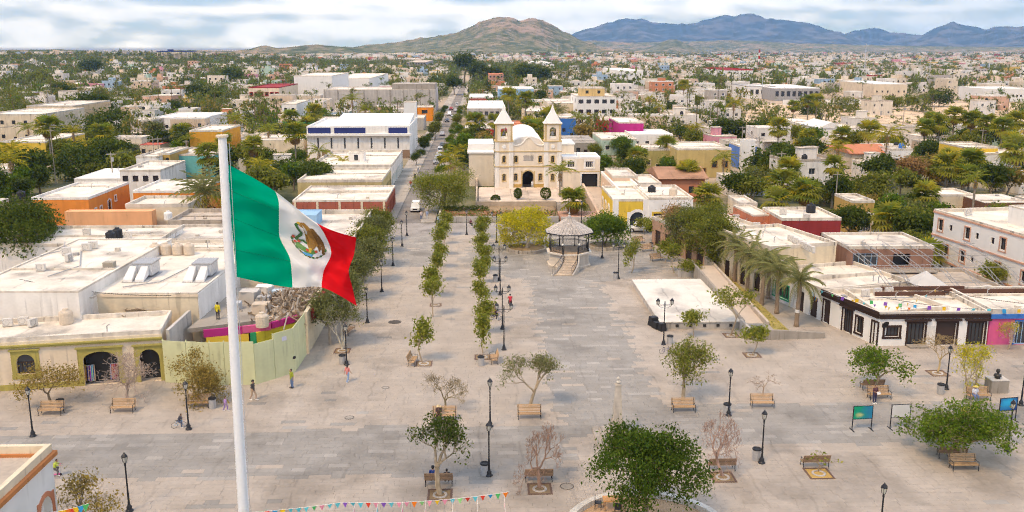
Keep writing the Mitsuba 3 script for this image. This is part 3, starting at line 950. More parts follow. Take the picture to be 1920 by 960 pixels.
# forecourt, its wall, steps, flower bed, footway
fc = thing('forecourt', 'paved church forecourt raised above the street with low wall', 'terrace')
fx0, fx1, fy0 = at(895, 378, AZ)[0], at(1092, 378, AZ)[0], at(950, 379, AZ)[1]
flag = [col(.58 * k, .475 * k, .375 * k, .8) for k in (.94, 1., 1.06)]
n = 0
for yy in np.arange(fy0 + .3, cy + 30, 3.2):
    for xx in np.arange(fx0 + .3 - (0 if yy < cy + 12 else 0), fx1, 3.2):
        if yy > cy - .6 and (xx > -1.0):
            continue
        part(fc, 'paving_slab', MB().box(xx + .02, min(xx + 3.18, fx1), yy + .02, yy + 3.18, AZ - .1, AZ, flag[n * 7 % 3]), 'painted')
        n += 1
part(fc, 'wall', MB().box(fx0, 14.3, fy0, fy0 + .3, -.1, AZ + .12, col(.50, .41, .31, .8)).box(fx0 - .3, fx0, fy0, cy + 30, -.1, AZ + .12, col(.50, .41, .31, .8)), 'painted')
for i in range(8):
    part(fc, 'step', MB().box(14.4, 19.2, fy0 - .15 - .36 * i, fy0 + .25 - .36 * i, -.1, AZ - .2 * i - .02, STONE), 'painted')
part(fc, 'fill', MB().box(fx0 + .05, 18.0, fy0 + .31, cy - .5, -.1, AZ - .11, BED).box(fx0 + .05, -1.0, cy - .5, cy + 30, -.1, AZ - .11, BED), 'painted')
fw = thing('footway', 'sloping stone footway climbing to the passage right of church', 'footway')
part(fw, 'surface', rake(at(1110, 390)[0], x1 + .1, 163, cy, .05, AZ + .02, col(.50, .42, .34, .8), -.1), 'painted')
part(fw, 'wall', rake(at(1110, 390)[0] - .4, at(1110, 390)[0], 163, cy - 2, 1.0, AZ + 1.1, col(.62, .48, .37, .7), -.1), 'painted')
bd = thing('flower_bed', 'long raised flower bed with clipped hedge before church forecourt', 'flower bed')
part(bd, 'wall', MB().box(-7.5, 13.8, 162.0, 162.35, -.05, 1.0, CONC2).box(-7.5, -7.15, 162.36, 172, -.05, 1.0, CONC2), 'painted')
part(bd, 'soil', MB().box(-7.14, 13.8, 162.36, fy0, -.05, .8, EARTH), 'painted')
bd2 = thing('flower_bed', 'small raised flower bed with pink paving below footway wall', 'flower bed')
part(bd2, 'wall', MB().box(14.2, 22.0, 161.6, 161.95, -.05, .9, CONC2), 'painted')
part(bd2, 'soil', MB().box(14.2, 22.0, 161.96, 169.0, -.05, .7, col(.55, .33, .25, .7)), 'painted')
# ------------------------------------------------------------------ the buildings round the plaza and the nearer town
LAND = {}


def hb(label, xl, xr, yf, yb, h, wall=WHITE, roof=ROOF, n=3, st=1, ww=1.1, wh=1.2, side=0, door=True, short=None, **kw):
    """A house by its roof edges in the photograph, with n windows on each of st floors."""
    z0 = kw.get('z0', 0)
    p, q, b = at(xl, yf, h + z0), at(xr, yf, h + z0), at((xl + xr) / 2, yb, h + z0)
    L, D = abs(q[0] - p[0]), b[1] - (p[1] + q[1]) / 2
    fh = h / st
    fr = []
    for s in range(st):
        for i, o in enumerate(even(L, n, min(ww, L / max(n, 1) * .6), s * fh + fh * .36, min(wh, fh * .42)) if n else []):
            if s == 0 and door and i == n // 2 and n > 1:
                o = (o[0], .02, 1.0, 2.1, 0, 'd', None)
            fr.append(o)
    ops = {'front': fr}
    if side:
        sd = 'right' if (xl + xr) / 2 < 900 else 'left'
        ops[sd] = [o for s in range(st) for o in even(D, side, ww, s * fh + fh * .36, min(wh, fh * .42))]
    ops.update(kw.pop('ops', {}))
    r_ = roof_block(label, xl, xr, yf, yb, h, wall=wall, roof=roof, ops=ops, **kw)
    if short:
        LAND[short] = pix(r_[1][:3, 3] + [0, 0, h])
    return r_


# --- left of the plaza: the long cream shop front
A, B = at(-60, 737.5), at(309, 713)
M0, L0 = frame(A, B)
sx = lambda px: float(np.linalg.norm((at(px, np.interp(px, [-60, 309], [737.5, 713])) - A)[:2]))
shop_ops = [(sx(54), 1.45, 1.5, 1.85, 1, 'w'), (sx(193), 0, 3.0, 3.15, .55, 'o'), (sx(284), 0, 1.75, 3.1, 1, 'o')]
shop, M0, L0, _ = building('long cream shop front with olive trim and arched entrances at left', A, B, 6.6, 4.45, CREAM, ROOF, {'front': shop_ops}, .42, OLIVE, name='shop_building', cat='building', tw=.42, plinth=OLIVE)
LAND['the cream shop front'] = (200, 640)
cn = MB().box(-.1, L0 + .1, -.22, -.04, 3.95, 4.12, OLIVE, M0).box(-.1, L0 + .1, -.32, -.04, 4.12, 4.25, OLIVE, M0).box(-.1, L0 + .1, -.14, -.04, 4.25, 4.5, CREAM2, M0)
part(shop, 'cornice', cn, 'painted')
for o in shop_ops:
    w = o[2] / 2 + .42
    part(shop, 'door_hood' if o[1] < 1 else 'window_hood', MB().box(o[0] - w - .12, o[0] + w + .12, -.2, .02, o[1] + o[3] + .35, o[1] + o[3] + .5, OLIVE, M0), 'painted')
    pn = Polygon([(o[0] - w, o[1]), (o[0] + w, o[1]), (o[0] + w, o[1] + o[3] + .35), (o[0] - w, o[1] + o[3] + .35)]).difference(Polygon([(o[0] + x * 1.01, o[1] + z) for x, z in arch(o[2], o[3], min(o[2] / 2, o[3] * .5) * o[4])] ))
    v, f = tri2d(pn if pn.geom_type == 'Polygon' else max(pn.geoms, key=lambda g: g.area))
    part(shop, 'surround', MB().add(tr(M0, np.c_[v[:, 0], np.full(len(v), -.035), v[:, 1]]), f, OLIVE), 'painted')
for i, (dx, c, w) in enumerate(((-1.2, NAVY, .5), (-.85, BLUE, .35), (.9, RED, .4), (1.2, MAROON, .3))):
    x = sx(193) + dx
    k = tag(numbered('clothes_rack'), ('rack of dark blue clothes', 'rack of bright blue clothes', 'rack of red clothes', 'rack of dark red clothes')[i] + ' inside the wide arched shop entrance', 'clothes rack', 'clothes racks in the shop entrance')
    part(k, 'rail', MB().tube(tr(M0, [[x - w / 2, .5, 1.75], [x + w / 2, .5, 1.75]]), .02, STEEL, 5).tube(tr(M0, [[x, .5, 0], [x, .5, 1.75]]), .02, STEEL, 5), 'metal')
    rr = np.random.default_rng(i)
    for j in range(5):
        xx = x - w / 2 + w * (j + .5) / 5
        cc = (c[0], .2) if j % 2 else (col(*(np.clip(rr.uniform(.05, .6, 3), 0, 1)), .2) if i < 3 else c)
        part(k, 'garment', taper(MB(), 0, 0, .035, .03, .35, 1.72, cc, .26, .16), 'plain', M0 @ mat((xx, .5, 0), rr.uniform(-.2, .2)))

# raised roof blocks behind it
b1, *_ = building('raised white roof block behind the left end of the shop front', at(-70, 600, 4.5)[:2], (at(152, 600, 4.5)[0], at(152, 600, 4.5)[1]), 25, 2.75, WHITE, ROOF, {}, .12, z0=4.5, name='roof_block', cat='building')
b2, M2, L2, _ = building('raised cream roof block with moulded edge behind shop roof terrace', at(166, 583, 4.5)[:2], at(372, 583, 4.5)[:2], 24, 1.75, CREAM2, ROOF, {}, .1, z0=4.5, name='roof_block', cat='building')
part(b2, 'edge_moulding', MB().box(-.12, L2 + .12, -.12, -.04, 1.45, 1.68, CREAM, M2), 'painted')
part(b2, 'side_wall', MB().box(L2 + .04, L2 + .1, 0, 24, -4.4, 1.75, WHITE, M2), 'painted')
building('lower white roof section between the raised roof blocks', at(152, 596, 4.5)[:2] + np.array([.05, 1.5]), at(166, 596, 4.5)[:2] + np.array([-.05, 1.5]), 22, 6.1, WHITE, ROOF2, {}, .05, name='roof_block', cat='building')
hb('flat white roof with parapet in front of the peach wall', -60, 285, 462, 428, 5.2, WHITE, ROOF, 0, name='roof_block', cat='building')
hb('white roofed block with four beige tanks along its edge', 290, 445, 472, 455, 6.2, WHITE, ROOF, 0, name='roof_block', cat='building')
hb('low white roof block left of the flagpole before the palm', 300, 440, 452, 425, 4.6, WHITE, ROOF2, 0, name='roof_block', cat='building')
# orange courtyard house
hb('long peach boundary wall of the orange courtyard house', 122, 283, 397, 393, 4.2, PEACH, PEACH, 0, parapet=.02, name='boundary_wall', cat='wall', short='the peach wall')
oh, Mo, Lo, fo = hb('orange flat roofed house with white cornice and arched side door', 60, 165, 374, 345, 5.4, ORANGE, ROOF, 0, cornice=WHITE, trim=WHITE, short='the orange courtyard house', tw=.22,
   ops={'right': [(2.5, 2.5, .7, .9, 0, 'w'), (4.8, 2.5, .7, .9, 0, 'w'), (8.6, 1.0, 1.3, 3.0, 1, 'd'), (11.5, 3.4, .7, .8, 0, 'w')]})
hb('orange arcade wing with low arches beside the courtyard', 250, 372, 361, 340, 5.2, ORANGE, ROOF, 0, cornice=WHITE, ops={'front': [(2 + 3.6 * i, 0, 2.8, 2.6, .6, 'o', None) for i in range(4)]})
hb('cream courtyard wall with flat roof right of the orange house', 236, 352, 388, 372, 4.4, CREAM2, ROOF, 0, parapet=.5)
hb('ruined grey house shell with sloping slab left of the flagpole', 312, 415, 424, 398, 3.6, CONC, ROOF3, 3, ww=1.4, parapet=.6, roof=ROOF3) if False else hb('ruined grey house shell behind the roofs left of the flagpole', 316, 415, 420, 398, 3.6, CONC, ROOF3, 3, ww=1.4, parapet=.6)
hb('white porch house with corrugated roof above the orange house', 140, 300, 335, 316, 4.2, WHITE, CLEAN, 5, parapet=.05)
hb('white house with dark balcony opening behind the orange house', 225, 300, 322, 304, 6.2, WHITE, ROOF, 4, 2)
hb('narrow ochre house front beside the turquoise wall', 297, 318, 290, 278, 6.0, OCHRE, ROOF, 2, 2)
hb('pale turquoise walled house with cream roof', 319, 400, 292, 278, 5.0, TURQ, ROOF2, 2, ww=.9)
hb('white house front above the narrow ochre house', 255, 297, 296, 280, 5.6, WHITE, ROOF, 2)
hb('bright orange cube house with tall blank front left of flagpole', 355, 416, 247, 236, 8.0, col(.66, .33, .04, .5), ROOF, 0, short='the bright orange cube house')
hb('long white two-storey house with small windows at left', 287, 386, 222, 212, 5.5, WHITE, CLEAN, 6, 1, short='the long white house')
hb('cream apartment house with red recess at far left', -30, 78, 216, 204, 9, CREAM, ROOF, 5, 2, short='the far left cream apartments')
hb('sand coloured apartment house with red tiled balcony at left', 50, 136, 200, 190, 9, col(.66, .5, .3, .5), ROOF2, 5, 2)
hb('white and yellow house with long porch at far left', 0, 84, 268, 252, 5, YELLOW, ROOF, 5)
hb('low house with red curved roof left of the trees', 262, 300, 272, 264, 3.6, CREAM, col(.5, .13, .09, .6), 3, parapet=.1)
# --- the demolition site behind the pale green hoarding
fh = 4.1
hd = thing('hoarding', 'pale green boarded fence around the demolition site left of flagpole', 'fence')
LAND['the green hoarding'] = (470, 680)
pts = [at(310, 716.5), at(397, 722.5), at(424, 722), at(452, 722), at(480, 721), at(517, 710), at(553, 698), at(575, 665)]
tops = [4.0, 4.1, 4.1, 4.1, 3.75, 4.25, 4.25, 4.2]
pts = [pts[0], pts[0] + (pts[1] - pts[0]) * .5] + pts[1:]
tops = [4.0, 4.05] + tops[1:]
for i in range(len(pts) - 1):
    Mf, Lf = frame(pts[i], pts[i + 1])
    part(hd, 'board_panel', MB().box(.02, Lf - .02, 0, .07, -.02, tops[i] + (.1 if i > 4 else 0), PALEG, Mf), 'painted')
    part(hd, 'post', MB().box(-.04, .05, .075, .17, -.02, tops[i] + .1, IRON if i in (5, 7) else PALEG, Mf), 'painted')
Mf, Lf = frame(pts[6], pts[7])
part(hd, 'gate_lock', MB().box(Lf - .15, Lf + .15, -.06, -.005, 1.35, 1.6, IRON, Mf), 'metal')
part(hd, 'notice', MB().box(Lf - 1.3, Lf - .75, -.02, -.004, 3.4, 3.8, col(.6, .58, .66, .1), Mf), 'plain')
dm = thing('demolished_building', 'half demolished building with pink and yellow wall stubs behind the hoarding', 'building')
q = lambda px, y: at(px, 600)[0] * 0 + (px - 900) * y / 1700.0
part(dm, 'slab', MB().prism([(-28.3, 87.2), (-18.2, 91.5), (-17.6, 103), (-27.5, 103)], 3.2, 3.62, CONC), 'painted')
for a, b, z0, z1, c in (((-26.6, 86.6), (-23.2, 87.6), 2.9, 3.64, MAGENTA), ((-23.1, 87.5), (-20.6, 88.5), 3.0, 3.7, PINK), ((-20.5, 88.6), (-18.3, 91.3), 3.1, 3.75, MAGENTA), ((-26.4, 86.64), (-22.6, 87.7), 1.0, 2.88, YELLOW), ((-22.4, 87.6), (-21.9, 87.8), 0.8, 2.98, GREEN), ((-21.8, 87.75), (-18.5, 91.0), .8, 3.0, col(.62, .55, .05, .6))):
    Mf, Lf = frame((*a, 0), (*b, 0))
    part(dm, 'wall_stub', MB().box(0, Lf, 0, .25, z0, z1, c, Mf), 'painted')
part(dm, 'wall_stub', MB().box(-29.0, -28.7, 83.3, 90, 0, 4.7, CONC2), 'painted')
part(dm, 'side_wall', MB().box(-17.7, -17.35, 90.2, 104, 0, 4.3, col(.62, .55, .40, .7)), 'painted')
part(dm, 'sign_band', MB().box(-17.3, -16.9, 92, 99, 3.0, 4.2, MAROON), 'painted')
rr = np.random.default_rng(11)
rub = [col(.30, .23, .16, .8), col(.40, .32, .23, .8), col(.48, .40, .31, .8), col(.24, .165, .10, .8), col(.54, .49, .43, .8)]
pile = MB()
for i in range(900):
    u = rr.random()
    x, y = rr.normal(-20.2, 1.5), rr.normal(96.5, 2.6)
    x = min(max(x, -27), -18.1)
    y = min(max(y, 89.5), 102)
    top = 1.25 * math.exp(-((x + 19.6) / 1.9) ** 2 - ((y - 96.5) / 3.2) ** 2)
    z = 3.62 + top * rr.uniform(.2, 1)
    Rm = trimesh.transformations.random_rotation_matrix(rr.random(3))
    M = Rm.copy()
    M[:3, 3] = (x, y, z)
    if i % 3:
        s = rr.uniform(.04, .09), rr.uniform(.4, 1.3), rr.uniform(.03, .07)
    else:
        s = rr.uniform(.08, .3), rr.uniform(.08, .3), rr.uniform(.06, .2)
    pile.box(-s[0], s[0], -s[1], s[1], -s[2], s[2], rub[rr.integers(5)], M)
pile.put(tag('rubble', 'heap of broken timber, sticks and masonry on the demolished building', 'rubble', kind='stuff'), 'painted')
for i, (x, y, s, c) in enumerate(((-24.6, 97, .9, CONC2), (-23.6, 99.5, .8, WHITE), (-22.4, 92.5, .75, PLASTIC), (-22.9, 96, .6, GREY), (-25.4, 94, .55, STEEL), (-21.9, 98.5, .6, col(.45, .55, .62, .4)))):
    k = tag(numbered('scrap_container'), ('square grey concrete box', 'white metal box', 'beige plastic box', 'small grey crate', 'dented steel box', 'pale blue drum box')[i] + ' lying in the demolition rubble', 'box')
    mb = MB().box(-s, s, -s * .8, s * .8, 0, s * 1.3, c, mat((x, y, 3.62), rr.uniform(-.5, .5)))
    part(k, 'body', mb, 'painted')
    part(k, 'rim', MB().box(-s - .04, s + .04, -s * .8 - .04, s * .8 + .04, s * 1.3, s * 1.3 + .08, c, mat((x, y, 3.622), rr.uniform(-.05, .05))), 'painted')
# --- the left side of the plaza further back, and the street of shops
building('plaza side building with flat roof hidden behind the flag', (-31, 104.5), (-17.5, 104.5), 20, 4.4, CREAM2, ROOF, {'right': even(20, 5, 1.6, 0, 2.6, 0, 'd')}, .4, name='shop_building', cat='building')
bb, Mb_, Lb_, _ = building('flat roofed shop with pale blue roof hut behind the red of the flag', (-30.5, 125.5), (-17.2, 125.5), 22, 4.2, CREAM, ROOF2, {'right': even(22, 6, 1.8, 0, 2.6, 0, 'd'), 'front': []}, .7, name='shop_building', cat='building')
building('pale blue open roof hut beside the flag', (-28.5, 136.5), (-24.2, 136.5), 5, 1.7, SKYB, SKYB, {}, .05, z0=4.2, name='roof_hut', cat='hut')
building('grey concrete house top left of the pale blue roof hut', (-38.5, 140), (-31, 140), 10, 5.5, CONC, ROOF, {'right': even(10, 3, 1.2, 3, 1.4), 'front': even(7.5, 2, 1.2, 3, 1.4)}, .3, name='house')
building('red walled corner shop with cream pilasters at start of the long street', (-33, 163.5), (-16.6, 163.5), 18, 3.6, col(.40, .12, .075, .6), ROOF, {'front': [], 'right': even(18, 6, 1.8, 0, 2.5, 0, 'd')}, .25, name='shop_building', cat='building')
for i in range(5):
    MB().box(-32.8 + 3.9 * i, -32.4 + 3.9 * i, 163.38, 163.48, 0, 3.6, CREAM2).put(numbered(labels and [k for k in labels if k.startswith('shop_building')][-1] + '__pilaster'), 'painted')
building('mustard walled shop row with white roof on the long street', (-36, 184), (-19.4, 184), 19, 4.2, col(.52, .43, .2, .5), ROOF, {'right': even(19, 6, 1.8, 0, 2.5, 0, 'd'), 'front': []}, .4, name='shop_building', cat='building')
building('white roofed shop row with roof turret on the long street', (-37, 204.5), (-19.4, 204.5), 30, 4.6, WHITE, ROOF, {'right': even(30, 9, 1.9, 0, 2.5, 0, 'd', TURQ), 'front': even(17, 4, 1.0, 2.2, 1.0)}, .5, name='shop_building', cat='building')
building('small white turret on the shop row roof', (-30, 214), (-26.5, 214), 3.5, 2.0, WHITE, ROOF, {'front': [(1.7, .3, .9, 1.3, 0, 'w')]}, .1, z0=4.6, name='roof_hut', cat='hut')
bk, Mk, Lk, _ = building('white bank building with navy bands and tall pillars', (-48, 262), (-19.6, 262), 34, 8.2, WHITE, CLEAN, {'front': [(3 + 3.7 * i, 2.6, .5, 3.0, 0, 'w', GREY) for i in range(7)]}, .6, name='bank_building', cat='building')
LAND['the navy banded bank'] = (715, 262)
for x0, x1 in ((.4, 6.6), (7.6, 16.2), (22.6, 27.8)):
    part(bk, 'navy_band', MB().box(x0, x1, -.14, -.045, 6.9, 8.4, NAVY, Mk), 'painted')
part(bk, 'canopy', MB().box(-.6, Lk + .6, -1.2, -.05, 6.2, 6.75, CLEAN, Mk), 'painted')
part(bk, 'base_band', MB().box(4, Lk, -.1, -.04, .0, 2.2, col(.30, .2, .13, .5), Mk), 'painted')
part(bk, 'roof_wedge', rake(-42, -20.2, 268, 292, 8.6, 10.4, CLEAN, 8.0), 'painted')
building('blank white slab tower beside the long street', (-25, 312), (-21, 312), 5, 12.5, CLEAN, ROOF, {}, .2, name='tower', cat='building')
building('beige shed with corrugated roof left of the bank', (-66, 262), (-49, 262), 16, 5.0, CREAM2, ROOF2, {}, .1, name='shed', cat='shed')
building('low house with green strip roof behind the bank', (-66, 318), (-40, 318), 14, 6, GREEN, ROOF, {}, .5, name='house')
building('bare concrete works with domed roof beside the long street', (-44, 352), (-21, 352), 18, 4.2, CONC2, ROOF2, even and {'front': [(6, 1.2, 3, 2, 0, 'w', None)]}, .3, name='works', cat='building')
gh, *_ = building('long windowless grey concrete hall beside the long street', (-74, 452), (-21, 452), 30, 10.5, CONC2, ROOF2, {}, .3, name='hall', cat='building')
for i in range(9):
    part(gh, 'rib', MB().box(-73.7 + 6.2 * i, -73.2 + 6.2 * i, 451.7, 451.95, 0, 10.7, CONC), 'painted')
part(gh, 'stair_block', MB().box(-42, -21.2, 456, 474, 10.6, 13.2, CONC), 'painted')
LAND['the grey concrete hall'] = (760, 190)
building('vivid orange cube with small window beside the long street', (-31, 398), (-19.8, 398), 9, 5.6, col(.80, .27, .02, .3), ROOF, {'front': [(2.6, 2.6, 1.6, 2.2, 0, 'd'), (7.8, 3, 2.4, 1.5, 0, 'w')]}, .3, name='house', cat='house')
LAND['the vivid orange cube'] = (795, 204)
hb('big blank white windowless hall on the left skyline', 551, 622, 143, 137, 15, CLEAN, ROOF, 0, short='the white windowless hall', name='hall', cat='building')
hb('long white hall with glazed front beside the windowless hall', 618, 692, 148, 138, 11, CLEAN, ROOF, 5, 1, ww=4, wh=2, name='hall', cat='building')
hb('cream and dark red hotel front with balconies at left', 466, 523, 165, 158, 11, CREAM, MAROON, 6, 2, trim=MAROON, tw=.4, short='the dark red hotel front', name='hotel', cat='building')
hb('dark brown cube building right of the dark red hotel', 543, 566, 161, 156, 9, col(.10, .06, .05, .4), ROOF3, 0, name='hall', cat='building')
hb('white cube house with blue sign panel in mid left', 528, 556, 196, 188, 8, CLEAN, ROOF, 2, 2)
hb('white slab hotel of five floors on the hillside', 713, 748, 101.5, 99, 16, CLEAN, ROOF, 9, 5, ww=3, wh=1.6, door=False, short='the hillside slab hotel', name='hotel', cat='building')
hb('grey unfinished block right of the hillside hotel', 762, 798, 117, 113, 12, CONC, ROOF3, 7, 3, ww=3, wh=2, name='apartment_building', cat='building')
pv = thing('pavilion', 'long dark blue roofed pavilion on posts on the left skyline', 'pavilion')
pa, pb = at(293, 96.2, 25.0), at(360, 96.2, 25.0)
part(pv, 'roof', MB().box(pa[0], pb[0], pa[1], pa[1] + 22, 24.2, 25.6, NAVY), 'painted')
part(pv, 'upper_roof', MB().box(pa[0] + 16, pa[0] + 23, pa[1] + 4, pa[1] + 12, 25.6, 28, NAVY), 'painted')
for i in range(9):
    x = pa[0] + 1 + i * (pb[0] - pa[0] - 3) / 8
    part(pv, 'post', MB().box(x, x + .9, pa[1] + .5, pa[1] + 1.4, float(terrain(x, pa[1])) - 1, 24.2, CREAM2), 'painted')
part(pv, 'base_wall', MB().box(pa[0] + 4, pb[0] - 10, pa[1] + 8, pa[1] + 18, float(terrain(pa[0], pa[1])) - 2, 21.5, CREAM2), 'painted')
LAND['the blue skyline pavilion'] = (325, 99)

# --- right of the long street
hb('white building with red upper band right of the long street', 880, 925, 184, 178, 7.2, col(.42, .10, .07, .4), CLEAN, 2, 1, parapet=.6, cornice=CLEAN, short='the red banded building')
hb('wide grey two-storey building with window rows behind church', 876, 948, 204, 190, 8.0, CONC2, CLEAN, 7, 2, ww=2.2, wh=1.6)
hb('red walled low shop left of the church towers', 872, 946, 242, 232, 4.0, RED, ROOF2, 6, 1)
hb('pale blue warehouse with plain front behind church', 935, 1001, 167, 163, 9, SKYB, CLEAN, 0, short='the pale blue warehouse', name='warehouse', cat='building')
hb('flat beige house between the church towers', 985, 1030, 210, 200, 6.5, CREAM2, ROOF2, 3, 2)
hb('pink tiled house behind the church vault', 950, 985, 236, 228, 5, PINK, TERRA, 2)
hb('white three-storey apartments with tan top floor right of church', 1082, 1156, 182, 176, 11.5, CLEAN, ROOF, 5, 3, ww=2.6, wh=1.5, door=False, side=2, short='the tan topped apartments', name='apartment_building', cat='building')
hb('tan penthouse on the white three-storey apartments', 1090, 1134, 166, 163.5, 3.0, col(.62, .45, .2, .5), ROOF2, 2, 1, door=False, z0=11.6, name='penthouse', cat='building')
hb('big grey beige roofed hall left of the white apartments', 1028, 1082, 195, 186, 8, CREAM2, ROOF2, 0, name='hall', cat='building')
hb('deep blue walled house right of the church towers', 1050, 1080, 222, 214, 7, BLUE, ROOF2, 2)
hb('magenta walled house with two white windows right of church', 1160, 1207, 231, 221, 7.0, MAGENTA, ROOF, 2, 1, trim=CLEAN, short='the magenta house', door=False)
hb('red corner house left of the magenta house', 1127, 1158, 226, 219, 5.5, RED, ROOF, 2)
hb('mint green house with white window frames right of church', 1128, 1194, 263, 250, 4.2, col(.45, .58, .48, .4), ROOF, 3, 1, trim=CLEAN)
hb('white flat roofed house behind the mint green house', 1185, 1262, 254, 244, 4.5, WHITE, CLEAN, 4)
hb('grey tin roofed open shed right of the church', 1063, 1120, 268, 254, 4.0, CONC, col(.36, .33, .29, .9), 4, parapet=.05, name='shed', cat='shed')
hb('ochre two-storey house with brown windows above the plaza trees', 1270, 1372, 281, 268, 6.5, col(.55, .42, .17, .5), ROOF, 5, 1, trim=col(.3, .16, .06, .3), wh=1.5, short='the ochre house')
hb('olive house corner with small square windows', 1207, 1262, 282, 272, 5.5, col(.42, .36, .13, .5), ROOF2, 3, 1, trim=CREAM)
hb('blue lattice fronted house with roof sign', 1385, 1420, 275, 268, 5.5, col(.12, .22, .55, .4), ROOF, 2, 1, trim=CLEAN, short='the blue lattice house')
hb('blank white roof sign on the blue lattice house', 1390, 1417, 263, 262.2, 1.4, CLEAN, CLEAN, 0, parapet=.02, z0=6.6, name='roof_sign', cat='sign')
k, M, L, _ = hb('white gabled house among palms at right', 1536, 1580, 240, 222, 5.5, CLEAN, ROOF, 1, parapet=.02, short='the white gabled house')
gable_roof(k, M, L, 16, 5.55, 1.8, CLEAN, axis='y')
hb('blank white side wall house right of the white gable', 1582, 1622, 242, 232, 5.5, CLEAN, ROOF, 0)
k, M, L, _ = hb('cream house with orange tiled hip roof among palms', 1596, 1664, 288, 272, 3.8, CREAM, TERRA, 3, parapet=.02, short='the orange tiled house')
gable_roof(k, M, L, 11, 3.85, 1.9, TERRA, over=.6)
hb('white house with blue water tank by the palms', 1672, 1712, 282, 275, 5.0, CLEAN, ROOF, 2)
hb('yellow house with arcade at right', 1808, 1872, 278, 268, 5.5, YELLOW, ROOF, 4, 1, short='the yellow arcade house')
hb('white modern house with dark garage at right edge', 1832, 1930, 290, 278, 4.5, CLEAN, ROOF, 3, 1, ww=2.2)
hb('small cream house with brown shutters right of the palms', 1762, 1828, 368, 356, 4.0, CREAM2, ROOF, 2, 1, wh=1.0, ww=1.3, short='the brown shuttered house')
k, M, L, _ = hb('dark canted roof house at the right edge', 1846, 1935, 380, 364, 4.0, col(.2, .1, .06, .5), ROOF2, 0, parapet=.02)
hb('ochre and white facade with tall arched window between trees', 1598, 1640, 380, 366, 5.4, OCHRE, ROOF, 0, ops={'front': [(2.6, .6, 1.7, 3.0, 1, 'w', CLEAN)]}, trim=CLEAN, tw=.3)
mk, Mm, Lm, _ = hb('maroon walled block with orange side and white roof', 1466, 1578, 413, 392, 5.4, MAROON, ROOF, 0, ops={'front': [(6 + 1.5 * i, 2.9, .45, .6, 0, 'w', CREAM) for i in range(3)]}, walls={'left': TERRA}, short='the maroon block')
building('orange wall wing left of the maroon block', (at(1412, 405, 5.0)[0], at(1412, 405, 5.0)[1]), (at(1464, 415, 5.0)[0], at(1412, 405, 5.0)[1] + .2), 9, 5.0, TERRA, ROOF, {}, .2, name='house')
hb('cream house with curved gable behind the maroon block', 1388, 1420, 384, 370, 4.4, CREAM, ROOF, 2)
hb('low red roof terrace left of maroon block', 1362, 1440, 425, 405, 3.6, RED, col(.42, .2, .15, .9), 4)
k, M, L, _ = hb('brown hipped roof house with dark windows above the plaza', 1240, 1322, 335, 318, 4.6, TERRA, col(.40, .2, .11, .8), 5, 1, ww=1.2, wh=1.4, parapet=.02, short='the brown roofed house')
gable_roof(k, M, L, 13, 4.65, 1.6, col(.42, .24, .15, .9), over=.7)
hb('beige terrace house behind the yellow restaurant', 1149, 1196, 333, 318, 5.2, BEIGE, ROOF2, 0)
hb('white roof house right of the beige terrace house', 1198, 1240, 346, 330, 4.6, WHITE, ROOF, 2)
yr, My, Ly, fy = hb('yellow and white restaurant with dark arched entrance by the plaza', 1150, 1216, 377, 352, 4.6, YELLOW, ROOF, 0, ops={'front': [(4.2, 0, 2.6, 2.7, 1, 'w', BROWN)], 'left': even(12, 3, 1.0, 1.2, 1.6)}, trim=CLEAN, tw=.5, short='the yellow restaurant', name='restaurant', cat='building')
part(yr, 'corner_pilaster', MB().box(-.1, .9, -.12, -.02, 0, 4.9, CLEAN, My), 'painted')
part(yr, 'corner_pilaster', MB().box(Ly - .9, Ly + .1, -.12, -.02, 0, 4.9, CLEAN, My), 'painted')
wr, *_ = hb('white restaurant with yellow panel and dark doors by the plaza', 1217, 1300, 374, 350, 4.9, CLEAN, ROOF, 0, ops={'front': [(1.6, 0, 1.5, 2.5, 0, 'd', None), (5, .9, 1.4, 1.6, 0, 'w'), (7.6, .9, 1.2, 1.6, 0, 'w')]}, trim=YELLOW, tw=.3, name='restaurant', cat='building')

# --- right of the plaza: the row along the palm street
A, C, B = np.array([38.25, 99.9]), np.array([40.75, 90.6]), np.array([52.2, 90.6])
h = 3.15
lf, Ml, Ll, _ = building('white plaza corner building with dark brown cornice, its palm street side', A, C, 8.5, h, CLEAN, ROOF, {'front': [(.85, 0, 1.0, 2.5, 0, 'd', None), (4.6, 0, 1.5, 2.5, 0, 'g', None), (6.6, .5, 1.0, 1.7, 0, 'w', None), (9.1, 0, .8, 2.4, 0, 'd', None)]}, .45, BROWN, name='corner_building', cat='building', tw=.2)
rf, Mr, Lr, _ = building('white plaza corner building with dark brown cornice, its front on the plaza', C, B, 9.5, h, CLEAN, ROOF, {'front': [(.95 + .5, 1.0, 1.5, 1.0, 0, 'w', None), (4.0, 0, 1.7, 2.4, 0, 'g', None), (7.2, 0, 1.9, 2.4, 0, 'd', None), (10.3, 0, 1.6, 2.4, 0, 'g', None)]}, .45, BROWN, name='corner_building', cat='building', tw=.22)
LAND['the brown corniced corner building'] = (1700, 610)
for k, M, L in ((lf, Ml, Ll), (rf, Mr, Lr)):
    part(k, 'cornice', MB().box(-.02, L + .02, -.2, -.04, h - .22, h + .12, BROWN, M).box(-.04, L + .04, -.3, -.04, h + .12, h + .3, BROWN, M), 'painted')
    part(k, 'cornice_cap', MB().box(-.05, L + .05, -.22, -.04, h + .305, h + .5, col(.5, .47, .42, .6) if k == rf else BROWN, M), 'painted')
for x in (4.0, 7.2, 10.3):
    part(rf, 'door_hood', MB().box(x - 1.35, x + 1.35, -.32, -.04, 2.66, 2.85, BROWN, Mr), 'painted')
part(lf, 'door_hood', MB().box(3.4, 5.8, -.3, -.04, 2.72, 2.9, BROWN, Ml), 'painted')
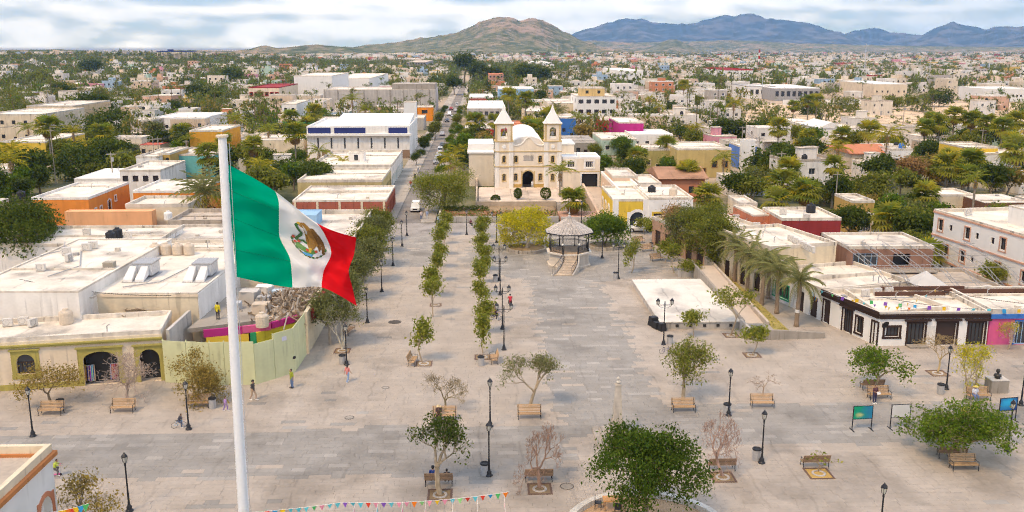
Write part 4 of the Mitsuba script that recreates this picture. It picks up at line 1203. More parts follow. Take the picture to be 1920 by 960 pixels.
part(rf, 'step', MB().box(3.0, 5.0, -1.0, -.05, 0, .18, CONC, Mr), 'painted')
gr = MB()
for i in range(9):
    gr.box(5.05 + .1 * i, 5.075 + .1 * i, -.09, -.06, .3, 2.1, CLEAN, Mr)
gr.box(5.0, 5.92, -.1, -.05, 2.1, 2.15, CLEAN, Mr).box(5.0, 5.92, -.1, -.05, .28, .33, CLEAN, Mr)
part(rf, 'grille', gr, 'metal')
sd = tag('satellite_dish', 'dark round satellite dish on the white corner building', 'satellite dish')
dd = MB().lathe([(0, 0), (.2, .03), (.36, .1), (.42, .17), (.4, .18), (.34, .12), (0, .03)], BLACK, 14)
dd.v[0] = tr(Mr @ mat((.35, -.55, 2.55), .3) @ mat(tilt=(math.radians(115), [1, 0, 0])), dd.v[0])
part(sd, 'bowl', dd, 'metal', smooth=True)
part(sd, 'arm', MB().tube(tr(Mr, [[.35, -.05, 2.4], [.35, -.5, 2.5]]), .04, IRON, 6), 'metal')
pk, Mp, Lp, _ = building('pink house with blue cornice and white grilles at right edge', (52.35, 90.6), (62, 90.6), 9, 3.35, PINK, ROOF, {'front': [(3.6, 0, 1.7, 2.5, 0, 'g', SKYB), (7.5, .6, 1.3, 1.8, 0, 'w', BLUE)]}, .5, BLUE, name='pink_house', cat='house')
part(pk, 'cornice', MB().box(-.02, Lp, -.22, -.04, 2.85, 3.3, BLUE, Mp), 'painted')
for x0 in (2.2, 4.5):
    gr = MB()
    for i in range(7):
        gr.box(x0 + .09 * i, x0 + .02 + .09 * i, -.12, -.09, .25, 2.3, CLEAN, Mp)
    for z in (.25, 1.2, 2.28):
        gr.box(x0 - .04, x0 + .62, -.13, -.08, z, z + .05, CLEAN, Mp)
    part(pk, 'grille', gr, 'metal')
pd = tag('satellite_dish_001', 'pale round satellite dish above the pink house', 'satellite dish')
USED['satellite_dish'] = 1
dd = MB().lathe([(0, 0), (.25, .03), (.48, .12), (.5, .14), (.3, .06), (0, .03)], CREAM2, 14)
dd.v[0] = tr(Mp @ mat((4.3, -.3, 3.9), -.4) @ mat(tilt=(math.radians(100), [1, 0, 0])), dd.v[0])
part(pd, 'bowl', dd, 'painted', smooth=True)
part(pd, 'mast', MB().tube(tr(Mp, [[4.3, .1, 3.3], [4.3, -.2, 3.9]]), .03, IRON, 6), 'metal')
# street row behind the corner: white shop with green frame, cream block, dark shops
dirn = (A - C) / np.linalg.norm(A - C)
P = A + dirn * .12
for lab, ln_, h_, c, ops in (('white palm street shop with dark brown doors next to corner building', 5.2, 3.3, CLEAN, [(1.2, 0, 1.4, 2.4, 0, 'd', None), (3.8, 0, 1.4, 2.4, 0, 'd', None)]),
                             ('white palm street shop with green frame', 5.5, 3.3, WHITE, [(2.8, .6, 3.2, 1.7, 0, 'w', GREEN)]),
                             ('tall blank cream block on the palm street', 13, 5.9, CREAM2, [(3, 0, 1.4, 2.4, 0, 'd', None), (7, 0, 1.4, 2.4, 0, 'd', None), (10.5, 0, 1.4, 2.4, 0, 'd', None)]),
                             ('terracotta restaurant row at the far end of palm street', 20, 4.0, col(.50, .32, .22, .6), [(2 + 3.4 * i, 0, 2, 2.5, 0, 'd', None) for i in range(6)])):
    Q = P + dirn * ln_
    building(lab, Q, P, 12 if h_ < 5 else 9.5, h_, c, ROOF, {'front': ops}, .4, GREEN if 'green' in lab else None, name='shop_building', cat='building')
    P = Q + dirn * .1
LAND['the blank cream block'] = (1500, 470)
# brick building with steel skeleton, terrace, tent
bq, Mq, Lq, _ = building('unfinished brick house with glazed upper corner behind the corner building', (46, 113), (57, 113), 9, 5.4, col(.30, .17, .12, .8), ROOF2, {'front': [(2, .2, 1.4, 2.2, 0, 'd', None), (2.4, 3.2, 3.2, 1.6, 0, 'w', SKYB), (7, 3.1, 2.2, 1.6, 0, 'o')]}, .3, name='brick_house', cat='house')
part(bq, 'balcony', MB().box(0, Lq, -1.6, -.04, 2.6, 2.75, CONC, Mq), 'painted')
rl = MB()
for x in np.linspace(.1, Lq - .1, 14):
    rl.tube(tr(Mq, [[x, -1.5, 2.75], [x, -1.5, 3.6]]), .02, STEEL, 4)
rl.tube(tr(Mq, [[0.1, -1.5, 3.6], [Lq - .1, -1.5, 3.6]]), .03, STEEL, 5)
part(bq, 'balcony_rail', rl, 'metal')
STEELD = col(.40, .39, .37, .3)
sf = thing('steel_frame', 'pale steel roof skeleton of long bent trusses over the brick house yard', 'steel frame')
for i in range(7):
    x = 45.2 + 2.6 * i
    pts = [(x, 113.2, 5.9), (x + .4, 109, 5.4), (x + .9, 104, 4.5), (x + 1.2, 101, 3.2), (x + 1.3, 100.2, .2)]
    up = [(x, 113.2, 6.3), (x + .4, 109, 5.9), (x + .9, 104, 5.0), (x + 1.4, 100.6, 3.4)]
    mb = MB().tube(pts, .045, STEELD, 5).tube(up, .04, STEELD, 5)
    for j in range(12):
        s = j / 12
        a = np.array([np.interp(s, [0, .33, .7, 1], [p[k] for p in up]) for k in range(3)])
        b = np.array([np.interp(min(1, s + .06), [0, .33, .7, 1], [p[k] for p in pts[:4]]) for k in range(3)])
        mb.tube([a, b], .02, STEELD, 4)
    part(sf, 'truss', mb, 'metal')
for y, z in ((112, 6.2), (107.5, 5.7), (104, 5.05), (101.4, 3.9)):
    part(sf, 'purlin', MB().tube([(45.0 + (113 - y) * .1, y, z), (61.5 + (113 - y) * .1, y, z)], .04, STEELD, 5), 'metal')
building('grey paved yard block under the steel skeleton', (44, 100.2), (61, 100.2), 12.6, 2.4, CONC, ROOF3, {}, .4, name='yard_block', cat='building')
building('low white annex of the three-storey block behind the corner building', (57, 108), (72, 108), 6, 1.3, CLEAN, ROOF, {}, .3, name='annex', cat='building')
tn = thing('shade_tent', 'white peaked shade tent behind the corner building roof', 'tent')
tx, ty = 50.6, 101.5
part(tn, 'canopy', MB().add([[tx, ty, 5.3], [tx - 1.7, ty - 1.5, 3.9], [tx + 1.9, ty - 1.5, 3.9], [tx + 1.9, ty + 1.5, 3.9], [tx - 1.7, ty + 1.5, 3.9]], [[0, 1, 2], [0, 2, 3], [0, 3, 4], [0, 4, 1]], CLEAN), 'cloth')
for dx, dy in ((-1.6, -1.4), (1.8, -1.4), (1.8, 1.4), (-1.6, 1.4)):
    part(tn, 'pole', MB().tube([(tx + dx, ty + dy, 2.3), (tx + dx, ty + dy, 3.95)], .03, STEEL, 5), 'metal')
for i, (x0, x1, y, z) in enumerate(((43.2, 51.0, 97.5, 3.75), (44.5, 54, 99.2, 3.9), (51.5, 62, 98.6, 3.7))):
    k = tag(numbered('roof_beam'), ('rusty brown beam lying on corner building roof, nearest the plaza', 'long brown beam across the corner building roof behind the first', 'dark red beam across the roofs towards the pink house')[i], 'beam')
    MB().box(x0, x1, y, y + .25, z - .3, z + .12, col(.12, .06, .04, .5)).put(k, 'painted')
# white three-storey block with pink trim
A3, B3 = at(1752, 396, 7.9)[:2], at(1919, 444, 7.9)[:2]
L3 = float(np.linalg.norm(B3 - A3))
B3 = A3 + (B3 - A3) * 1.35
PT = col(.62, .36, .25, .5)
w3 = []
for z_, lst in ((5.55, ((.095, 1), (.22, 0), (.42, 1), (.53, 0), (.70, 0), (.81, 1), (1.1, 1))), (2.35, ((.08, 0), (.19, 1), (.39, 1), (.50, 0), (.67, 0), (.78, 1), (1.05, 1))), (.1, ((.05, 0), (.14, 0), (.28, 0), (.36, 0), (.6, 0), (.8, 0)))):
    for s_, kind in lst:
        w3.append((s_ * L3, z_ if kind else z_ + .35, 1.05 if kind else .65, 1.5 if kind else .8, 0, 'w', BROWN))
big = [o for o in w3 if o[2] > 1]
bw_, Mw, Lw_, _ = building('white three-storey block with pink string courses at right', A3, B3, 14, 7.75, CLEAN, ROOF, {'front': w3}, .45, None, cornice=None, name='apartment_building', cat='building')
LAND['the white three-storey block'] = (1830, 460)
for z in (1.4, 4.6, 7.75):
    part(bw_, 'string_course', MB().box(-.06, Lw_ + .06, -.14, -.03, z, z + .22, PT, Mw), 'painted')
for o in big:
    tb = MB()
    x, z, w, hh = o[:4]
    for b in ((x - w / 2 - .16, x - w / 2, z - .16, z + hh + .16), (x + w / 2, x + w / 2 + .16, z - .16, z + hh + .16), (x - w / 2, x + w / 2, z + hh, z + hh + .16), (x - w / 2 - .24, x + w / 2 + .24, z - .3, z - .162)):
        tb.box(b[0], b[1], -.07, -.003, b[2], b[3], PT, Mw)
    part(bw_, 'window_surround', tb, 'painted')
building('white stair head on the three-storey block roof', tuple(A3 + (B3 - A3) * .55 + np.array([4., 5.])), tuple(A3 + (B3 - A3) * .95 + np.array([4., 5.])), 5, 2.2, CLEAN, ROOF, {}, .1, z0=7.8, name='roof_hut', cat='hut')
# the corner of a house at the bottom left, with orange trim and an arch
A4, B4 = at(-150, 1130)[:2], None
hx = thing('near_house', 'white house corner with orange cornice and arch at bottom left', 'house')
zc = 6.2
P0, P1 = at(-30, 975, zc)[:2], at(97, 855, zc)[:2]
P1b = at(-80, 850, zc)[:2]
Mh, Lh = frame((*P0, 0), (*P1, 0))
Wm = MB()
ho = [(Lh - 1.35, 1.6, 1.5, 2.6, 1)]
wall_with_holes(Wm, Mh, Lh, zc, ho, CLEAN, back=.5)
part(hx, 'wall', Wm, 'painted')
opening(hx, Mh, (*ho[0], 'o'), TERRA, .3, back=.5)
Dh = 5.0
bx = MB().box(0, Lh - .001, .52, Dh, -.05, zc - .3, CLEAN, Mh)
part(hx, 'core', bx, 'painted')
part(hx, 'cornice', MB().box(-.2, Lh + .25, -.25, .4, zc, zc + .28, col(.50, .20, .07, .5), Mh).box(Lh - .4, Lh + .25, .401, Dh, zc, zc + .28, col(.50, .20, .07, .5), Mh), 'painted')
part(hx, 'parapet', MB().box(-.1, Lh + .08, -.02, .3, zc + .28, zc + .75, CREAM2, Mh).box(Lh - .25, Lh + .08, .301, Dh, zc + .28, zc + .75, CREAM2, Mh).box(-.1, Lh - .251, Dh - .35, Dh, zc + .28, zc + .75, CREAM2, Mh), 'painted')
part(hx, 'roof', MB().box(0, Lh - .3, .35, Dh - .4, zc - .28, zc + .1, ROOF3, Mh), 'painted')
LAND['the bottom left house corner'] = (50, 900)
for i, (a, b, lab) in enumerate((((43, 95.5, 3.9), (56, 91, 3.75), 'dark cable over the corner building roof, nearest the plaza'), ((46, 101, 4.6), (60, 91, 3.9), 'dark cable crossing behind the corner building roof'), ((-46, 92, 7.5), (-30, 88.5, 6.6), 'dark cable over the left white roof block'))):
    k = tag(numbered('cable'), lab, 'cable')
    t = np.linspace(0, 1, 12)[:, None]
    MB().tube(np.array(a) + (np.array(b) - a) * t - np.c_[t * 0, t * 0, 2.0 * t * (1 - t)], .03, IRON, 4).put(k, 'plain')
for i, (p0, p1, p2, lab) in enumerate((((10, 600, 4.55), (110, 598, 4.55), (150, 590, 4.55), 'grey pipe along the foot of the left white roof block'), ((90, 520, 7.3), (150, 500, 7.3), (152, 470, 7.3), 'thin pipe running across the left white roof'), ((230, 540, 6.3), (300, 530, 6.3), (360, 500, 6.3), 'bent pipe in front of the cooling plants'), ((60, 485, 7.3), (120, 470, 7.3), (122, 455, 7.3), 'pipe at the back of left white roof'))):
    k = tag(numbered('pipe'), lab, 'pipe')
    MB().tube([at(*p0) + [0, 0, .1], at(*p1) + [0, 0, .1], at(*p2) + [0, 0, .1]], .06, GREY, 5).put(k, 'plain')
# rooftop kit: tanks, air conditioners, ducts
for px, py, z, c in ((208, 452, 5.25, BLACK), (221, 446, 5.25, BLACK), (292, 477, 6.3, PLASTIC), (312, 477, 6.3, PLASTIC), (334, 477, 6.3, PLASTIC), (355, 477, 6.3, PLASTIC), (125, 606, 4.5, PLASTIC), (492, 612, 3.64, PLASTIC), (40, 372, 4.0, BLACK), (1520, 398, 5.45, BLACK), (1222, 362, 4.7, BLACK), (1262, 366, 5.0, PLASTIC), (1690, 278, 5.1, BLUE), (316, 412, 3.7, CLEAN)):
    p = at(px, py, z)
    tank(p[0], p[1], z, .62 if py > 400 else .7, 1.35, c, 'black ribbed water tank' if c == BLACK else 'bright blue water tank' if c == BLUE else 'pale beige water tank' if c != CLEAN else 'white round water tank')
for px, py, z, rz in ((15, 612, 4.5, .2), (45, 609, 4.5, .1), (62, 612, 4.5, 1.2), (77, 508, 7.3, 0), (173, 520, 6.35, .1), (130, 490, 7.3, 1.4), (125, 478, 7.3, .3), (163, 470, 7.3, 0), (175, 466, 7.3, .2), (163, 440, 5.3, 0), (240, 446, 5.3, .2), (1645, 553, 3.2, .3), (1622, 556, 3.2, 0), (1666, 552, 3.2, 0), (1722, 548, 3.2, .2), (1380, 413, 3.7, 0), (1418, 428, 4.1, 0), (1444, 438, 4.1, .4), (1468, 402, 5.45, 0), (1512, 412, 5.45, 0), (1815, 402, 7.9, .2), (1850, 548, 3.2, .2)):
    p = at(px, py, z)
    ac(p[0], p[1], z, rz, 1.0 if py > 500 else 1.1)
for i in range(6):
    p = at(1482 + 8 * i, 452 + 4.3 * i, 5.9)
    ac(p[0], p[1], 5.9, -1.3, 1.0, 'grey roof condenser')
for i, (px, py) in enumerate(((262, 523), (374, 523))):
    p = at(px, py, 6.3)
    k = tag(numbered('duct_unit'), ('large grey roof cooling plant with two white ducts, the left one', 'large grey roof cooling plant with two white ducts, beside the flagpole')[i], 'cooling plant')
    part(k, 'housing', MB().box(p[0] - .8, p[0] + 1.1, p[1] + .6, p[1] + 3.2, 6.5, 7.7, STEEL), 'metal')
    part(k, 'cap', MB().box(p[0] - .9, p[0] + 1.2, p[1] + .5, p[1] + 3.3, 7.7, 7.85, GREY), 'metal')
    for s in (-1.0, .35):
        x = p[0] + s * .9
        mb = MB()
        v = [[x - .35, p[1] - 1.3, 6.32], [x + .55, p[1] - 1.3, 6.32], [x + .45, p[1] + .6, 6.6], [x - .25, p[1] + .6, 6.6], [x - .35, p[1] - 1.3, 6.55], [x + .55, p[1] - 1.3, 6.55], [x + .45, p[1] + .6, 7.55], [x - .25, p[1] + .6, 7.55]]
        mb.add(v, [[0, 3, 2, 1], [4, 5, 6, 7], [0, 1, 5, 4], [1, 2, 6, 5], [2, 3, 7, 6], [3, 0, 4, 7]], CLEAN)
        part(k, 'duct', mb, 'plain')
    part(k, 'skid', MB().box(p[0] - 1.4, p[0] + 1.3, p[1] - 1.4, p[1] + 3.3, 6.26, 6.32, GREY), 'plain')
p = at(205, 520, 6.3)
k = tag('cabinet', 'tall grey metal roof cabinet left of the cooling plants', 'cabinet')
part(k, 'body', MB().box(p[0] - .6, p[0] + .5, p[1], p[1] + .9, 6.32, 7.9, col(.42, .38, .31, .6)), 'painted')
part(k, 'door', MB().box(p[0] - .5, p[0] + .4, p[1] - .05, p[1] - .002, 6.4, 7.8, col(.38, .34, .28, .6)), 'painted')
for i, (px, py) in enumerate(((255, 582), (287, 580), (320, 579), (245, 592))):
    p = at(px, py, 4.5)
    k = tag(numbered('timber_stack'), ('leftmost stack of weathered planks on the shop roof terrace', 'middle stack of weathered planks on the shop roof terrace', 'rightmost stack of weathered planks on the shop roof terrace', 'loose low stack of planks nearest the shop roof edge')[i], 'timber')
    rr = np.random.default_rng(40 + i)
    for j in range(14 if i < 3 else 6):
        M = mat((p[0] + rr.normal(0, .25), p[1] + rr.normal(0, .2), 4.5 + .06 + .07 * (j // 3)), rr.normal(.15, .3))
        part(k, 'plank', MB().box(-.75, .75, -.06, .06, 0, .06, rub[rr.integers(4)], M), 'painted')

# --- farther landmarks at the right
hb('low grey grandstand with white roof at the sports ground', 1452, 1538, 166, 159, 7, GREY, CLEAN, 8, 1, ww=5, wh=3, door=False, short='the grandstand', name='grandstand', cat='building')
hb('dark roofed stand left of the grey grandstand', 1405, 1456, 163, 158, 7, CLEAN, GREY, 5, 1, ww=4, wh=3, door=False, name='grandstand', cat='building')
hb('white sports hall with pale roof right of the grandstand', 1640, 1702, 158, 152, 8, CREAM, CLEAN, 6, 1, short='the white sports hall', name='hall', cat='building')
hb('long low white school block at the right edge', 1846, 1935, 167, 163, 7, CLEAN, CLEAN, 12, 1, short='the long school block', name='school_block', cat='building')
hb('white hall with red roof edge in the far middle right', 1362, 1412, 132, 128, 10, CLEAN, MAROON, 8, 2, door=False, parapet=.8, cornice=RED, short='the red edged hall', name='hall', cat='building')
hb('big white block with few windows right of the far palms', 1160, 1206, 133, 128, 12, CLEAN, CLEAN, 5, 2, door=False, short='the big white block', name='apartment_building', cat='building')
hb('salmon coloured house with dark openings in the trees', 916, 944, 140, 136, 10, col(.5, .28, .2, .5), TERRA, 4, 3, door=False, short='the salmon house', name='house')
hb('white house with small windows left of the salmon house', 1000, 1034, 118, 115, 9, CLEAN, CLEAN, 4, 2, door=False)
w = thing('boundary_wall', 'long white boundary wall of the sports ground', 'wall')
p, q = at(1468, 197), at(1655, 194)
part(w, 'wall', MB().box(p[0], q[0], p[1], p[1] + .4, 0, 2.8, CLEAN), 'painted')
part(w, 'coping', MB().box(p[0], q[0], p[1] - .1, p[1] + .5, 2.8, 2.95, GREY), 'painted')
# ------------------------------------------------------------------ trees
BARK = col(.25, .19, .125, .5)
PALEBARK = col(.42, .33, .22, .5)
GREYBARK = col(.34, .30, .25, .5)
TWIG = col(.30, .215, .15, .5)
LEAFC = {k: [col(*c)[0] for c in v] for k, v in dict(
    dark=[(0.072, 0.105, 0.018), (0.099, 0.135, 0.022), (0.143, 0.171, 0.029)],
    deep=[(.058, .105, .014), (.085, .140, .018), (.125, .178, .026)],
    lush=[(0.105, 0.177, 0.018), (0.143, 0.222, 0.023), (0.205, 0.268, 0.031)],
    mid=[(0.167, 0.194, 0.032), (0.217, 0.234, 0.038), (0.273, 0.268, 0.047)],
    olive=[(0.285, 0.217, 0.054), (0.353, 0.262, 0.063), (0.415, 0.296, 0.077)],
    yellow=[(0.546, 0.490, 0.020), (0.670, 0.570, 0.027), (0.434, 0.422, 0.023)],
    greygreen=[(0.205, 0.217, 0.074), (0.254, 0.253, 0.088), (0.167, 0.180, 0.056)],
    young=[(0.198, 0.234, 0.032), (0.267, 0.291, 0.041), (0.347, 0.331, 0.056)],
    dry=[(0.409, 0.251, 0.108), (0.484, 0.296, 0.126), (0.347, 0.228, 0.090)],
    palm=[(0.205, 0.251, 0.036), (0.285, 0.314, 0.045), (0.372, 0.353, 0.054)],
    gold=[(0.409, 0.353, 0.032), (0.533, 0.427, 0.038), (0.322, 0.308, 0.032)],
    date=[(0.223, 0.239, 0.086), (0.279, 0.283, 0.106), (0.322, 0.299, 0.117)]).items()}


def unit(v):
    return v / (np.linalg.norm(v, axis=-1, keepdims=True) + 1e-12)


def skeleton(rg, levels=4, kids=(2, 3), spread=.75, up=.25, trunk=.35, wander=.25, stems=1, flat=0.):
    """Branches as (points, radius at start, radius at end) in a unit tree, and the tips."""
    out, tips = [], []

    def grow(p, d, ln, r, lv):
        pts = [p]
        for i in range(3):
            d = unit(d + rg.normal(0, wander, 3) * (.5 if lv == levels else 1) + np.array([0, 0, up * .25]))
            p = p + d * ln / 3
            pts.append(p)
        r1 = r * (.72 if lv else .4)
        out.append((np.array(pts), r, r1, lv))
        if lv == 0:
            tips.append((p, d))
            return
        if lv <= 1:
            tips.append((pts[2], d))
        n = rg.integers(kids[0], kids[1] + 1)
        a0 = rg.uniform(0, 6.28)
        e = unit(np.cross(d, [.31, .2, .9]))
        g = np.cross(d, e)
        for i in range(n):
            a = a0 + 6.283 * i / n + rg.normal(0, .35)
            s = spread * rg.uniform(.65, 1.25)
            nd = unit(d * math.cos(s) + (e * math.cos(a) + g * math.sin(a)) * math.sin(s) + np.array([0, 0, up]))
            nd[2] *= (1 - flat)
            grow(p - d * ln * rg.uniform(0, .12), unit(nd), ln * rg.uniform(.62, .86), r1 * rg.uniform(.7, .85), lv - 1)

    for s in range(stems):
        d = unit(np.array([rg.normal(0, .1 + .25 * (stems > 1)), rg.normal(0, .1 + .25 * (stems > 1)), 1.0]))
        grow(np.zeros(3), d, trunk, .055 / math.sqrt(stems), levels)
    return out, tips


def leaves(mb, rg, centres, n, sigma, size, cols, droop=.3, flatten=.75):
    """n leaves of two bent triangles round each centre."""
    c = np.repeat(np.asarray(centres), n, 0)
    m = len(c)
    off = rg.normal(0, 1, (m, 3)) * sigma * np.array([1, 1, flatten])
    p = c + off
    nrm = unit(rg.normal(0, 1, (m, 3)) * .75 + unit(off) * .6 + np.array([0, 0, .7]))
    a = unit(np.cross(nrm, rg.normal(0, 1, (m, 3))))
    a = unit(a - np.array([0, 0, droop]))
    b = np.cross(nrm, a)
    s = size * rg.uniform(.6, 1.35, (m, 1))
    v = np.stack([p - a * s * .5, p + b * s * .32 + nrm * s * .08, p + a * s * .6, p - b * s * .32 + nrm * s * .08], 1).reshape(-1, 3)
    i = np.arange(m)[:, None] * 4
    f = np.vstack([i + [0, 1, 2], i + [0, 2, 3]])
    tone = np.clip(rg.normal(.5, .2, m) + np.repeat(rg.normal(0, .17, len(centres)), n), 0, 1)
    u = np.c_[np.repeat(np.asarray(cols)[rg.integers(0, len(cols), m)], 4), np.repeat(tone, 4)]
    return mb.add(v, f, u)


def make_tree(seed, H, R, kind, levels=4, n=26, sigma=.5, leaf=.28, trunk=.35, spread=.75, up=.25, stems=1, thick=1., bark=BARK, lean=(0, 0), kids=(2, 3), droop=.3, flat=0., wander=.25, sides=(7, 5, 4, 3, 3, 3, 3), bare=0., minr=.012, fill=0, skirt=None):
    """(wood, leaves) of a tree H metres tall whose crown reaches R from the trunk."""
    rg = np.random.default_rng(seed)
    br, tips = skeleton(rg, levels, kids, spread, up, trunk, wander, stems, flat)
    allp = np.vstack([b[0] for b in br])
    pad = sigma if n else 0
    cen = (allp[:, :2].max(0) + allp[:, :2].min(0)) / 2
    ext = np.abs(allp[:, :2] - cen).max()
    sc = np.array([(R - pad) / max(ext, .05)] * 2 + [(H - pad) / allp[:, 2].max()])
    sh = lambda p: (p + np.c_[p[:, 2:] * 0 - cen[0] * np.clip(p[:, 2:] / .5, 0, 1) + lean[0] * p[:, 2:], p[:, 2:] * 0 - cen[1] * np.clip(p[:, 2:] / .5, 0, 1) + lean[1] * p[:, 2:], p[:, 2:] * 0]) * sc
    wood = MB()
    for pts, r0, r1, lv in br:
        k = H * .62 * thick
        wood.tube(sh(pts), np.linspace(r0 * k, max(r1 * k, minr), 4), bark, sides[min(levels - lv, 6)], caps=False)
    lf = MB()
    if n:
        tp = sh(np.array([t[0] for t in tips]))
        if bare:
            tp = tp[rg.random(len(tp)) > bare]
        if fill:
            q = unit(rg.normal(0, 1, (fill, 3))) * rg.uniform(.55, 1, (fill, 1)) ** .5
            lo, hi = np.percentile(tp, 4, 0), np.percentile(tp, 96, 0)
            if skirt is not None:
                lo[2] = skirt * H
            q = (lo + hi) / 2 + q * (hi - lo) / 2
            tp = np.vstack([tp, q])
        leaves(lf, rg, tp, n, sigma, leaf, LEAFC[kind], droop)
    return wood, lf


def tree_at(name, x, y, wood, lf, label=None, cat='tree', group=None, z=0., desc=None):
    key = tag(numbered(name), label, cat, group)
    M = mat((x, y, z))
    part(key, 'trunk', wood, 'bark', M, smooth=True)
    if lf is not None and lf.v:
        part(key, 'crown', lf, 'leaf', M)
    if desc:
        later(key, desc, (x, y, z + 2.5), group)
    return key


def near(px, py, top, halfw, label, seed, kind='mid', name='plaza_tree', z=0., **kw):
    """A tree by the pixel of its foot, the row of its top and half its width in pixels."""
    p = at(px, py, z)
    dist = (p - EYE) @ FWD
    R = halfw * dist / FOCAL * 1.1
    H = (30 - z) * (py - top) / (py - 90) * 1.06
    w, l = make_tree(seed, H, R, kind, **kw)
    return tree_at(name, p[0], p[1], w, l, label, z=z)


DRYBARE = dict(n=0, levels=6, kids=(3, 3), trunk=.36, spread=.62, up=.10, wander=.22, thick=.8, minr=.017)
near(97, 760, 682, 58, 'olive leaved plaza tree behind the leftmost bench', 1, 'olive', levels=5, n=15, sigma=.42, leaf=.17, trunk=.42)
near(237, 752, 662, 56, 'bare forked plaza tree before the wide shop arch', 2, bark=col(.46, .36, .29, .4), stems=3, **{**DRYBARE, 'trunk': .42, 'spread': .7, 'levels': 5, 'thick': 1.25, 'minr': .021})
near(370, 750, 658, 54, 'olive leaved tree in front of the pale green hoarding', 3, 'olive', levels=5, n=13, sigma=.38, leaf=.17, stems=2, trunk=.5, spread=.85, up=.15, kids=(2, 3))
near(835, 772, 690, 41, 'bare twiggy tree behind bench with seated man in straw hat', 4, bark=col(.30, .235, .13, .5), **DRYBARE)
near(993, 764, 655, 58, 'thinly leaved tree with golden trunk left of the obelisk', 5, 'greygreen', levels=5, kids=(3, 3), n=6, sigma=.25, leaf=.16, minr=.016, bark=PALEBARK, trunk=.48, thick=.95, stems=1, spread=.6)
near(825, 926, 768, 57, 'sparse green tree rising behind the bench with seated couple', 6, 'dark', levels=5, n=9, sigma=.26, leaf=.19, bark=PALEBARK, trunk=.45, bare=.3, spread=.8, kids=(3, 3))
near(1011, 914, 790, 46, 'bare reddish tree in paving square behind the empty lower bench', 7, bark=col(.34, .22, .16, .5), **DRYBARE)
near(1355, 892, 775, 46, 'bare pinkish tree in paving square right of the big tree', 8, bark=col(.40, .27, .21, .5), **{**DRYBARE, 'spread': .62})
near(1280, 750, 632, 55, 'green leaved tree leaning over bench right of the obelisk', 9, 'mid', levels=5, n=9, sigma=.32, leaf=.2, bark=PALEBARK, trunk=.5, lean=(.2, 0), kids=(3, 3))
near(1430, 742, 700, 28, 'stunted bare tree behind bench in the right half of plaza', 10, bark=col(.33, .22, .14, .5), **{**DRYBARE, 'levels': 4})
near(1638, 733, 645, 54, 'open crowned green tree before the white corner building', 11, 'lush', levels=5, n=11, sigma=.3, leaf=.24, bark=PALEBARK, trunk=.4, bare=.4, spread=.85, kids=(3, 3))
near(1758, 698, 630, 44, 'bare yellowish tree in front of the brown corniced building', 12, bark=col(.42, .31, .15, .5), **{**DRYBARE, 'levels': 5})
near(1818, 742, 637, 44, 'feathery yellow green tree left of the bust monument', 13, 'yellow', levels=5, n=8, sigma=.3, leaf=.15, bark=PALEBARK, stems=2)
near(1535, 884, 848, 30, 'tiny sapling in ochre planting square by the small bench', 14, 'young', levels=3, n=2, sigma=.12, leaf=.2, bark=TWIG)
near(1890, 655, 600, 30, 'thin bare tree in front of the pink house', 15, 'yellow', levels=5, n=2, sigma=.2, leaf=.14, bark=PALEBARK)
near(1804, 862, 740, 104, 'broad low spreading green tree between the picture boards at right', 16, 'lush', levels=5, n=24, kids=(3, 3), bare=.32, sigma=.28, leaf=.19, stems=2, trunk=.3, spread=.95, up=.1, thick=1.25, bark=PALEBARK, flat=.25)
w, l = make_tree(350, 6.8, 4.2, 'deep', levels=5, n=50, sigma=.36, leaf=.2, trunk=.28, spread=.9, up=.14, thick=1.0, droop=.8, kids=(3, 3), wander=.24, bare=.14)
tree_at('plaza_tree', BX + .15, BY + 1.3, w, l, 'big dense dark green tree in round bed at bottom centre')
w, l = make_tree(18, 5.0, 2.6, 'olive', levels=5, n=11, sigma=.35, leaf=.17, trunk=.35, spread=.8, bare=.3)
p = at(168, 1030)
tree_at('plaza_tree', p[0], p[1], w, l, 'sparse olive tree at the bottom left beside white house corner')
near(642, 655, 540, 36, 'pale many stemmed tree beside hoarding corner under the flag tip', 19, 'greygreen', levels=5, n=6, sigma=.3, leaf=.17, stems=4, trunk=.55, spread=.4, bark=col(.55, .50, .40, .4))
# rows of young trees
for i, (y, h) in enumerate(((87, 5.5), (103, 4.4), (111, 4.2), (119, 4.6), (127, 4.2), (135, 4.4), (143, 4.2), (150, 4.3))):
    w, l = make_tree(30 + i, h * (.88 + .14 * ((i * 3) % 4) / 3), 1.15 if i < 2 else .95 + .15 * (i % 3) / 2, 'young', levels=3, kids=(3, 3), n=24, sigma=.36, leaf=.28, trunk=.6, spread=.5, thick=.45, bark=PALEBARK, droop=.6)
    k = tree_at('young_tree', -5.75 + .25 * math.sin(i * 2.1), y, w, l, ('nearest slim young tree in the left of the two young rows' if i == 0 else 'farthest young tree in the left young row, near the street' if i == 7 else f"{('second', 'third', 'fourth', 'fifth', 'sixth', 'seventh')[i - 1]} slim young tree from the front in the left young row"), group='young trees in two rows')
for i, (y, h) in enumerate(((89.6, 5.0), (96, 4.3), (104, 4.2), (111, 4.5), (118, 4.2), (125, 4.3), (132, 4.3), (140, 4.2), (148, 4.5))):
    w, l = make_tree(50 + i, h * (.86 + .16 * ((i * 5) % 4) / 3), .95 + .2 * (i % 3) / 2, 'young', levels=3, kids=(3, 3), n=24, sigma=.34, leaf=.28, trunk=.6, spread=.5, thick=.45, bark=PALEBARK, droop=.6)
    tree_at('young_tree', .15 + .3 * math.sin(i * 1.7), y, w, l, ('nearest slim young tree in the row beside the twin lamps' if i == 0 else 'farthest young tree in the row beside the twin lamps' if i == 8 else f"{('second', 'third', 'fourth', 'fifth', 'sixth', 'seventh', 'eighth')[i - 1]} young tree from the front in the row beside the twin lamps"), group='young trees in two rows')
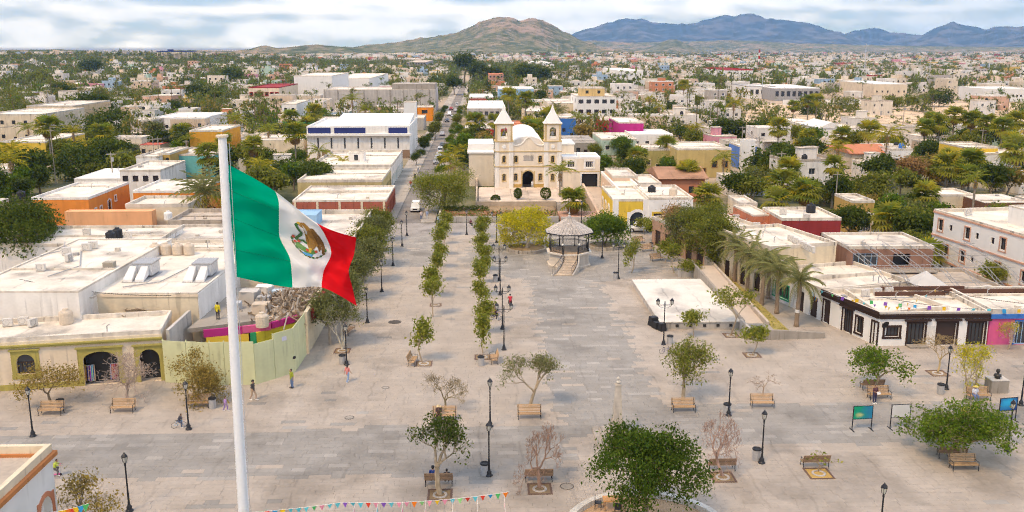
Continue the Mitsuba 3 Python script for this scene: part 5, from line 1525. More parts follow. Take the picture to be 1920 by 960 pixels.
for i, (px, py, top, hw, lab) in enumerate(((1300, 632, 580, 21, 'small round young tree before the stage front near left corner'), (1371, 627, 537, 36, 'taller young tree standing at the right end of the stage front'), (1410, 665, 608, 22, 'small young tree in front of the ramp wall'), (1184, 512, 447, 16, 'slim young tree left of the far stage corner'), (1222, 455, 415, 15, 'young tree by the white pickup, farthest of its group'), (1246, 492, 447, 16, 'young tree behind the stage, left of the leafy row'),
                                            (1263, 512, 455, 20, 'young tree at the far edge of the stage'), (1290, 520, 487, 20, 'low round young tree touching the far right stage corner'), (1208, 440, 408, 14, 'young tree beside the yellow restaurant kerb'))):
    near(px, py, top, hw, lab, 70 + i, 'young', name='young_tree', levels=3, kids=(3, 3), n=26, sigma=.33, leaf=.26, trunk=.55, spread=.6, thick=.5, bark=PALEBARK, droop=.5)
# shade trees round the plaza
w, l = make_tree(90, 7.2, 5.4, 'yellow', levels=5, kids=(3, 3), fill=110, skirt=.5, n=26, sigma=.45, leaf=.24, trunk=.42, spread=.95, up=.12, thick=1.2, bark=col(.45, .38, .30, .4), flat=.2)
tree_at('shade_tree', 6.95, 138.6, w, l, 'broad yellow green tree in round bed left of the bandstand')
w, l = make_tree(91, 5.6, 3.8, 'lush', levels=5, kids=(3, 3), n=18, fill=100, sigma=.55, leaf=.26, trunk=.3, spread=.85, thick=1.2, stems=2)
tree_at('shade_tree', 19.0, 140, w, l, 'dense green tree in round bed right of the bandstand')
w, l = make_tree(92, 8.2, 5.9, 'young', levels=5, kids=(3, 3), n=22, sigma=.7, leaf=.26, trunk=.16, spread=.8, up=.3, fill=320, skirt=.1)
tree_at('shade_tree', -6.4, 172, w, l, 'big bushy olive green tree at street corner left of church')
for i, (x, y, h, r_, kd) in enumerate(((-15.6, 93, 6.0, 2.2, 'greygreen'), (-15.4, 101, 6.6, 2.6, 'greygreen'), (-15.2, 110, 6.4, 2.9, 'greygreen'), (-15.4, 119, 6.2, 2.8, 'greygreen'), (-15.5, 128, 6.0, 2.7, 'mid'), (-15.6, 137, 6.0, 2.6, 'greygreen'), (-16, 146, 5.6, 2.4, 'mid'))):
    w, l = make_tree(100 + i, h, r_ * 1.1, kd, levels=4, kids=(3, 3), n=30, fill=90, sigma=.55, leaf=.24, trunk=.3, spread=.75, bark=GREYBARK)
    tree_at('shade_tree', x, y, w, l, f"{('nearest', 'second', 'third', 'fourth', 'fifth', 'sixth', 'farthest')[i]} {'from the front ' if 0 < i < 6 else ''}grey green tree in the row along the left shops", group='trees along the left shops')
for i, (px, py, top, hw, kd, lab) in enumerate(((1262, 462, 382, 30, 'dry', 'brownish tree right of the white restaurant'), (1292, 480, 385, 46, 'greygreen', 'grey green tree at far end of the right leafy row'), (1320, 496, 378, 54, 'mid', 'tall bushy tree in the middle of the right leafy row'), (1346, 512, 395, 46, 'mid', 'bushy tree nearest the date palms in the right leafy row'), (1310, 470, 402, 38, 'greygreen', 'grey green tree behind the right leafy row'))):
    near(px, py, top, hw, lab, 110 + i, kd, name='shade_tree', skirt=.2, levels=4, kids=(3, 3), n=34, fill=170, sigma=.6, leaf=.26, trunk=.25, spread=.75, bark=GREYBARK)
w, l = make_tree(120, 10.5, 8.6, 'dark', levels=5, kids=(3, 3), n=30, fill=200, sigma=.8, leaf=.34, trunk=.15, spread=.8, thick=1.1)
tree_at('dark_tree', *at(40, 540)[:2] + np.array([-2., 6]), w, l, 'large dark round tree at the left edge by the white roofs')


def topiary(px, py, r, h, stem, label, z=AZ, kind='dark'):
    rg = np.random.default_rng(int(px))
    p = at(px, py, z)
    k = tag(numbered('clipped_shrub'), label, 'shrub', 'clipped shrubs before the church')
    part(k, 'stem', MB().tube([(p[0], p[1], z), (p[0], p[1], z + stem + .3)], .09, BARK, 6), 'bark')
    lf = MB()
    d = unit(rg.normal(0, 1, (900, 3)))
    c = d * np.array([r, r, h / 2]) * rg.uniform(.86, 1.0, (900, 1)) + [p[0], p[1], z + stem + h / 2]
    leaves(lf, rg, c, 1, .03, .26, LEAFC[kind], 0)
    part(k, 'crown', lf, 'leaf')


topiary(929, 381, .95, 1.6, .0, 'round clipped ball shrub left of the church door', .9)
topiary(971, 374, .8, 2.0, .2, 'clipped cylinder shrub in front of the church door')
topiary(1023, 382, 1.05, 2.3, .9, 'largest clipped shrub, tapered, right of the church door', .9)
rg = np.random.default_rng(3)
lf = MB()
leaves(lf, rg, np.c_[rg.uniform(-6.8, 1.5, 500), rg.uniform(168.5, 169.8, 500), rg.uniform(.8, 1.7, 500)], 2, .1, .3, LEAFC['dark'], 0)
lf.put(tag('hedge', 'dark clipped hedge along the church flower bed', 'hedge'), 'leaf')
lf = MB()
FLOW = [col(.55, .16, .07)[0], col(.6, .3, .2)[0], LEAFC['mid'][0], LEAFC['lush'][1], LEAFC['dark'][2]]
leaves(lf, rg, np.c_[rg.uniform(-6.9, 13.5, 900), rg.uniform(162.6, 168, 900), rg.uniform(.8, 1.35, 900)], 2, .12, .28, FLOW, 0)
lf.put(tag('bedding_plants', 'orange flowers and low green plants in the church flower bed', 'plants', kind='stuff'), 'leaf')
lf = MB()
leaves(lf, rg, np.c_[rg.uniform(31.7, 33.2, 420), rg.uniform(96, 133, 420), rg.uniform(.2, .3, 420)], 1, .08, .2, LEAFC['gold'] + LEAFC['mid'], 0)
lf.put(tag('ground_cover', 'low yellowish plants in the strip along the palms', 'plants', kind='stuff'), 'leaf')
w, l = make_tree(131, 3.9, 1.6, 'young', levels=4, n=40, sigma=.45, leaf=.24, trunk=.1, spread=.6)
tree_at('climbing_shrub', *tr(Mw, [[.62 * Lw_, -1.1, 0]])[0][:2], w, l, 'round yellow green shrub against the white three-storey block', 'shrub', z=.3)

# ------------------------------------------------------------------ palms


def frond(L, rg, cols, w=.34, droop=1.0, rise=.6, nseg=9, full=True):
    """A feather leaf along +x: a rib and pointed leaflets to both sides, arching over."""
    t = np.linspace(0, 1, nseg + 1)
    x = L * (t - .18 * droop * t ** 2.2)
    z = L * (rise * t - (.35 + .55 * droop) * t ** 2.1)
    mb = MB()
    v, f, u = [], [], []
    tone = float(np.clip(rg.normal(.5, .18), .1, .95))
    for i in range(nseg):
        for h in ((0, .5) if full else (0,)):
            k = (i + h) / nseg
            if k < .08:
                continue
            px, pz = np.interp(k, t, x), np.interp(k, t, z)
            ln = w * L * (math.sin(math.pi * min(1, .18 + k * .82)) ** .7) * rg.uniform(.85, 1.1)
            for s in (-1, 1):
                b = len(v)
                dx = ln * .55
                v += [[px - .05 * L / nseg, 0, pz], [px + .32 * L / nseg, 0, pz + .01], [px + dx, s * ln * .62, pz - ln * .42 - .05 * L * k]]
                f += [[b, b + 1, b + 2]]
                u += [(cols[rg.integers(len(cols))], float(np.clip(tone + rg.normal(0, .12), 0, 1)))] * 3
    mb.add(np.array(v), np.array(f), np.array(u))
    rib = np.c_[x, x * 0, z]
    mb.tube(rib, np.linspace(.035, .008, nseg + 1) * L / 2.6, (cols[-1], .7), 3, caps=False)
    return mb


def fan_leaf(L, rg, cols):
    """A fan leaf along +x: stalk and a pleated disc of points."""
    mb = MB()
    s = L * .45
    mb.tube([(0, 0, 0), (s * .6, 0, .06 * L), (s, 0, .02)], .02, (cols[0], .6), 3, caps=False)
    n = 11
    v, f = [[s, 0, .02]], []
    for i in range(n + 1):
        a = -1.9 + 3.8 * i / n
        v.append([s + L * .34 * math.cos(a), L * .34 * math.sin(a), .05 - .04 * (i % 2)])
    for i in range(n):
        a = -1.9 + 3.8 * (i + .5) / n
        r = L * .60
        v.append([s + r * math.cos(a), r * math.sin(a), -.16 * L])
        f += [[0, i + 1, i + 2], [i + 1, n + 2 + i, i + 2]]
    tone = float(np.clip(rg.normal(.5, .22), .05, .95))
    u = [(cols[rg.integers(len(cols))], tone)] * len(v)
    mb.add(np.array(v), np.array(f), np.array(u))
    return mb


def merge(mb, other, M):
    for v, f, u in zip(other.v, other.f, other.u):
        mb.add(tr(M, v), f - f.min(), u)
    return mb


def palm_trunk(H, r0, r1, c, bend=0., sides=8):
    n = 14
    t = np.linspace(0, 1, n)
    pts = np.c_[bend * t ** 2, t * 0, H * t]
    rr = (r0 + (r1 - r0) * t) * (1 + .07 * (np.arange(n) % 2)) * np.where(t < .05, 1.25, 1)
    return MB().tube(pts, rr, c, sides)


def direction(az, el):
    return trimesh.transformations.rotation_matrix(az, [0, 0, 1]) @ trimesh.transformations.rotation_matrix(-el, [0, 1, 0])


PALMS = {}


def palm_shape(kind, seed):
    """(crown, skirt) meshes of a palm with its trunk top at the origin; leaves about 1 long, scaled later."""
    if (kind, seed) in PALMS:
        return PALMS[kind, seed]
    rg = np.random.default_rng(seed)
    cr, sk = MB(), MB()
    if kind == 'fan':
        for i in range(26):
            merge(cr, fan_leaf(1.05, rg, LEAFC['palm'] if rg.random() > .15 else LEAFC['gold']), direction(i * 2.4, rg.uniform(-.7, 1.3)))
        for i in range(12):
            merge(sk, fan_leaf(.75, rg, LEAFC['dry']), direction(i * 2.4 + .5, rg.uniform(-1.4, -1.1)))
    else:
        cols = LEAFC['palm'] if kind == 'coconut' else LEAFC['gold'] if kind == 'golden' else LEAFC['date']
        for i in range(20 if kind != 'date' else 40):
            el = rg.uniform(-.25, 1.15) if kind != 'date' else rg.uniform(-.5, 1.3)
            merge(cr, frond(rg.uniform(.85, 1.15), rg, cols if el > -.1 else LEAFC['gold'], droop=.75 if kind != 'date' else .5, rise=.25, nseg=7, full=False), direction(i * 2.4, el))
        for i in range(6):
            merge(sk, frond(.7, rg, LEAFC['dry'], droop=.9, rise=0, nseg=5, full=False), direction(i * 1.05, -.9))
    PALMS[kind, seed] = cr.ply('leaf'), sk.ply('leaf')
    return PALMS[kind, seed]


PT_ = {}


def palm(kind, x, y, H, size, desc, z=0., seed=0, label=None, group='palms over the town', r=.2):
    key = tag(numbered({'fan': 'fan_palm', 'coconut': 'coconut_palm', 'golden': 'coconut_palm', 'date': 'date_palm'}[kind]), label, 'palm tree')
    cr, sk = palm_shape(kind, seed % 3)
    rg = np.random.default_rng(seed + 991)
    if kind not in PT_:
        PT_[kind] = palm_trunk(1, .18 if kind != 'date' else .26, .13 if kind != 'date' else .24, col(.30, .25, .19, .5) if kind != 'date' else col(.27, .19, .12, .5), sides=7).ply('bark', smooth=True)
    S = np.eye(4)
    S[0, 0] = S[1, 1] = 1.15 * (.8 + H * .03)
    S[2, 2] = H
    M = mat((x, y, z))
    put_copy(numbered(f'{key}__trunk'), PT_[kind], M @ S)
    C = mat((x, y, z + H), rg.uniform(0, 6.28), size * (1.3 if kind == 'fan' else 1.2))
    put_copy(numbered(f'{key}__crown'), cr, C)
    put_copy(numbered(f'{key}__dead_leaves'), sk, C)
    if desc:
        later(key, desc, (x, y, z + H), group)
    return key


STREET_TREES = [(x_, 205 + 17 * i + (5 if x_ < -12 else 0), kd, .42 + .06 * (i % 3)) for i in range(16) for x_, kd in ((-9.2, 'lush' if i % 2 else 'mid'), (-16.6, 'dark')) if not (x_ < -12 and i < 2)]
# the date palms in the street right of the stage: every frond a part
rgp = np.random.default_rng(77)
FR = [frond(3.0, np.random.default_rng(200 + i), LEAFC['date'], w=.26, droop=.5 + .1 * i, rise=.3, nseg=11).ply('leaf') for i in range(5)]
for i, (px, py, H, lab) in enumerate(((1493, 612, 5.2, 'nearest date palm beside the ramp, over the corner building'), (1456, 588, 5.1, 'second date palm from the front in the street by the ramp'), (1428, 572, 5.2, 'third date palm from the front in the street by the ramp'), (1401, 549, 5.0, 'fourth date palm from the front in the street by the ramp'), (1376, 530, 5.0, 'fifth date palm from the front in the street by the ramp'), (1356, 512, 4.9, 'sixth date palm from the front in the street by the ramp'), (1412, 535, 4.8, 'date palm by the far dark doors of the cream block'), (1440, 560, 4.6, 'date palm set back against the blank cream block'))):
    p = at(px, py)
    k = tag(numbered('street_date_palm'), lab, 'palm tree', 'date palms in the street by the ramp')
    part(k, 'trunk', palm_trunk(H, .25, .2, col(.30, .22, .15, .5), rgp.uniform(-.3, .3), 9), 'bark', mat((p[0], p[1], 0)), smooth=True)
    part(k, 'white_band', MB().lathe([(.255, 0), (.26, .35), (.25, .36)], CLEAN, 9, (p[0], p[1], 1.6 if i == 0 else .02)), 'painted')
    for j in range(38):
        el = rgp.uniform(-.55, 1.25)
        put_copy(numbered(f'{k}__frond'), FR[rgp.integers(5)], mat((p[0], p[1], H - .05)) @ direction(j * 2.4 + rgp.normal(0, .2), el) @ mat(s=rgp.uniform(.85, 1.12)))
    sk = MB()
    for j in range(10):
        merge(sk, frond(1.3, rgp, LEAFC['dry'], droop=.9, rise=0, nseg=5, full=False), direction(j * .7, rgp.uniform(-1.2, -.7)))
    part(k, 'dead_leaves', sk, 'leaf', mat((p[0], p[1], H - .1)))


def palm_px(kind, px, crown_row, H, size, desc, seed, label=None):
    """A palm known by the pixel of its crown and its height."""
    p = at(px, crown_row, H)
    return palm(kind, p[0], p[1], H, size, desc, 0., seed, label)


for i, (kind, px, row, H, s) in enumerate((
        ('coconut', 1050, 322, 6.5, 2.9), ('fan', 1075, 378, 3.0, 2.4), ('date', 385, 365, 5.5, 5.2), ('golden', 22, 285, 8, 3.8), ('fan', 90, 240, 10, 3.0), ('coconut', 440, 225, 9, 3.6), ('coconut', 503, 246, 7, 3.4),
        ('coconut', 598, 284, 6, 3.2), ('fan', 590, 212, 9, 2.8), ('coconut', 660, 188, 11, 3.8), ('coconut', 685, 205, 8, 3.6), ('golden', 645, 306, 4, 2.8), ('fan', 390, 292, 7, 2.6), ('fan', 545, 222, 8, 2.6), ('fan', 475, 276, 8, 2.4), ('fan', 420, 268, 7, 2.2),
        ('coconut', 1357, 296, 6, 3.0), ('fan', 1290, 325, 5, 2.4), ('fan', 1250, 275, 6, 2.5), ('golden', 1664, 252, 10, 4.2), ('fan', 1630, 246, 8, 2.8), ('fan', 1578, 256, 7, 2.6), ('golden', 1376, 193, 11, 4.0), ('fan', 1735, 366, 4.5, 2.3),
        ('fan', 1664, 410, 4.0, 2.3), ('fan', 1510, 362, 5, 2.4), ('fan', 1328, 370, 4.0, 2.4), ('fan', 1455, 378, 3.8, 2.3), ('fan', 1196, 296, 5, 2.4), ('golden', 845, 300, 5, 3.2), ('golden', 862, 285, 5, 3.0), ('coconut', 852, 310, 4.2, 2.8),
        ('fan', 953, 178, 13, 2.6), ('fan', 985, 188, 12, 3.0), ('date', 1046, 208, 8, 3.8), ('fan', 990, 233, 6, 2.4), ('coconut', 1085, 222, 8, 3.0), ('fan', 1880, 240, 10, 2.6), ('fan', 1905, 228, 11, 2.6), ('fan', 1850, 232, 9, 2.6), ('fan', 1822, 226, 9, 2.7),
        ('fan', 1790, 218, 10, 2.8), ('fan', 1762, 232, 9, 2.6), ('fan', 1735, 240, 8, 2.5), ('fan', 1532, 188, 9, 2.6), ('fan', 1516, 190, 9, 2.6), ('fan', 1488, 200, 7, 2.4), ('fan', 1897, 266, 8, 2.4), ('fan', 1565, 312, 8, 2.0), ('golden', 1235, 200, 8, 3.0), ('fan', 1282, 160, 12, 2.6),
        ('fan', 1690, 480, 2.6, 1.9), ('fan', 1740, 478, 2.4, 2.0), ('golden', 1625, 462, 2.4, 1.8), ('coconut', 300, 360, 3, 2.2), ('fan', 1810, 330, 5, 2.2), ('fan', 1780, 300, 6, 2.3), ('coconut', 520, 300, 4, 2.6), ('golden', 1218, 185, 9, 3.2), ('fan', 575, 232, 7, 2.3), ('coconut', 350, 262, 6, 2.6))):
    palm_px(kind, px, row, H, s, {'fan': 'fan palm', 'coconut': 'green coconut palm', 'golden': 'yellowish coconut palm', 'date': 'bushy grey green date palm'}[kind], i)
p = at(297, 432, 3.5)
palm('coconut', p[0], p[1], 2.8, 1.7, 'green coconut palm', 0, 5)

# ------------------------------------------------------------------ the mid-distance trees: shapes shared between copies
TREES = {}
SPEC = dict(round=dict(levels=4, kids=(2, 3), trunk=.2, spread=.8, fill=50), tall=dict(levels=4, fill=40, trunk=.25, spread=.55, up=.4), wide=dict(levels=4, fill=50, trunk=.2, spread=1.0, up=.1, flat=.2))


def tree_shape(form, kind, v, n=20):
    if (form, kind, v, n) not in TREES:
        H, R = dict(round=(6, 3.4), tall=(7, 2.6), wide=(5.4, 4.4))[form]
        w, l = make_tree(700 + v * 37 + len(form) * 5, H, R, kind, n=n, sigma=.7, leaf=.5 if n > 15 else .62, sides=(5, 4, 3, 3, 3, 3, 3), **SPEC[form])
        TREES[form, kind, v, n] = w.ply('bark', smooth=True), l.ply('leaf')
    return TREES[form, kind, v, n]


def town_tree(x, y, form, kind, s, v=0, n=20, z=0.):
    key = tag(numbered('town_tree'), None, 'tree')
    w, l = tree_shape(form, kind, v, n)
    M = mat((x, y, z - .1), (x * 7.3 + y * 3.1) % 6.28, s)
    put_copy(f'{key}__trunk', w, M)
    put_copy(f'{key}__crown', l, M)
    d = {'dark': 'dark green', 'lush': 'bright green', 'mid': 'olive green', 'olive': 'brownish olive', 'yellow': 'yellow green', 'greygreen': 'grey green', 'young': 'light green', 'dry': 'dry brown', 'gold': 'golden green'}[kind]
    later(key, f"{d} {dict(round='round', tall='upright', wide='spreading')[form]} tree", (x, y, z + 3 * s), 'trees among the houses of the town')
    return key


BIGTREES = []
for i, (px, top, base, hw, form, kind) in enumerate((
        (25, 285, 330, 45, 'wide', 'dark'), (60, 300, 352, 48, 'round', 'dark'), (150, 280, 335, 60, 'wide', 'dark'), (200, 275, 325, 45, 'round', 'dark'), (240, 290, 330, 30, 'round', 'mid'), (215, 215, 262, 55, 'wide', 'dark'), (180, 190, 228, 40, 'round', 'dark'),
        (310, 248, 290, 28, 'round', 'dark'), (345, 255, 295, 22, 'tall', 'dark'), (455, 275, 320, 28, 'round', 'dark'), (495, 285, 330, 32, 'round', 'dark'), (540, 290, 345, 40, 'wide', 'dark'), (590, 305, 362, 38, 'round', 'dark'), (480, 300, 335, 30, 'round', 'mid'), (565, 245, 275, 24, 'round', 'lush'), (530, 240, 268, 26, 'round', 'mid'),
        (870, 255, 318, 26, 'tall', 'lush'), (885, 275, 325, 22, 'round', 'dark'), (858, 270, 312, 18, 'tall', 'mid'), (815, 225, 262, 12, 'tall', 'mid'), (824, 205, 238, 10, 'tall', 'mid'), (857, 208, 240, 9, 'tall', 'mid'), (862, 230, 262, 10, 'tall', 'lush'), (795, 250, 285, 10, 'tall', 'dark'),
        (1450, 265, 345, 60, 'wide', 'dark'), (1485, 285, 352, 45, 'round', 'dark'), (1385, 325, 380, 34, 'round', 'dark'), (1420, 300, 352, 38, 'wide', 'mid'), (1400, 225, 272, 42, 'wide', 'dark'), (1360, 235, 272, 34, 'round', 'dark'), (1440, 232, 268, 30, 'round', 'dark'), (1525, 250, 285, 30, 'round', 'lush'),
        (1590, 375, 450, 34, 'round', 'dark'), (1710, 395, 462, 42, 'round', 'dark'), (1670, 385, 440, 34, 'tall', 'lush'), (1625, 350, 385, 40, 'wide', 'mid'), (1570, 345, 395, 30, 'tall', 'dark'), (1760, 290, 345, 50, 'wide', 'olive'), (1700, 298, 350, 34, 'round', 'dry'), (1640, 295, 320, 34, 'wide', 'dark'), (1860, 292, 372, 32, 'round', 'dark'), (1855, 245, 282, 34, 'round', 'dark'),
        (1752, 218, 282, 22, 'tall', 'dark'), (1115, 270, 300, 18, 'round', 'mid'), (1165, 268, 292, 26, 'round', 'lush'), (1255, 300, 330, 24, 'round', 'lush'), (1232, 282, 300, 20, 'round', 'mid'), (1228, 198, 235, 30, 'wide', 'dark'), (1210, 210, 240, 26, 'round', 'dark'), (1260, 200, 225, 24, 'round', 'dark'),
        (1580, 178, 210, 26, 'wide', 'mid'), (1635, 185, 205, 20, 'wide', 'mid'), (1672, 176, 205, 22, 'wide', 'mid'), (1710, 185, 208, 18, 'round', 'mid'), (1850, 178, 215, 24, 'wide', 'dark'), (1760, 160, 200, 28, 'wide', 'dark'), (1510, 178, 215, 30, 'wide', 'dark'), (1350, 178, 205, 24, 'round', 'olive'), (1300, 185, 205, 30, 'wide', 'mid'),
        (895, 130, 160, 30, 'round', 'dark'), (870, 128, 158, 30, 'tall', 'dark'), (925, 135, 160, 24, 'round', 'dark'), (985, 132, 165, 30, 'round', 'dark'), (1015, 135, 162, 26, 'round', 'dark'), (1015, 168, 200, 18, 'round', 'dark'), (1045, 150, 172, 24, 'wide', 'mid'), (720, 135, 160, 24, 'round', 'mid'), (815, 148, 168, 26, 'wide', 'dark'), (852, 150, 178, 24, 'round', 'dark'),
        (660, 172, 195, 20, 'round', 'mid'), (400, 165, 200, 40, 'wide', 'dark'), (372, 170, 200, 30, 'round', 'dark'), (330, 195, 215, 20, 'round', 'dark'), (525, 175, 198, 22, 'wide', 'gold'), (350, 150, 172, 30, 'wide', 'dark'), (440, 140, 165, 28, 'round', 'dark'), (250, 140, 160, 30, 'wide', 'mid'), (20, 175, 205, 40, 'wide', 'mid'), (120, 165, 190, 40, 'wide', 'dark'), (80, 140, 165, 36, 'wide', 'mid'), (170, 130, 150, 30, 'round', 'dark'), (290, 225, 262, 24, 'round', 'greygreen'), (345, 235, 262, 28, 'wide', 'olive'), (45, 235, 262, 30, 'wide', 'olive'), (110, 275, 300, 30, 'round', 'mid'))):
    p = at(px, base)
    d = (p - EYE) @ FWD
    R = hw * d / FOCAL
    H = 30 * (base - top) / (base - 90)
    rr_ = dict(round=3.4, tall=2.6, wide=4.4)[form]
    hh_ = dict(round=6, tall=7, wide=5.4)[form]
    s = (R / rr_) * .6 + (H / hh_) * .4
    town_tree(p[0], p[1], form, kind, s, i % 3, 30 if base > 240 else 20)
    BIGTREES.append((p[0], p[1], R))
for x_, y_, kd, s_ in STREET_TREES:
    town_tree(x_, y_, 'round', kd, s_, int(y_) % 3, 20, .14)
# ------------------------------------------------------------------ flagpole and flag
PX, PY, PTOP = -13.86, 50.0, 25.4
fp = thing('flagpole', 'tall thick white tapering flagpole in the left foreground', 'flagpole')
LAND['the flagpole foot'] = (455, 930)
part(fp, 'shaft', MB().tube([(PX, PY, -.05), (PX + .12, PY, PTOP / 2), (PX + .25, PY, PTOP)], [.32, .275, .225], col(.82, .82, .83, .2), 18), 'plain', smooth=True)
part(fp, 'cap', MB().tube([(PX + .25, PY, PTOP), (PX + .25, PY, PTOP + .12)], .32, CREAM, 14), 'plain')
part(fp, 'halyard', MB().tube([(PX + .62, PY - .1, PTOP - .3), (PX + .5, PY - .1, 12), (PX + .42, PY - .1, 1.5)], .018, STEEL, 4), 'metal')
from scipy.interpolate import PchipInterpolator, CubicSpline
NET = [  # four lines down the flag, hoist to fly: (pixel column, row) at five heights, and how far behind the pole
    ([(423, 306), (425, 342), (432, 398), (439, 470), (443, 519)], [0, 0, 0, 0, 0]),
    ([(516, 359), (523, 385), (523, 436), (545, 492), (548, 539)], [.5, .1, .8, .2, .4]),
    ([(594, 418), (609, 440), (621, 474), (606, 512), (603, 539)], [-.4, -.2, .7, .3, -.3]),
    ([(668, 445), (664, 476), (654, 508), (661, 540), (669, 574)], [.3, .9, .2, .8, .1])]
VS = [0, .2, .48, .78, 1]
US = [0, 1 / 3, 2 / 3, 1]


def flag_point(u, v):
    """Points of the flag (u from hoist to fly, v downwards)."""
    g = []
    for pts, dep in NET:
        a = np.c_[np.array(pts, float), dep]
        g.append(PchipInterpolator(VS, a)(v))
    g = np.stack(g, 0)                                   # 4, n, 3
    w = CubicSpline(US, np.eye(4), bc_type='natural')(u)  # n, 4
    q = np.einsum('nk,knc->nc', w, g)
    q[:, 2] += .30 * np.sin(u * 15 + v * 5) * u + .17 * np.sin(u * 9 - v * 15) * np.minimum(1, u * 4) + .06 * np.sin(v * 30 + u * 14) + .035 * np.sin(u * 46 + v * 9) * np.minimum(1, u * 3)
    d = FWD + RIGHT * ((q[:, :1] - 960) / FOCAL) + UP * ((480 - q[:, 1:2]) / FOCAL)
    return EYE + d * ((PY + q[:, 2]) / d[:, 1])[:, None]


fl = thing('flag', 'large green white and red flag with eagle emblem flying from the flagpole', 'flag')
for name, u0, u1, c in (('green_panel', 0, 1 / 3, col(.0, .36, .195, .2)), ('white_panel', 1 / 3, 2 / 3, col(.82, .81, .79, .2)), ('red_panel', 2 / 3, 1, col(.72, .012, .018, .2))):
    n, m = 40, 90
    uu, vv = np.meshgrid(np.linspace(u0, u1, n), np.linspace(0, 1, m), indexing='ij')
    P = flag_point(uu.ravel(), vv.ravel())
    i, j = np.meshgrid(np.arange(n - 1), np.arange(m - 1), indexing='ij')
    f = np.stack([i * m + j, i * m + j + 1, (i + 1) * m + j + 1, (i + 1) * m + j], -1).reshape(-1, 4)
    part(fl, name, MB().add(P, f, c), 'cloth', smooth=True)
for v0 in (.25, .5, .75):
    uu = np.linspace(0, .33, 30)
    part(fl, 'seam', MB().tube(flag_point(uu, uu * 0 + v0 + .02) + [0, -.02, 0], .012, col(.0, .22, .11, .2), 3), 'plain')


def flag_patch(name, outline, c, lift=.02):
    """A flat printed shape of the emblem, laid on both faces of the cloth. outline in the emblem's own frame, x right, y down, about 1 across."""
    o = np.array(outline, float)
    P = Polygon(o).buffer(0)
    mb = MB()
    for g in getattr(P, 'geoms', [P]):
        v, f = tri2d(g)
        t = trimesh.Trimesh(np.c_[v, v[:, 0] * 0], f, process=False).subdivide()
        v, f = t.vertices[:, :2], t.faces
        # the emblem stands upright in the middle of the white panel
        u_, v_ = (.512) + v[:, 0] * .23, .45 + v[:, 1] * .39 - v[:, 0] * .03
        P0 = flag_point(u_, v_)
        du, dv = flag_point(u_ + .004, v_) - P0, flag_point(u_, v_ + .004) - P0
        n = unit(np.cross(du, dv))
        n = np.where(((EYE - P0) * n).sum(1, keepdims=True) < 0, -n, n)
        for s in (1, -1):
            mb.add(P0 + n * lift * s, f if s > 0 else f[:, ::-1], c)
    part(fl, name, mb, 'plain')


EB, EB2, EG, ER = col(.17, .085, .022, .2), col(.32, .17, .035, .2), col(.05, .15, .045, .2), col(.55, .08, .04, .2)
flag_patch('eagle_wing', [(.02, -.42), (.22, -.52), (.36, -.34), (.44, -.12), (.46, .16), (.38, .30), (.34, .12), (.28, .26), (.22, .06), (.14, .16), (.06, -.05), (-.02, -.2)], EB)
flag_patch('eagle_body', [(-.16, -.50), (-.06, -.56), (.06, -.5), (.12, -.36), (.16, -.12), (.18, .12), (.10, .26), (-.02, .22), (-.08, .02), (-.10, -.2), (-.12, -.34), (-.22, -.36), (-.26, -.44)], EB2, .03)
flag_patch('eagle_wing', [(-.02, -.3), (.1, -.36), (.2, -.18), (.26, .04), (.22, .12), (.14, -.02), (.1, .1), (.04, -.06)], col(.25, .125, .025, .2), .045)
flag_patch('eagle_beak', [(-.20, -.50), (-.28, -.47), (-.30, -.40), (-.25, -.42), (-.19, -.42)], col(.65, .42, .05, .2), .045)
flag_patch('eagle_leg', [(.0, .2), (.08, .22), (.05, .36), (-.04, .36)], col(.6, .4, .06, .2), .03)
flag_patch('snake', [(-.30, -.43), (-.36, -.36), (-.30, -.26), (-.22, -.18), (-.30, -.08), (-.38, .02), (-.28, .10), (-.16, .06), (-.06, .12), (-.04, .06), (-.16, -.01), (-.28, .03), (-.27, -.02), (-.17, -.12), (-.15, -.2), (-.24, -.29), (-.28, -.36), (-.24, -.4)], EG, .05)
flag_patch('cactus', [(-.38, .18), (-.28, .12), (-.16, .2), (-.02, .26), (.14, .24), (.2, .32), (.1, .40), (-.1, .40), (-.28, .34), (-.36, .28)], col(.10, .24, .06, .2), .025)
for x, y in ((-.36, .12), (-.26, .08), (.2, .26), (-.40, -.02), (-.05, .3)):
    flag_patch('cactus_fruit', [(x + .045 * math.cos(a), y + .045 * math.sin(a)) for a in np.linspace(0, 6.28, 9)[:-1]], ER, .055)
flag_patch('water', [(-.26, .40), (.12, .40), (.06, .50), (-.18, .50)], col(.05, .26, .5, .2), .03)
for i in range(13):
    a = math.radians(200 - 17.5 * i - 90) + math.pi / 2
    cx, cy_ = .02 + .46 * math.cos(a), .06 + .46 * math.sin(a)
    if cy_ < .02:
        continue
    t = a + math.pi / 2
    flag_patch('wreath_leaf', [(cx + .085 * math.cos(t), cy_ + .085 * math.sin(t)), (cx + .035 * math.cos(a), cy_ + .035 * math.sin(a)), (cx - .085 * math.cos(t), cy_ - .085 * math.sin(t)), (cx - .035 * math.cos(a), cy_ - .035 * math.sin(a))], EG if i % 2 else col(.12, .10, .03, .2), .035)

# ------------------------------------------------------------------ lamps
LG = col(.55, .53, .46, .2)


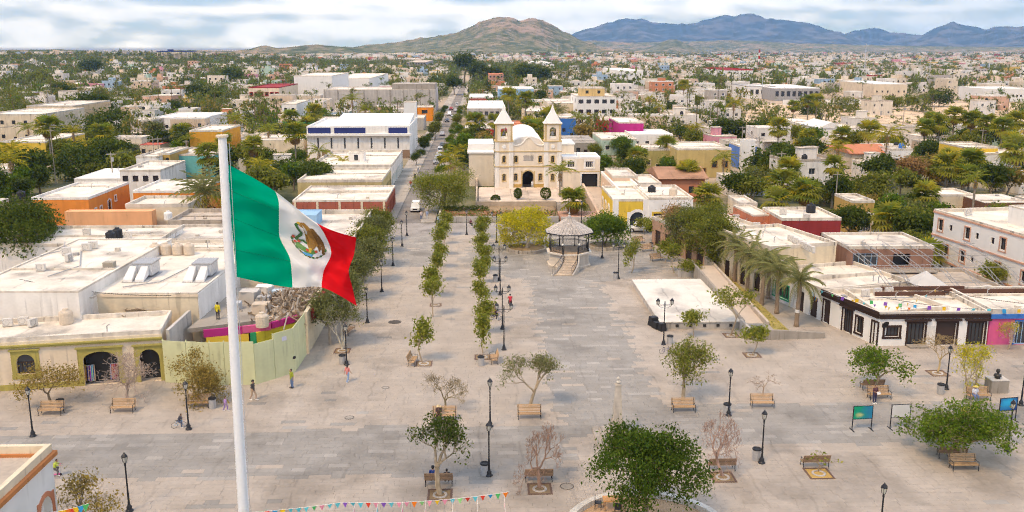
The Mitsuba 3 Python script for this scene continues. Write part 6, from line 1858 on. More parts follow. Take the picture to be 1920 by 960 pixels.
def lantern_meshes(s=1.0):
    fr = MB()
    fr.lathe([(.05, 0), (.1, .04), (.115, .06)], IRON, 6)
    for i in range(6):
        a = i * math.pi / 3
        fr.tube([(.115 * math.cos(a), .115 * math.sin(a), .05), (.2 * math.cos(a), .2 * math.sin(a), .45)], .017, IRON, 4)
    fr.lathe([(.215, .44), (.22, .48), (.12, .62), (.05, .68), (.02, .78), (0, .8)], IRON, 6)
    gl = MB().lathe([(.10, .06), (.19, .45)], LG, 6)
    return fr.ply('metal'), gl.ply('gloss')


LAN = lantern_meshes()
POLE1 = MB().lathe([(.075, .5), (.07, 1.2), (.085, 1.24), (.06, 1.3), (.05, 3.2), (.08, 3.3), (.05, 3.42)], IRON, 10).ply('metal', smooth=True)
POLE2 = MB().lathe([(.075, .5), (.07, 1.4), (.085, 1.44), (.055, 1.5), (.045, 4.1), (.08, 4.2), (.05, 4.6), (.0, 4.75)], IRON, 10).ply('metal', smooth=True)
BASE1 = MB().lathe([(.26, -.03), (.27, .06), (.2, .12), (.16, .2), (.19, .3), (.11, .42), (.09, .52)], IRON, 10).ply('metal', smooth=True)
ARM = MB().tube([(-.75, 0, 4.25), (.75, 0, 4.25)], .032, IRON, 5).tube([(-.7, 0, 4.2), (-.35, 0, 3.98), (0, 0, 4.05), (.35, 0, 3.98), (.7, 0, 4.2)], .02, IRON, 4).ply('metal')


def lamp(x, y, twin=False, label=None, rz=0., s=1.0):
    k = tag(numbered('twin_lamp' if twin else 'street_lamp'), label, 'street lamp', 'twin lantern lamps' if twin else 'single lantern lamps')
    M = mat((x, y, 0), rz, s)
    put_copy(f'{k}__base', BASE1, M)
    put_copy(f'{k}__pole', POLE2 if twin else POLE1, M)
    if twin:
        put_copy(f'{k}__arm', ARM, M)
    for i, dx in enumerate((-.72, .72) if twin else (0,)):
        L = M @ mat((dx, 0, 4.25 if twin else 3.42))
        a = numbered(f'{k}__lantern')
        put_copy(a, LAN[0], L)
        put_copy(f'{a}__glass', LAN[1], L)
    return k


for px, py, lab in ((62, 818, 'black lamp at the far left beside the leftmost bench'), (354, 805, 'black lamp beside the child on a bicycle'), (243, 958, 'black lamp at bottom left behind the sparse olive tree'), (919, 800, 'black lamp behind the other one, right of the bare twiggy tree'), (917, 892, 'black lamp beside the bin, between two lower benches'),
                    (1366, 779, 'black lamp with a bin at its foot left of stunted tree'), (1428, 868, 'black lamp beside the bin right of the bare pinkish tree'), (1774, 730, 'black lamp between yellowish bare tree and feathery tree'), (1889, 846, 'black lamp under right edge of the spreading tree'), (1914, 760, 'black lamp at the right edge by the blue picture board'),
                    (1648, 1022, 'lamp whose lantern alone shows at the bottom edge'), (650, 684, 'black lamp beside the pale many stemmed tree'), (689, 605, 'black lamp under the left shade trees, nearest the flag tip'), (716, 547, 'second black lamp under the left shade trees'), (737, 498, 'third black lamp along the left shade trees'), (754, 462, 'fourth black lamp along the left shade trees'), (763, 442, 'farthest black lamp along the left shade trees'),
                    (875, 440, 'black lamp between the far ends of the young rows'), (1129, 484, 'black lamp just right of the bandstand'), (1090, 420, 'lamp half hidden behind the bandstand'), (1145, 455, 'thin lamp behind the lamp right of the bandstand')):
    p = at(px, py)
    lamp(p[0], p[1], False, lab)
for px, py, lab in ((945, 656, 'nearest twin lantern lamp in the central row'), (942, 617, 'second twin lantern lamp in the central row'), (938, 553, 'third twin lantern lamp in the central row'), (936, 526, 'fourth twin lantern lamp in the central row'), (931, 455, 'farthest twin lantern lamp, beside the round tree bed'), (1244, 646, 'twin lantern lamp before the front left corner of the stage'), (1159, 523, 'twin lantern lamp left of the far end of the stage')):
    p = at(px, py)
    lamp(p[0], p[1], True, lab)

# ------------------------------------------------------------------ benches, bins, planting squares
SLATC = [col(.50 * k, .335 * k, .19 * k, .6) for k in (.85, 1., 1.12)]
SLATD = [col(.33 * k, .22 * k, .14 * k, .6) for k in (.85, 1., 1.12)]
SL = {}
for nm, cc in (('new', SLATC), ('old', SLATD)):
    seat = [MB().box(-1.0, 1.0, -.28 + .098 * i, -.20 + .098 * i, .43, .46, cc[i % 3]).ply('painted') for i in range(6)]
    back = [MB().box(-1.0, 1.0, -.02, .02, -.045, .045, cc[(i + 1) % 3], mat((0, .33 + .035 * i, .56 + .115 * i)) @ mat(tilt=(-.3, [1, 0, 0]))).ply('painted') for i in range(5)]
    SL[nm] = seat + back
LEG = MB().tube([(0, -.3, 0), (0, -.25, .22), (0, -.27, .42), (0, .28, .42)], .03, IRON, 5).tube([(0, .38, 0), (0, .27, .2), (0, .27, .44), (0, .48, 1.06)], .03, IRON, 5).tube([(0, -.28, .44), (0, -.26, .66), (0, .1, .68), (0, .34, .66)], .024, IRON, 4).ply('metal')


def bench(px, py, label, rz=0., old=False, s=1.0):
    p = at(px, py)
    k = tag(numbered('bench'), label, 'bench', 'slatted park benches')
    M = mat((p[0], p[1] + (.3 if abs(rz) < 1 else 0), 0), rz, s)
    for x in (-.93, .93) if s < 1.2 else (-.93, 0, .93):
        put_copy(numbered(f'{k}__leg'), LEG, M @ mat((x, 0, 0)))
    for i, m in enumerate(SL['old' if old else 'new']):
        put_copy(numbered(f'{k}__{"seat_slat" if i < 6 else "back_slat"}'), m, M)
    return p


for b in ((93, 780, 'leftmost slatted bench beside the black lamp'), (228, 775, 'slatted bench in front of the bare forked tree'), (370, 766, 'slatted bench beside the bin in front of the green hoarding'), (833, 790, 'slatted bench with man in straw hat under the twiggy tree'), (993, 787, 'slatted bench in front of the golden trunked tree'),
          (823, 908, 'bench seen from behind with a couple sitting on it', math.pi, True), (1010, 900, 'empty bench seen from behind by a paving square', math.pi, True), (1283, 774, 'slatted bench under the leaning tree right of obelisk'), (1431, 766, 'slatted bench before the stunted bare tree', -.05), (1352, 880, 'bench seen from behind under the bare pinkish tree', math.pi, True),
          (1527, 874, 'small weathered bench behind the tiny sapling', math.pi, True), (1811, 884, 'slatted bench in front of the broad spreading tree'), (1783, 858, 'dark bench in shade behind the spreading tree trunk', math.pi - .2, True), (1651, 750, 'slatted bench where a person stands reading', .05), (1634, 729, 'bench behind the reader, seen from behind', math.pi, True), (1838, 752, 'slatted bench with person in yellow hat'),
          (775, 682, 'bench seen end on beside the nearest left young tree', 1.45), (925, 678, 'bench seen end on beside the bin and young tree', -1.5), (920, 590, 'bench seen end on behind the twin lamps', -1.5, True), (1199, 457, 'farthest pale bench right of the bandstand', .5), (1214, 472, 'pale bench beside a bin behind the stage', .4), (1232, 490, 'pale bench close to the far side of the stage', .5), (655, 625, 'bench under the left shade trees near flag tip', 1.3, True)):
    bench(*b)
TBIN = (MB().lathe([(.30, 0), (.31, .04), (.31, .80), (.29, .82)], GREY, 14).ply('plain'), MB().lathe([(.33, .82), (.35, .86), (.33, .93), (.26, .95), (.2, .88), (0, .86)], BLACK, 14).ply('plain'))


def bin_at(px, py, label):
    p = at(px, py)
    k = tag(numbered('litter_bin'), label, 'litter bin', 'grey litter bins with black rims')
    put_copy(f'{k}__body', TBIN[0], mat((p[0], p[1], 0), px))
    put_copy(f'{k}__lid', TBIN[1], mat((p[0], p[1], 0), px))


for b in ((114, 768, 'bin behind the leftmost bench'), (399, 765, 'bin beside bench in front of green hoarding'), (909, 890, 'bin beside the lamp left of lower empty bench'), (902, 685, 'bin at the foot of the nearest young tree'), (642, 682, 'bin beside the pale many stemmed tree'), (1418, 862, 'bin right of the bare pinkish tree'), (1363, 776, 'bin at the foot of lamp left of stunted tree'), (929, 528, 'bin beside the fourth twin lamp'), (1154, 523, 'bin beside twin lamp at far end of the stage'), (1256, 645, 'bin right of the twin lamp by the stage'), (1221, 466, 'bin beside a pale bench behind the stage'), (1763, 738, 'bin by the lamp left of the feathery tree')):
    bin_at(*b)
for px, py, lab, s, c in ((1012, 917, 'dark edged planting square of the bare reddish tree', .85, TWIG), (1355, 895, 'dark edged planting square of the bare pinkish tree', .85, TWIG), (825, 928, 'dark edged planting square of the sparse green tree', .85, TWIG), (795, 682, 'planting square of nearest left young tree', .8, TWIG), (905, 670, 'planting square of nearest young tree by the twin lamps', .8, TWIG), (1410, 666, 'planting square in front of the ramp wall', .8, TWIG), (1371, 629, 'planting square at right end of the stage front', .8, TWIG), (1535, 888, 'ochre planting square of the tiny sapling', .9, OCHRE), (1758, 700, 'planting square of the bare yellowish tree', .85, TWIG), (817, 572, 'planting square of second left young tree', .7, TWIG), (642, 658, 'planting square of the pale many stemmed tree', .8, TWIG)):
    p = at(px, py)
    k = tag(numbered('planting_square'), lab, 'planting square', 'planting squares in the paving')
    x, y = p[0], p[1]
    part(k, 'soil', MB().box(x - s, x + s, y - s, y + s, -.05, .012, EARTH if c == TWIG else c), 'painted')
    for a in ((x - s, x + s, y - s, y - s + .14), (x - s, x + s, y + s - .14, y + s), (x - s, x - s + .14, y - s + .142, y + s - .142), (x + s - .14, x + s, y - s + .142, y + s - .142)):
        part(k, 'edging', MB().box(*a, -.05, .035, col(.17, .11, .085, .6)), 'painted')
    part(k, 'ring', MB().lathe([(.34, 0), (.36, .05), (.5, .05), (.52, 0)], CONC2, 14, (x, y, .01)), 'painted')
for px, py, r_, lab in ((740, 604, .75, 'dark round manhole cover in the left of plaza'), (1063, 912, .5, 'round manhole cover right of the reddish tree'), (655, 783, .4, 'small manhole cover left of the twiggy tree'), (723, 727, .35, 'small dark drain cover in the left centre')):
    p = at(px, py)
    k = tag(numbered('manhole_cover'), lab, 'manhole cover')
    part(k, 'cover', MB().lathe([(0, .012), (r_ * .86, .012), (r_ * .86, .0)][::-1], col(.09, .08, .07, .8) if px == 740 else CONC, 18, (p[0], p[1], .004)), 'painted')
    part(k, 'ring', MB().lathe([(r_, 0), (r_, .02), (r_ * .88, .02), (r_ * .88, 0)], col(.16, .14, .12, .8), 18, (p[0], p[1], .004)), 'painted')

# ------------------------------------------------------------------ picture boards, bust, loudspeakers, table
def poster_tex(p, n, uv):
    k = dr.floor(uv.x)
    u, v = uv.x - k, uv.y
    w = fbm(u * 3 + k * 5, v * 3, 0, 4)
    g = mix((.0, .30, .16), (.02, .20, .35), smoothstep(.2, .9, u + .5 * (w - .5)))
    g = mix(g, (.42, .50, .22), smoothstep(.30, .05, dr.sqrt(dr.square(u - .32) + dr.square(v - .3)) + .12 * (w - .5)))
    b = mix((.01, .05, .22), (.02, .35, .62), smoothstep(.75, .1, dr.sqrt(dr.square(u - .4) + dr.square(v - .6)) + .25 * (w - .5)))
    b = mix(b, (.75, .78, .8), smoothstep(.16, .05, dr.sqrt(dr.square(u - .78) + dr.square((v - .62) * .8)) + .1 * (w - .5)))
    o = mix((.62, .34, .05), (.75, .58, .12), smoothstep(.3, .7, v + .4 * (w - .5)))
    wv = mix((.62, .62, .60), (.72, .72, .71), w)
    return dr.select(k < .5, g, dr.select(k < 1.5, wv, dr.select(k < 2.5, o, b)))


scene['poster'] = {'type': 'twosided', 'inner': {'type': 'principled', 'base_color': proc(poster_tex), 'roughness': .35, 'specular': .5}}
for i, (px, foot, lab, rz) in enumerate(((1615, 806, 'green picture board on black posts right of the plaza', .06), (1686, 803, 'blank white picture board beside the green one', .08), (1814, 806, 'orange picture board behind the spreading tree', .1), (1887, 790, 'blue picture board at right edge of the plaza', .16))):
    p = at(px, foot)
    k = tag(numbered('picture_board'), lab, 'display board', 'picture boards in a row')
    M = mat((p[0], p[1], 0), rz)
    w, z0, z1 = .78, .98, 2.02
    for x in (-w - .04, w):
        part(k, 'post', MB().box(x, x + .06, -.03, .03, .02, z1 + .05, IRON, M), 'metal')
        part(k, 'foot', MB().box(x - .01, x + .07, -.42, .42, 0, .05, IRON, M), 'metal')
    fr = MB()
    fr.box(-w, w, -.025, .025, z1, z1 + .05, IRON, M).box(-w, w, -.025, .025, z0 - .05, z0, IRON, M)
    part(k, 'frame', fr, 'metal')
    v = tr(M, [[-w, -.02, z0], [w, -.02, z0], [w, -.02, z1], [-w, -.02, z1], [-w, .02, z0], [w, .02, z0], [w, .02, z1], [-w, .02, z1]])
    uv = np.array([[i, 0], [i + .999, 0], [i + .999, .999], [i, .999]] * 2)
    part(k, 'picture', MB().add(v, [[0, 1, 2, 3], [5, 4, 7, 6]], uv), 'poster')
p = at(1874, 738)
k = thing('bust_monument', 'dark bust on a grey cube pedestal at right', 'monument')
LAND['the bust monument'] = (1874, 720)
part(k, 'pedestal', MB().box(p[0] - .78, p[0] + .78, p[1], p[1] + 1.2, -.05, 1.15, CONC), 'painted')
part(k, 'cap', MB().box(p[0] - .82, p[0] + .82, p[1] - .04, p[1] + 1.24, 1.15, 1.22, CONC2), 'painted')
part(k, 'bust', MB().lathe([(.22, 0), (.2, .12), (.34, .2), (.30, .38), (.1, .46), (.09, .52), (.16, .6), (.18, .72), (.12, .86), (0, .9)], col(.05, .045, .04, .4), 12, (p[0], p[1] + .6, 1.22)), 'metal', smooth=True)
for i, (px, py, w, h, d) in enumerate(((1226, 612, .45, 1.05, .5), (1233, 617, .42, .75, .5), (1242, 621, .35, .85, .45))):
    p = at(px, py)
    k = tag(numbered('loudspeaker'), ('tallest black loudspeaker by the stage corner', 'middle low black loudspeaker by the stage corner', 'black loudspeaker nearest the stage front')[i], 'loudspeaker', 'loudspeakers by the stage corner')
    M = mat((p[0], p[1] + .3, 0), .35)
    part(k, 'cabinet', taper(MB(), 0, 0, w, w * .85, .0, h, BLACK, d, d * .7), 'plain', M)
    part(k, 'grille', MB().box(-w * .75, w * .75, -d - .03, -d * .8, .12, h - .15, IRON), 'metal', M)
p = at(1150, 952, .3)
tb = thing('cafe_table', 'small orange wooden table on terrace under the big tree', 'table')
part(tb, 'top', MB().box(p[0] - .7, p[0] + .55, p[1] - .4, p[1] + .4, .93, .98, col(.62, .30, .09, .5)), 'plain')
for x in (-.62, .47):
    for y in (-.33, .33):
        part(tb, 'leg', MB().box(p[0] + x, p[0] + x + .06, p[1] + y - .03, p[1] + y + .03, .22, .93, WOOD2), 'plain')
for i, (dx, dy, rz) in enumerate(((-1.0, .1, 1.4), (.2, -.75, 2.9))):
    k = tag(numbered('cafe_chair'), ('dark chair left of the small orange table', 'dark chair in front of the small orange table')[i], 'chair')
    M = mat((p[0] + dx, p[1] + dy, .22), rz)
    part(k, 'seat', MB().box(-.22, .22, -.22, .22, .42, .46, BLACK, M), 'plain')
    part(k, 'back', MB().box(-.22, .22, .2, .23, .5, .9, BLACK, M), 'plain')
    for x in (-.2, .2):
        for y in (-.2, .2):
            part(k, 'leg', MB().box(x - .02, x + .02, y - .02, y + .02, 0, .42, BLACK, M), 'plain')

# ------------------------------------------------------------------ bunting
BC = [col(*c, .1) for c in ((.75, .08, .05), (.05, .32, .62), (.10, .45, .14), (.28, .12, .50), (.80, .50, .03), (.35, .72, .25), (.78, .30, .38), (.15, .55, .62), (.85, .22, .03))]


def bunting(P, Q, sag, n, size, label, square=False, seed=0, cols=None):
    k = tag(numbered('bunting'), label, 'bunting', None)
    rg = np.random.default_rng(seed)
    P, Q = np.array(P, float), np.array(Q, float)
    t = np.linspace(0, 1, 24)
    pts = P + (Q - P) * t[:, None] - np.c_[t * 0, t * 0, sag * 4 * t * (1 - t)]
    part(k, 'cord', MB().tube(pts, .012, CLEAN, 3), 'plain')
    d = unit(Q - P)
    for i in range(n):
        s = (i + .5) / n
        c = np.array([np.interp(s, t, pts[:, j]) for j in range(3)])
        w = size * rg.uniform(.9, 1.1)
        sw = np.array([0, rg.normal(0, .25), 0]) * size
        cc = (cols or BC)[rg.integers(len(cols or BC))]
        h = np.array([0, 0, -1.0])
        if square:
            v = [c - d * w / 2, c + d * w / 2, c + d * w / 2 + h * w * 1.2 + sw, c - d * w / 2 + h * w * 1.2 + sw]
            f = [[0, 1, 2, 3]]
        else:
            v = [c - d * w / 2, c + d * w / 2, c + h * w * 1.05 + sw]
            f = [[0, 1, 2]]
        part(k, 'pennant', MB().add(np.array(v), np.array(f), cc), 'cloth')
    return k


bunting(at(225, 962, 4.2), at(640, 942, 4.6), .35, 28, .31, 'string of paper pennants along bottom edge left of centre', seed=1)
bunting(at(640, 942, 4.6), at(955, 922, 5.0), .25, 22, .31, 'string of paper pennants along bottom edge nearer the centre', seed=2)
for i, px in enumerate((665, 708, 755, 798, 848, 895, 945)):
    row = np.interp(px, [640, 955], [944, 924])
    a = at(px, row + 4, 4.6)
    b = a + np.array([(px - 800) * .0008, -2.6, -.9])
    bunting(a, b, .1, 4, .40, f"{('first', 'second', 'third', 'fourth', 'fifth', 'sixth', 'seventh')[i]} from the left of the short paper strings hanging at the bottom edge", True, 10 + i, [BC[6], BC[1], BC[7], BC[6]])
bunting(at(20, 962, 5.4), at(165, 944, 5.6), .25, 16, .42, 'bright paper pennants beside the bottom left house corner', seed=5)
for i, (a, b, lab, n) in enumerate((((37.2, 93.5, 4.6), (58.5, 89.4, 4.15), 'long pennant string across the front of the corner building', 15), ((36.9, 98.0, 4.2), (44, 89.8, 4.3), 'pennant string from the nearest date palm to the building corner', 9), ((36.5, 96.5, 3.5), (38.2, 104, 3.6), 'short pennant string over the street by the green framed shop', 9), ((41, 90.2, 4.2), (50, 97, 4.6), 'pennant string running back over the corner building roof', 6))):
    bunting(a, b, .5, n, .34, lab, i % 2 == 0, 20 + i, [BC[4], BC[4], BC[1], BC[7], BC[2], BC[8], BC[3]])


# ------------------------------------------------------------------ people
def hull(a, ra, b, rb, n=10):
    s = lambda p, r: m3.Manifold.sphere(r, n).translate([float(x) for x in p])
    return m3.Manifold.batch_hull([s(a, ra), s(b, rb)])


SKIN = [col(.42, .25, .16, .2), col(.33, .19, .12, .2)]
HAIR = col(.02, .015, .012, .2)


def person(px, py, pose, label, top, legs, h=1.66, rz=0., z=0., hat=None, skin=0, long_hair=False, hold=None, y=None, sleeves=.5, shorts=False):
    """A figure facing -y before it is turned by rz. pose: stand, walk, sit, ride, push."""
    p = at(px, py, z)
    k = tag(numbered('person'), label, 'person')
    s = h / 1.72
    M = mat((p[0], p[1], z), rz, s)
    hip_z, dz, lean = .92, 0., 0.
    J = {}
    for sd, n in ((-1, 'l'), (1, 'r')):
        ph = sd
        hip = np.array([sd * .10, 0, .92])
        if pose in ('sit', 'ride'):
            hip = np.array([sd * .11, .0, .52 if pose == 'sit' else .80])
            knee = hip + ([sd * .04, -.42, .0] if pose == 'sit' else [sd * .05, -.33, -.16 + .12 * sd])
            ankle = knee + ([0, .05, -.44] if pose == 'sit' else [0, .10, -.40])
        elif pose == 'walk':
            knee = hip + [sd * .01, -.10 - .13 * ph, -.43]
            ankle = knee + [0, .14 - .10 * ph, -.40]
        else:
            knee = hip + [sd * .02, -.02, -.43]
            ankle = knee + [0, .03, -.42]
        J[n + 'hip'], J[n + 'knee'], J[n + 'ankle'], J[n + 'toe'] = hip, knee, ankle, ankle + [0, -.17, -.05]
        fwd = .28 if pose == 'ride' else .04 if pose != 'sit' else .08
        sh = np.array([sd * .19, -fwd * .6, hip[2] + .50])
        if pose == 'ride':
            el = sh + [sd * .06, -.20, -.20]
            wr = el + [0, -.22, -.06]
        elif pose == 'sit' or hold:
            el = sh + [sd * .05, -.06, -.27]
            wr = el + [-sd * .08, -.22, .02 if hold else -.04]
        else:
            sw = -.14 * ph if pose == 'walk' else -.02
            el = sh + [sd * .06, .03 - sw * .5, -.28]
            wr = el + [sd * .01, -.06 - sw, -.24]
        J[n + 'sh'], J[n + 'el'], J[n + 'wr'] = sh, el, wr
        J['fwd'] = fwd
    f = J['fwd']
    pel = (J['lhip'] + J['rhip']) / 2
    chest = pel + [0, -f * .5, .40]
    neck = pel + [0, -f * .8, .56]
    head = pel + [0, -f - .02, .71]
    B = [hull(pel, .14, chest, .15), hull(chest, .13, neck, .06), hull(neck, .058, head, .06), hull(head + [0, .0, .03], .098, head + [0, -.018, -.06], .07), hull(J['lsh'], .062, J['rsh'], .062)]
    B += [hull(head + [0, -.10, 0], .018, head + [0, -.115, -.03], .022), hull(head + [-.098, 0, 0], .02, head + [.098, 0, 0], .02)]
    for n in 'lr':
        B += [hull(J[n + 'hip'], .092, J[n + 'knee'], .06), hull(J[n + 'knee'], .058, J[n + 'ankle'], .04), hull(J[n + 'ankle'] + [0, .03, -.03], .04, J[n + 'toe'], .035), hull(J[n + 'sh'], .055, J[n + 'el'], .042), hull(J[n + 'el'], .04, J[n + 'wr'], .028)]
        d = unit(J[n + 'wr'] - J[n + 'el'])
        pal = J[n + 'wr'] + d * .07
        B.append(hull(J[n + 'wr'], .028, pal, .034, 8))
        e = np.array([1., 0, 0]) if abs(d[0]) < .8 else np.array([0, 1., 0])
        for q, (o, ln) in enumerate(((-.026, .06), (-.009, .072), (.009, .068), (.026, .05))):
            a = pal + e * o + d * .02
            B.append(hull(a, .0095, a + d * ln + [0, -.02, -.008], .008, 6))
        sg = 1 if n == 'l' else -1
        B.append(hull(J[n + 'wr'] + d * .03 + e * sg * .02, .011, J[n + 'wr'] + d * .075 + e * sg * .055, .009, 6))
    part(k, 'body', MB().mesh(m3.Manifold.batch_boolean(B, m3.OpType.Add), SKIN[skin]), 'plain', M)
    S_ = [hull(pel + [0, 0, -.02], .162, chest, .168), hull(chest, .15, neck + [0, 0, -.06], .09), hull(J['lsh'], .078, J['rsh'], .078)]
    for n in 'lr':
        S_.append(hull(J[n + 'sh'], .07, J[n + 'sh'] + (J[n + 'el'] - J[n + 'sh']) * min(1, sleeves * 2), .06))
        if sleeves > .6:
            S_.append(hull(J[n + 'el'], .056, J[n + 'wr'], .042))
    part(k, 'shirt', MB().mesh(m3.Manifold.batch_boolean(S_, m3.OpType.Add), top), 'plain', M)
    P_ = [hull(J['lhip'] + [0, 0, .03], .112, J['rhip'] + [0, 0, .03], .112)]
    for n in 'lr':
        P_.append(hull(J[n + 'hip'], .108, J[n + 'knee'], .076))
        if not shorts:
            P_.append(hull(J[n + 'knee'], .074, J[n + 'ankle'] + [0, 0, .03], .056))
        part(k, 'shoe', MB().mesh(hull(J[n + 'ankle'] + [0, .035, -.04], .052, J[n + 'toe'] + [0, -.02, .0], .046), BLACK if skin else CLEAN), 'plain', M)
    part(k, 'trousers', MB().mesh(m3.Manifold.batch_boolean(P_, m3.OpType.Add), legs), 'plain', M)
    H_ = [hull(head + [0, .025, .05], .10, head + [0, .045, -.01], .085)]
    if long_hair:
        H_.append(hull(head + [0, .06, 0], .08, neck + [0, .10, -.15], .06))
    part(k, 'hair', MB().mesh(m3.Manifold.batch_boolean(H_, m3.OpType.Add), HAIR), 'plain', M)
    for sd in (-1, 1):
        part(k, 'eye', MB().mesh(m3.Manifold.sphere(.013, 6).translate([sd * .035, float(head[1] - .094), float(head[2] + .015)]), BLACK), 'plain', M)
    part(k, 'mouth', MB().box(-.025, .025, head[1] - .092, head[1] - .075, head[2] - .075, head[2] - .063, MAROON), 'plain', M)
    if hat is not None:
        part(k, 'hat', MB().lathe([(.23 if hat != BLACK else .12, .05), (.22 if hat != BLACK else .12, .065), (.115, .07), (.105, .16), (.0, .175)], hat, 12, tuple(head + [0, .01, 0])), 'plain', M)
    if hold == 'paper':
        tag(numbered('paper'), 'sheet of white paper in the reader\'s hands', 'paper')
        MB().box(-.18, .18, -.02, .0, -.12, .12, CLEAN).put('paper', 'plain', False, M @ mat((0, -.46, 1.12), 0) @ mat(tilt=(-.6, [1, 0, 0])))
    return k, M


DENIM = col(.10, .16, .30, .3)
TAN = col(.45, .33, .22, .3)
person(475, 750, 'walk', 'man in dark shirt, tan shorts and dark cap walking by the hoarding', col(.06, .055, .055, .3), TAN, 1.78, 1.2, hat=BLACK, shorts=True)
person(548, 727, 'stand', 'worker in black and yellow vest standing by the hoarding gate', col(.30, .34, .03, .3), DENIM, 1.76, -.9, skin=1)
person(652, 716, 'walk', 'woman with long hair, pink top and blue jeans walking', col(.60, .22, .20, .3), col(.22, .32, .5, .3), 1.62, 2.6, long_hair=True)
person(423, 770, 'walk', 'child in lilac clothes walking near the flagpole', col(.48, .28, .55, .3), col(.24, .15, .38, .3), 1.2, 1.3)
person(103, 893, 'ride', 'child in green shirt on a pink scooter at bottom left', col(.42, .50, .06, .3), col(.1, .09, .09, .3), 1.35, 1.9)
person(812, 908, 'sit', 'person in blue jacket sitting on bench, seen from behind', col(.02, .05, .22, .3), BLACK, 1.7, math.pi, hat=BLACK, sleeves=1)
person(838, 908, 'sit', 'small person in dark clothes sitting beside the blue jacket', col(.07, .055, .05, .3), BLACK, 1.45, math.pi, sleeves=1)
person(823, 787, 'sit', 'man in straw hat sitting under the bare twiggy tree', col(.09, .05, .04, .3), BROWN, 1.66, 0, hat=col(.68, .52, .28, .3))
person(1639, 756, 'stand', 'person in dark clothes reading a white paper by the benches', col(.10, .04, .05, .3), col(.04, .04, .09, .3), 1.66, 0.3, hold='paper')
person(1826, 750, 'sit', 'person in white shirt and yellow straw hat on bench', col(.62, .65, .74, .3), col(.16, .22, .4, .3), 1.7, 0, hat=col(.72, .6, .15, .3))
person(1787, 860, 'sit', 'person in dark clothes sitting in the shade of spreading tree', col(.05, .045, .05, .3), BLACK, 1.6, math.pi, skin=1)
person(409, 599, 'stand', 'worker in bright yellow shirt standing on the demolished building', col(.62, .52, .02, .3), col(.06, .05, .05, .3), 1.75, 2.8, 3.62, skin=1, sleeves=1)
person(1346, 492, 'walk', 'left of two dark clothed walkers in the palm street', col(.04, .035, .04, .3), BLACK, 1.7, 3.0)
person(1356, 492, 'walk', 'right of two dark clothed walkers in the palm street', col(.05, .03, .03, .3), BLACK, 1.68, .2)
person(790, 412, 'stand', 'person in pale top beside the white car', col(.6, .5, .45, .3), DENIM, 1.6, .4)
person(801, 412, 'stand', 'person in blue and white at the street corner', col(.3, .36, .5, .3), col(.5, .5, .5, .3), 1.75, -.4)
person(822, 420, 'walk', 'person in light blue by the young row, near the street', col(.35, .5, .62, .3), DENIM, 1.55, 2.)
person(882, 424, 'sit', 'person in dark red sitting at the kerb below the church', col(.16, .03, .05, .3), BLACK, 1.6, .8)
person(998, 353, 'stand', 'person in white standing at the church door', col(.7, .7, .68, .3), col(.6, .6, .6, .3), 1.6, 0, AZ)
person(778, 338, 'walk', 'walker in dark clothes on the pavement of the long street', col(.08, .07, .09, .3), BLACK, 1.7, .1, .14)
person(770, 352, 'walk', 'walker in red on the pavement of the long street', col(.45, .05, .05, .3), DENIM, 1.65, .1, .14)
person(784, 322, 'walk', 'walker in white on the pavement of the long street', CLEAN, DENIM, 1.65, 3.1, .14)


def bicycle(px, py, label, rz, s=1.0, c=IRON, rider=None):
    p = at(px, py)
    k = thing('bicycle', label, 'bicycle')
    M = mat((p[0], p[1], 0), rz, s)
    for y in (-.5, .5):
        n = 18
        a = np.linspace(0, 2 * math.pi, n + 1)
        w = numbered(f'{k}__wheel')
        MB().tube(tr(M, np.c_[a * 0, y + .32 * np.cos(a), .34 + .32 * np.sin(a)]), .02 * s, BLACK, 5, caps=False).put(w, 'plain')
        sp = MB()
        for b in a[:-1:2]:
            sp.tube(tr(M, [[0, y, .34], [0, y + .31 * math.cos(b), .34 + .31 * math.sin(b)]]), .004, STEEL, 3)
        sp.put(f'{w}__spokes', 'metal')
    fr = MB()
    for a, b in (((0, .5, .34), (0, .12, .34)), ((0, .12, .34), (0, .25, .85)), ((0, .5, .34), (0, .22, .75)), ((0, .22, .78), (0, -.36, .80)), ((0, .12, .34), (0, -.36, .72)), ((0, -.34, .95), (0, -.5, .34))):
        fr.tube(tr(M, [a, b]), .02 * s, c, 5)
    part(k, 'frame', fr, 'metal')
    part(k, 'handlebar', MB().tube(tr(M, [[-.27, -.26, .98], [0, -.35, .96], [.27, -.26, .98]]), .016, BLACK, 5), 'metal')
    part(k, 'saddle', MB().box(-.07, .07, .14, .36, .84, .9, BLACK, M), 'plain')
    if rider:
        lab, top, legs, h = rider
        kk, MM = person(px, py, 'ride', lab, top, legs, h, rz)
    return k


bicycle(957, 577, 'bicycle ridden by the cyclist in red', math.pi + .1, 1, IRON, ('cyclist in red shirt riding away beside the twin lamps', col(.55, .03, .05, .3), BLACK, 1.7))
bicycle(336, 802, 'small bicycle ridden by the child at left', 1.9, .72, SKYB, ('child in dark clothes riding a small bicycle by the lamp', col(.05, .05, .07, .3), col(.08, .1, .16, .3), 1.25))
bicycle(928, 600, 'bicycle standing beside the twin lamps', 1.2, .9, IRON, ('person in dark clothes on bicycle behind the twin lamps', col(.07, .03, .03, .3), BLACK, 1.6))
bicycle(1248, 664, 'small dark bicycle parked by the bin near the stage', 1.3, .8, NAVY)
p = at(103, 893)
k = thing('scooter', 'pink kick scooter under the child in green', 'scooter')
M = mat((p[0], p[1], 0), 1.9)
part(k, 'deck', MB().box(-.09, .09, -.35, .3, .12, .16, PINK, M), 'plain')
part(k, 'stem', MB().tube(tr(M, [[0, -.36, .1], [0, -.42, .85]]), .02, STEEL, 5).tube(tr(M, [[-.2, -.42, .85], [.2, -.42, .85]]), .018, PINK, 5), 'metal')
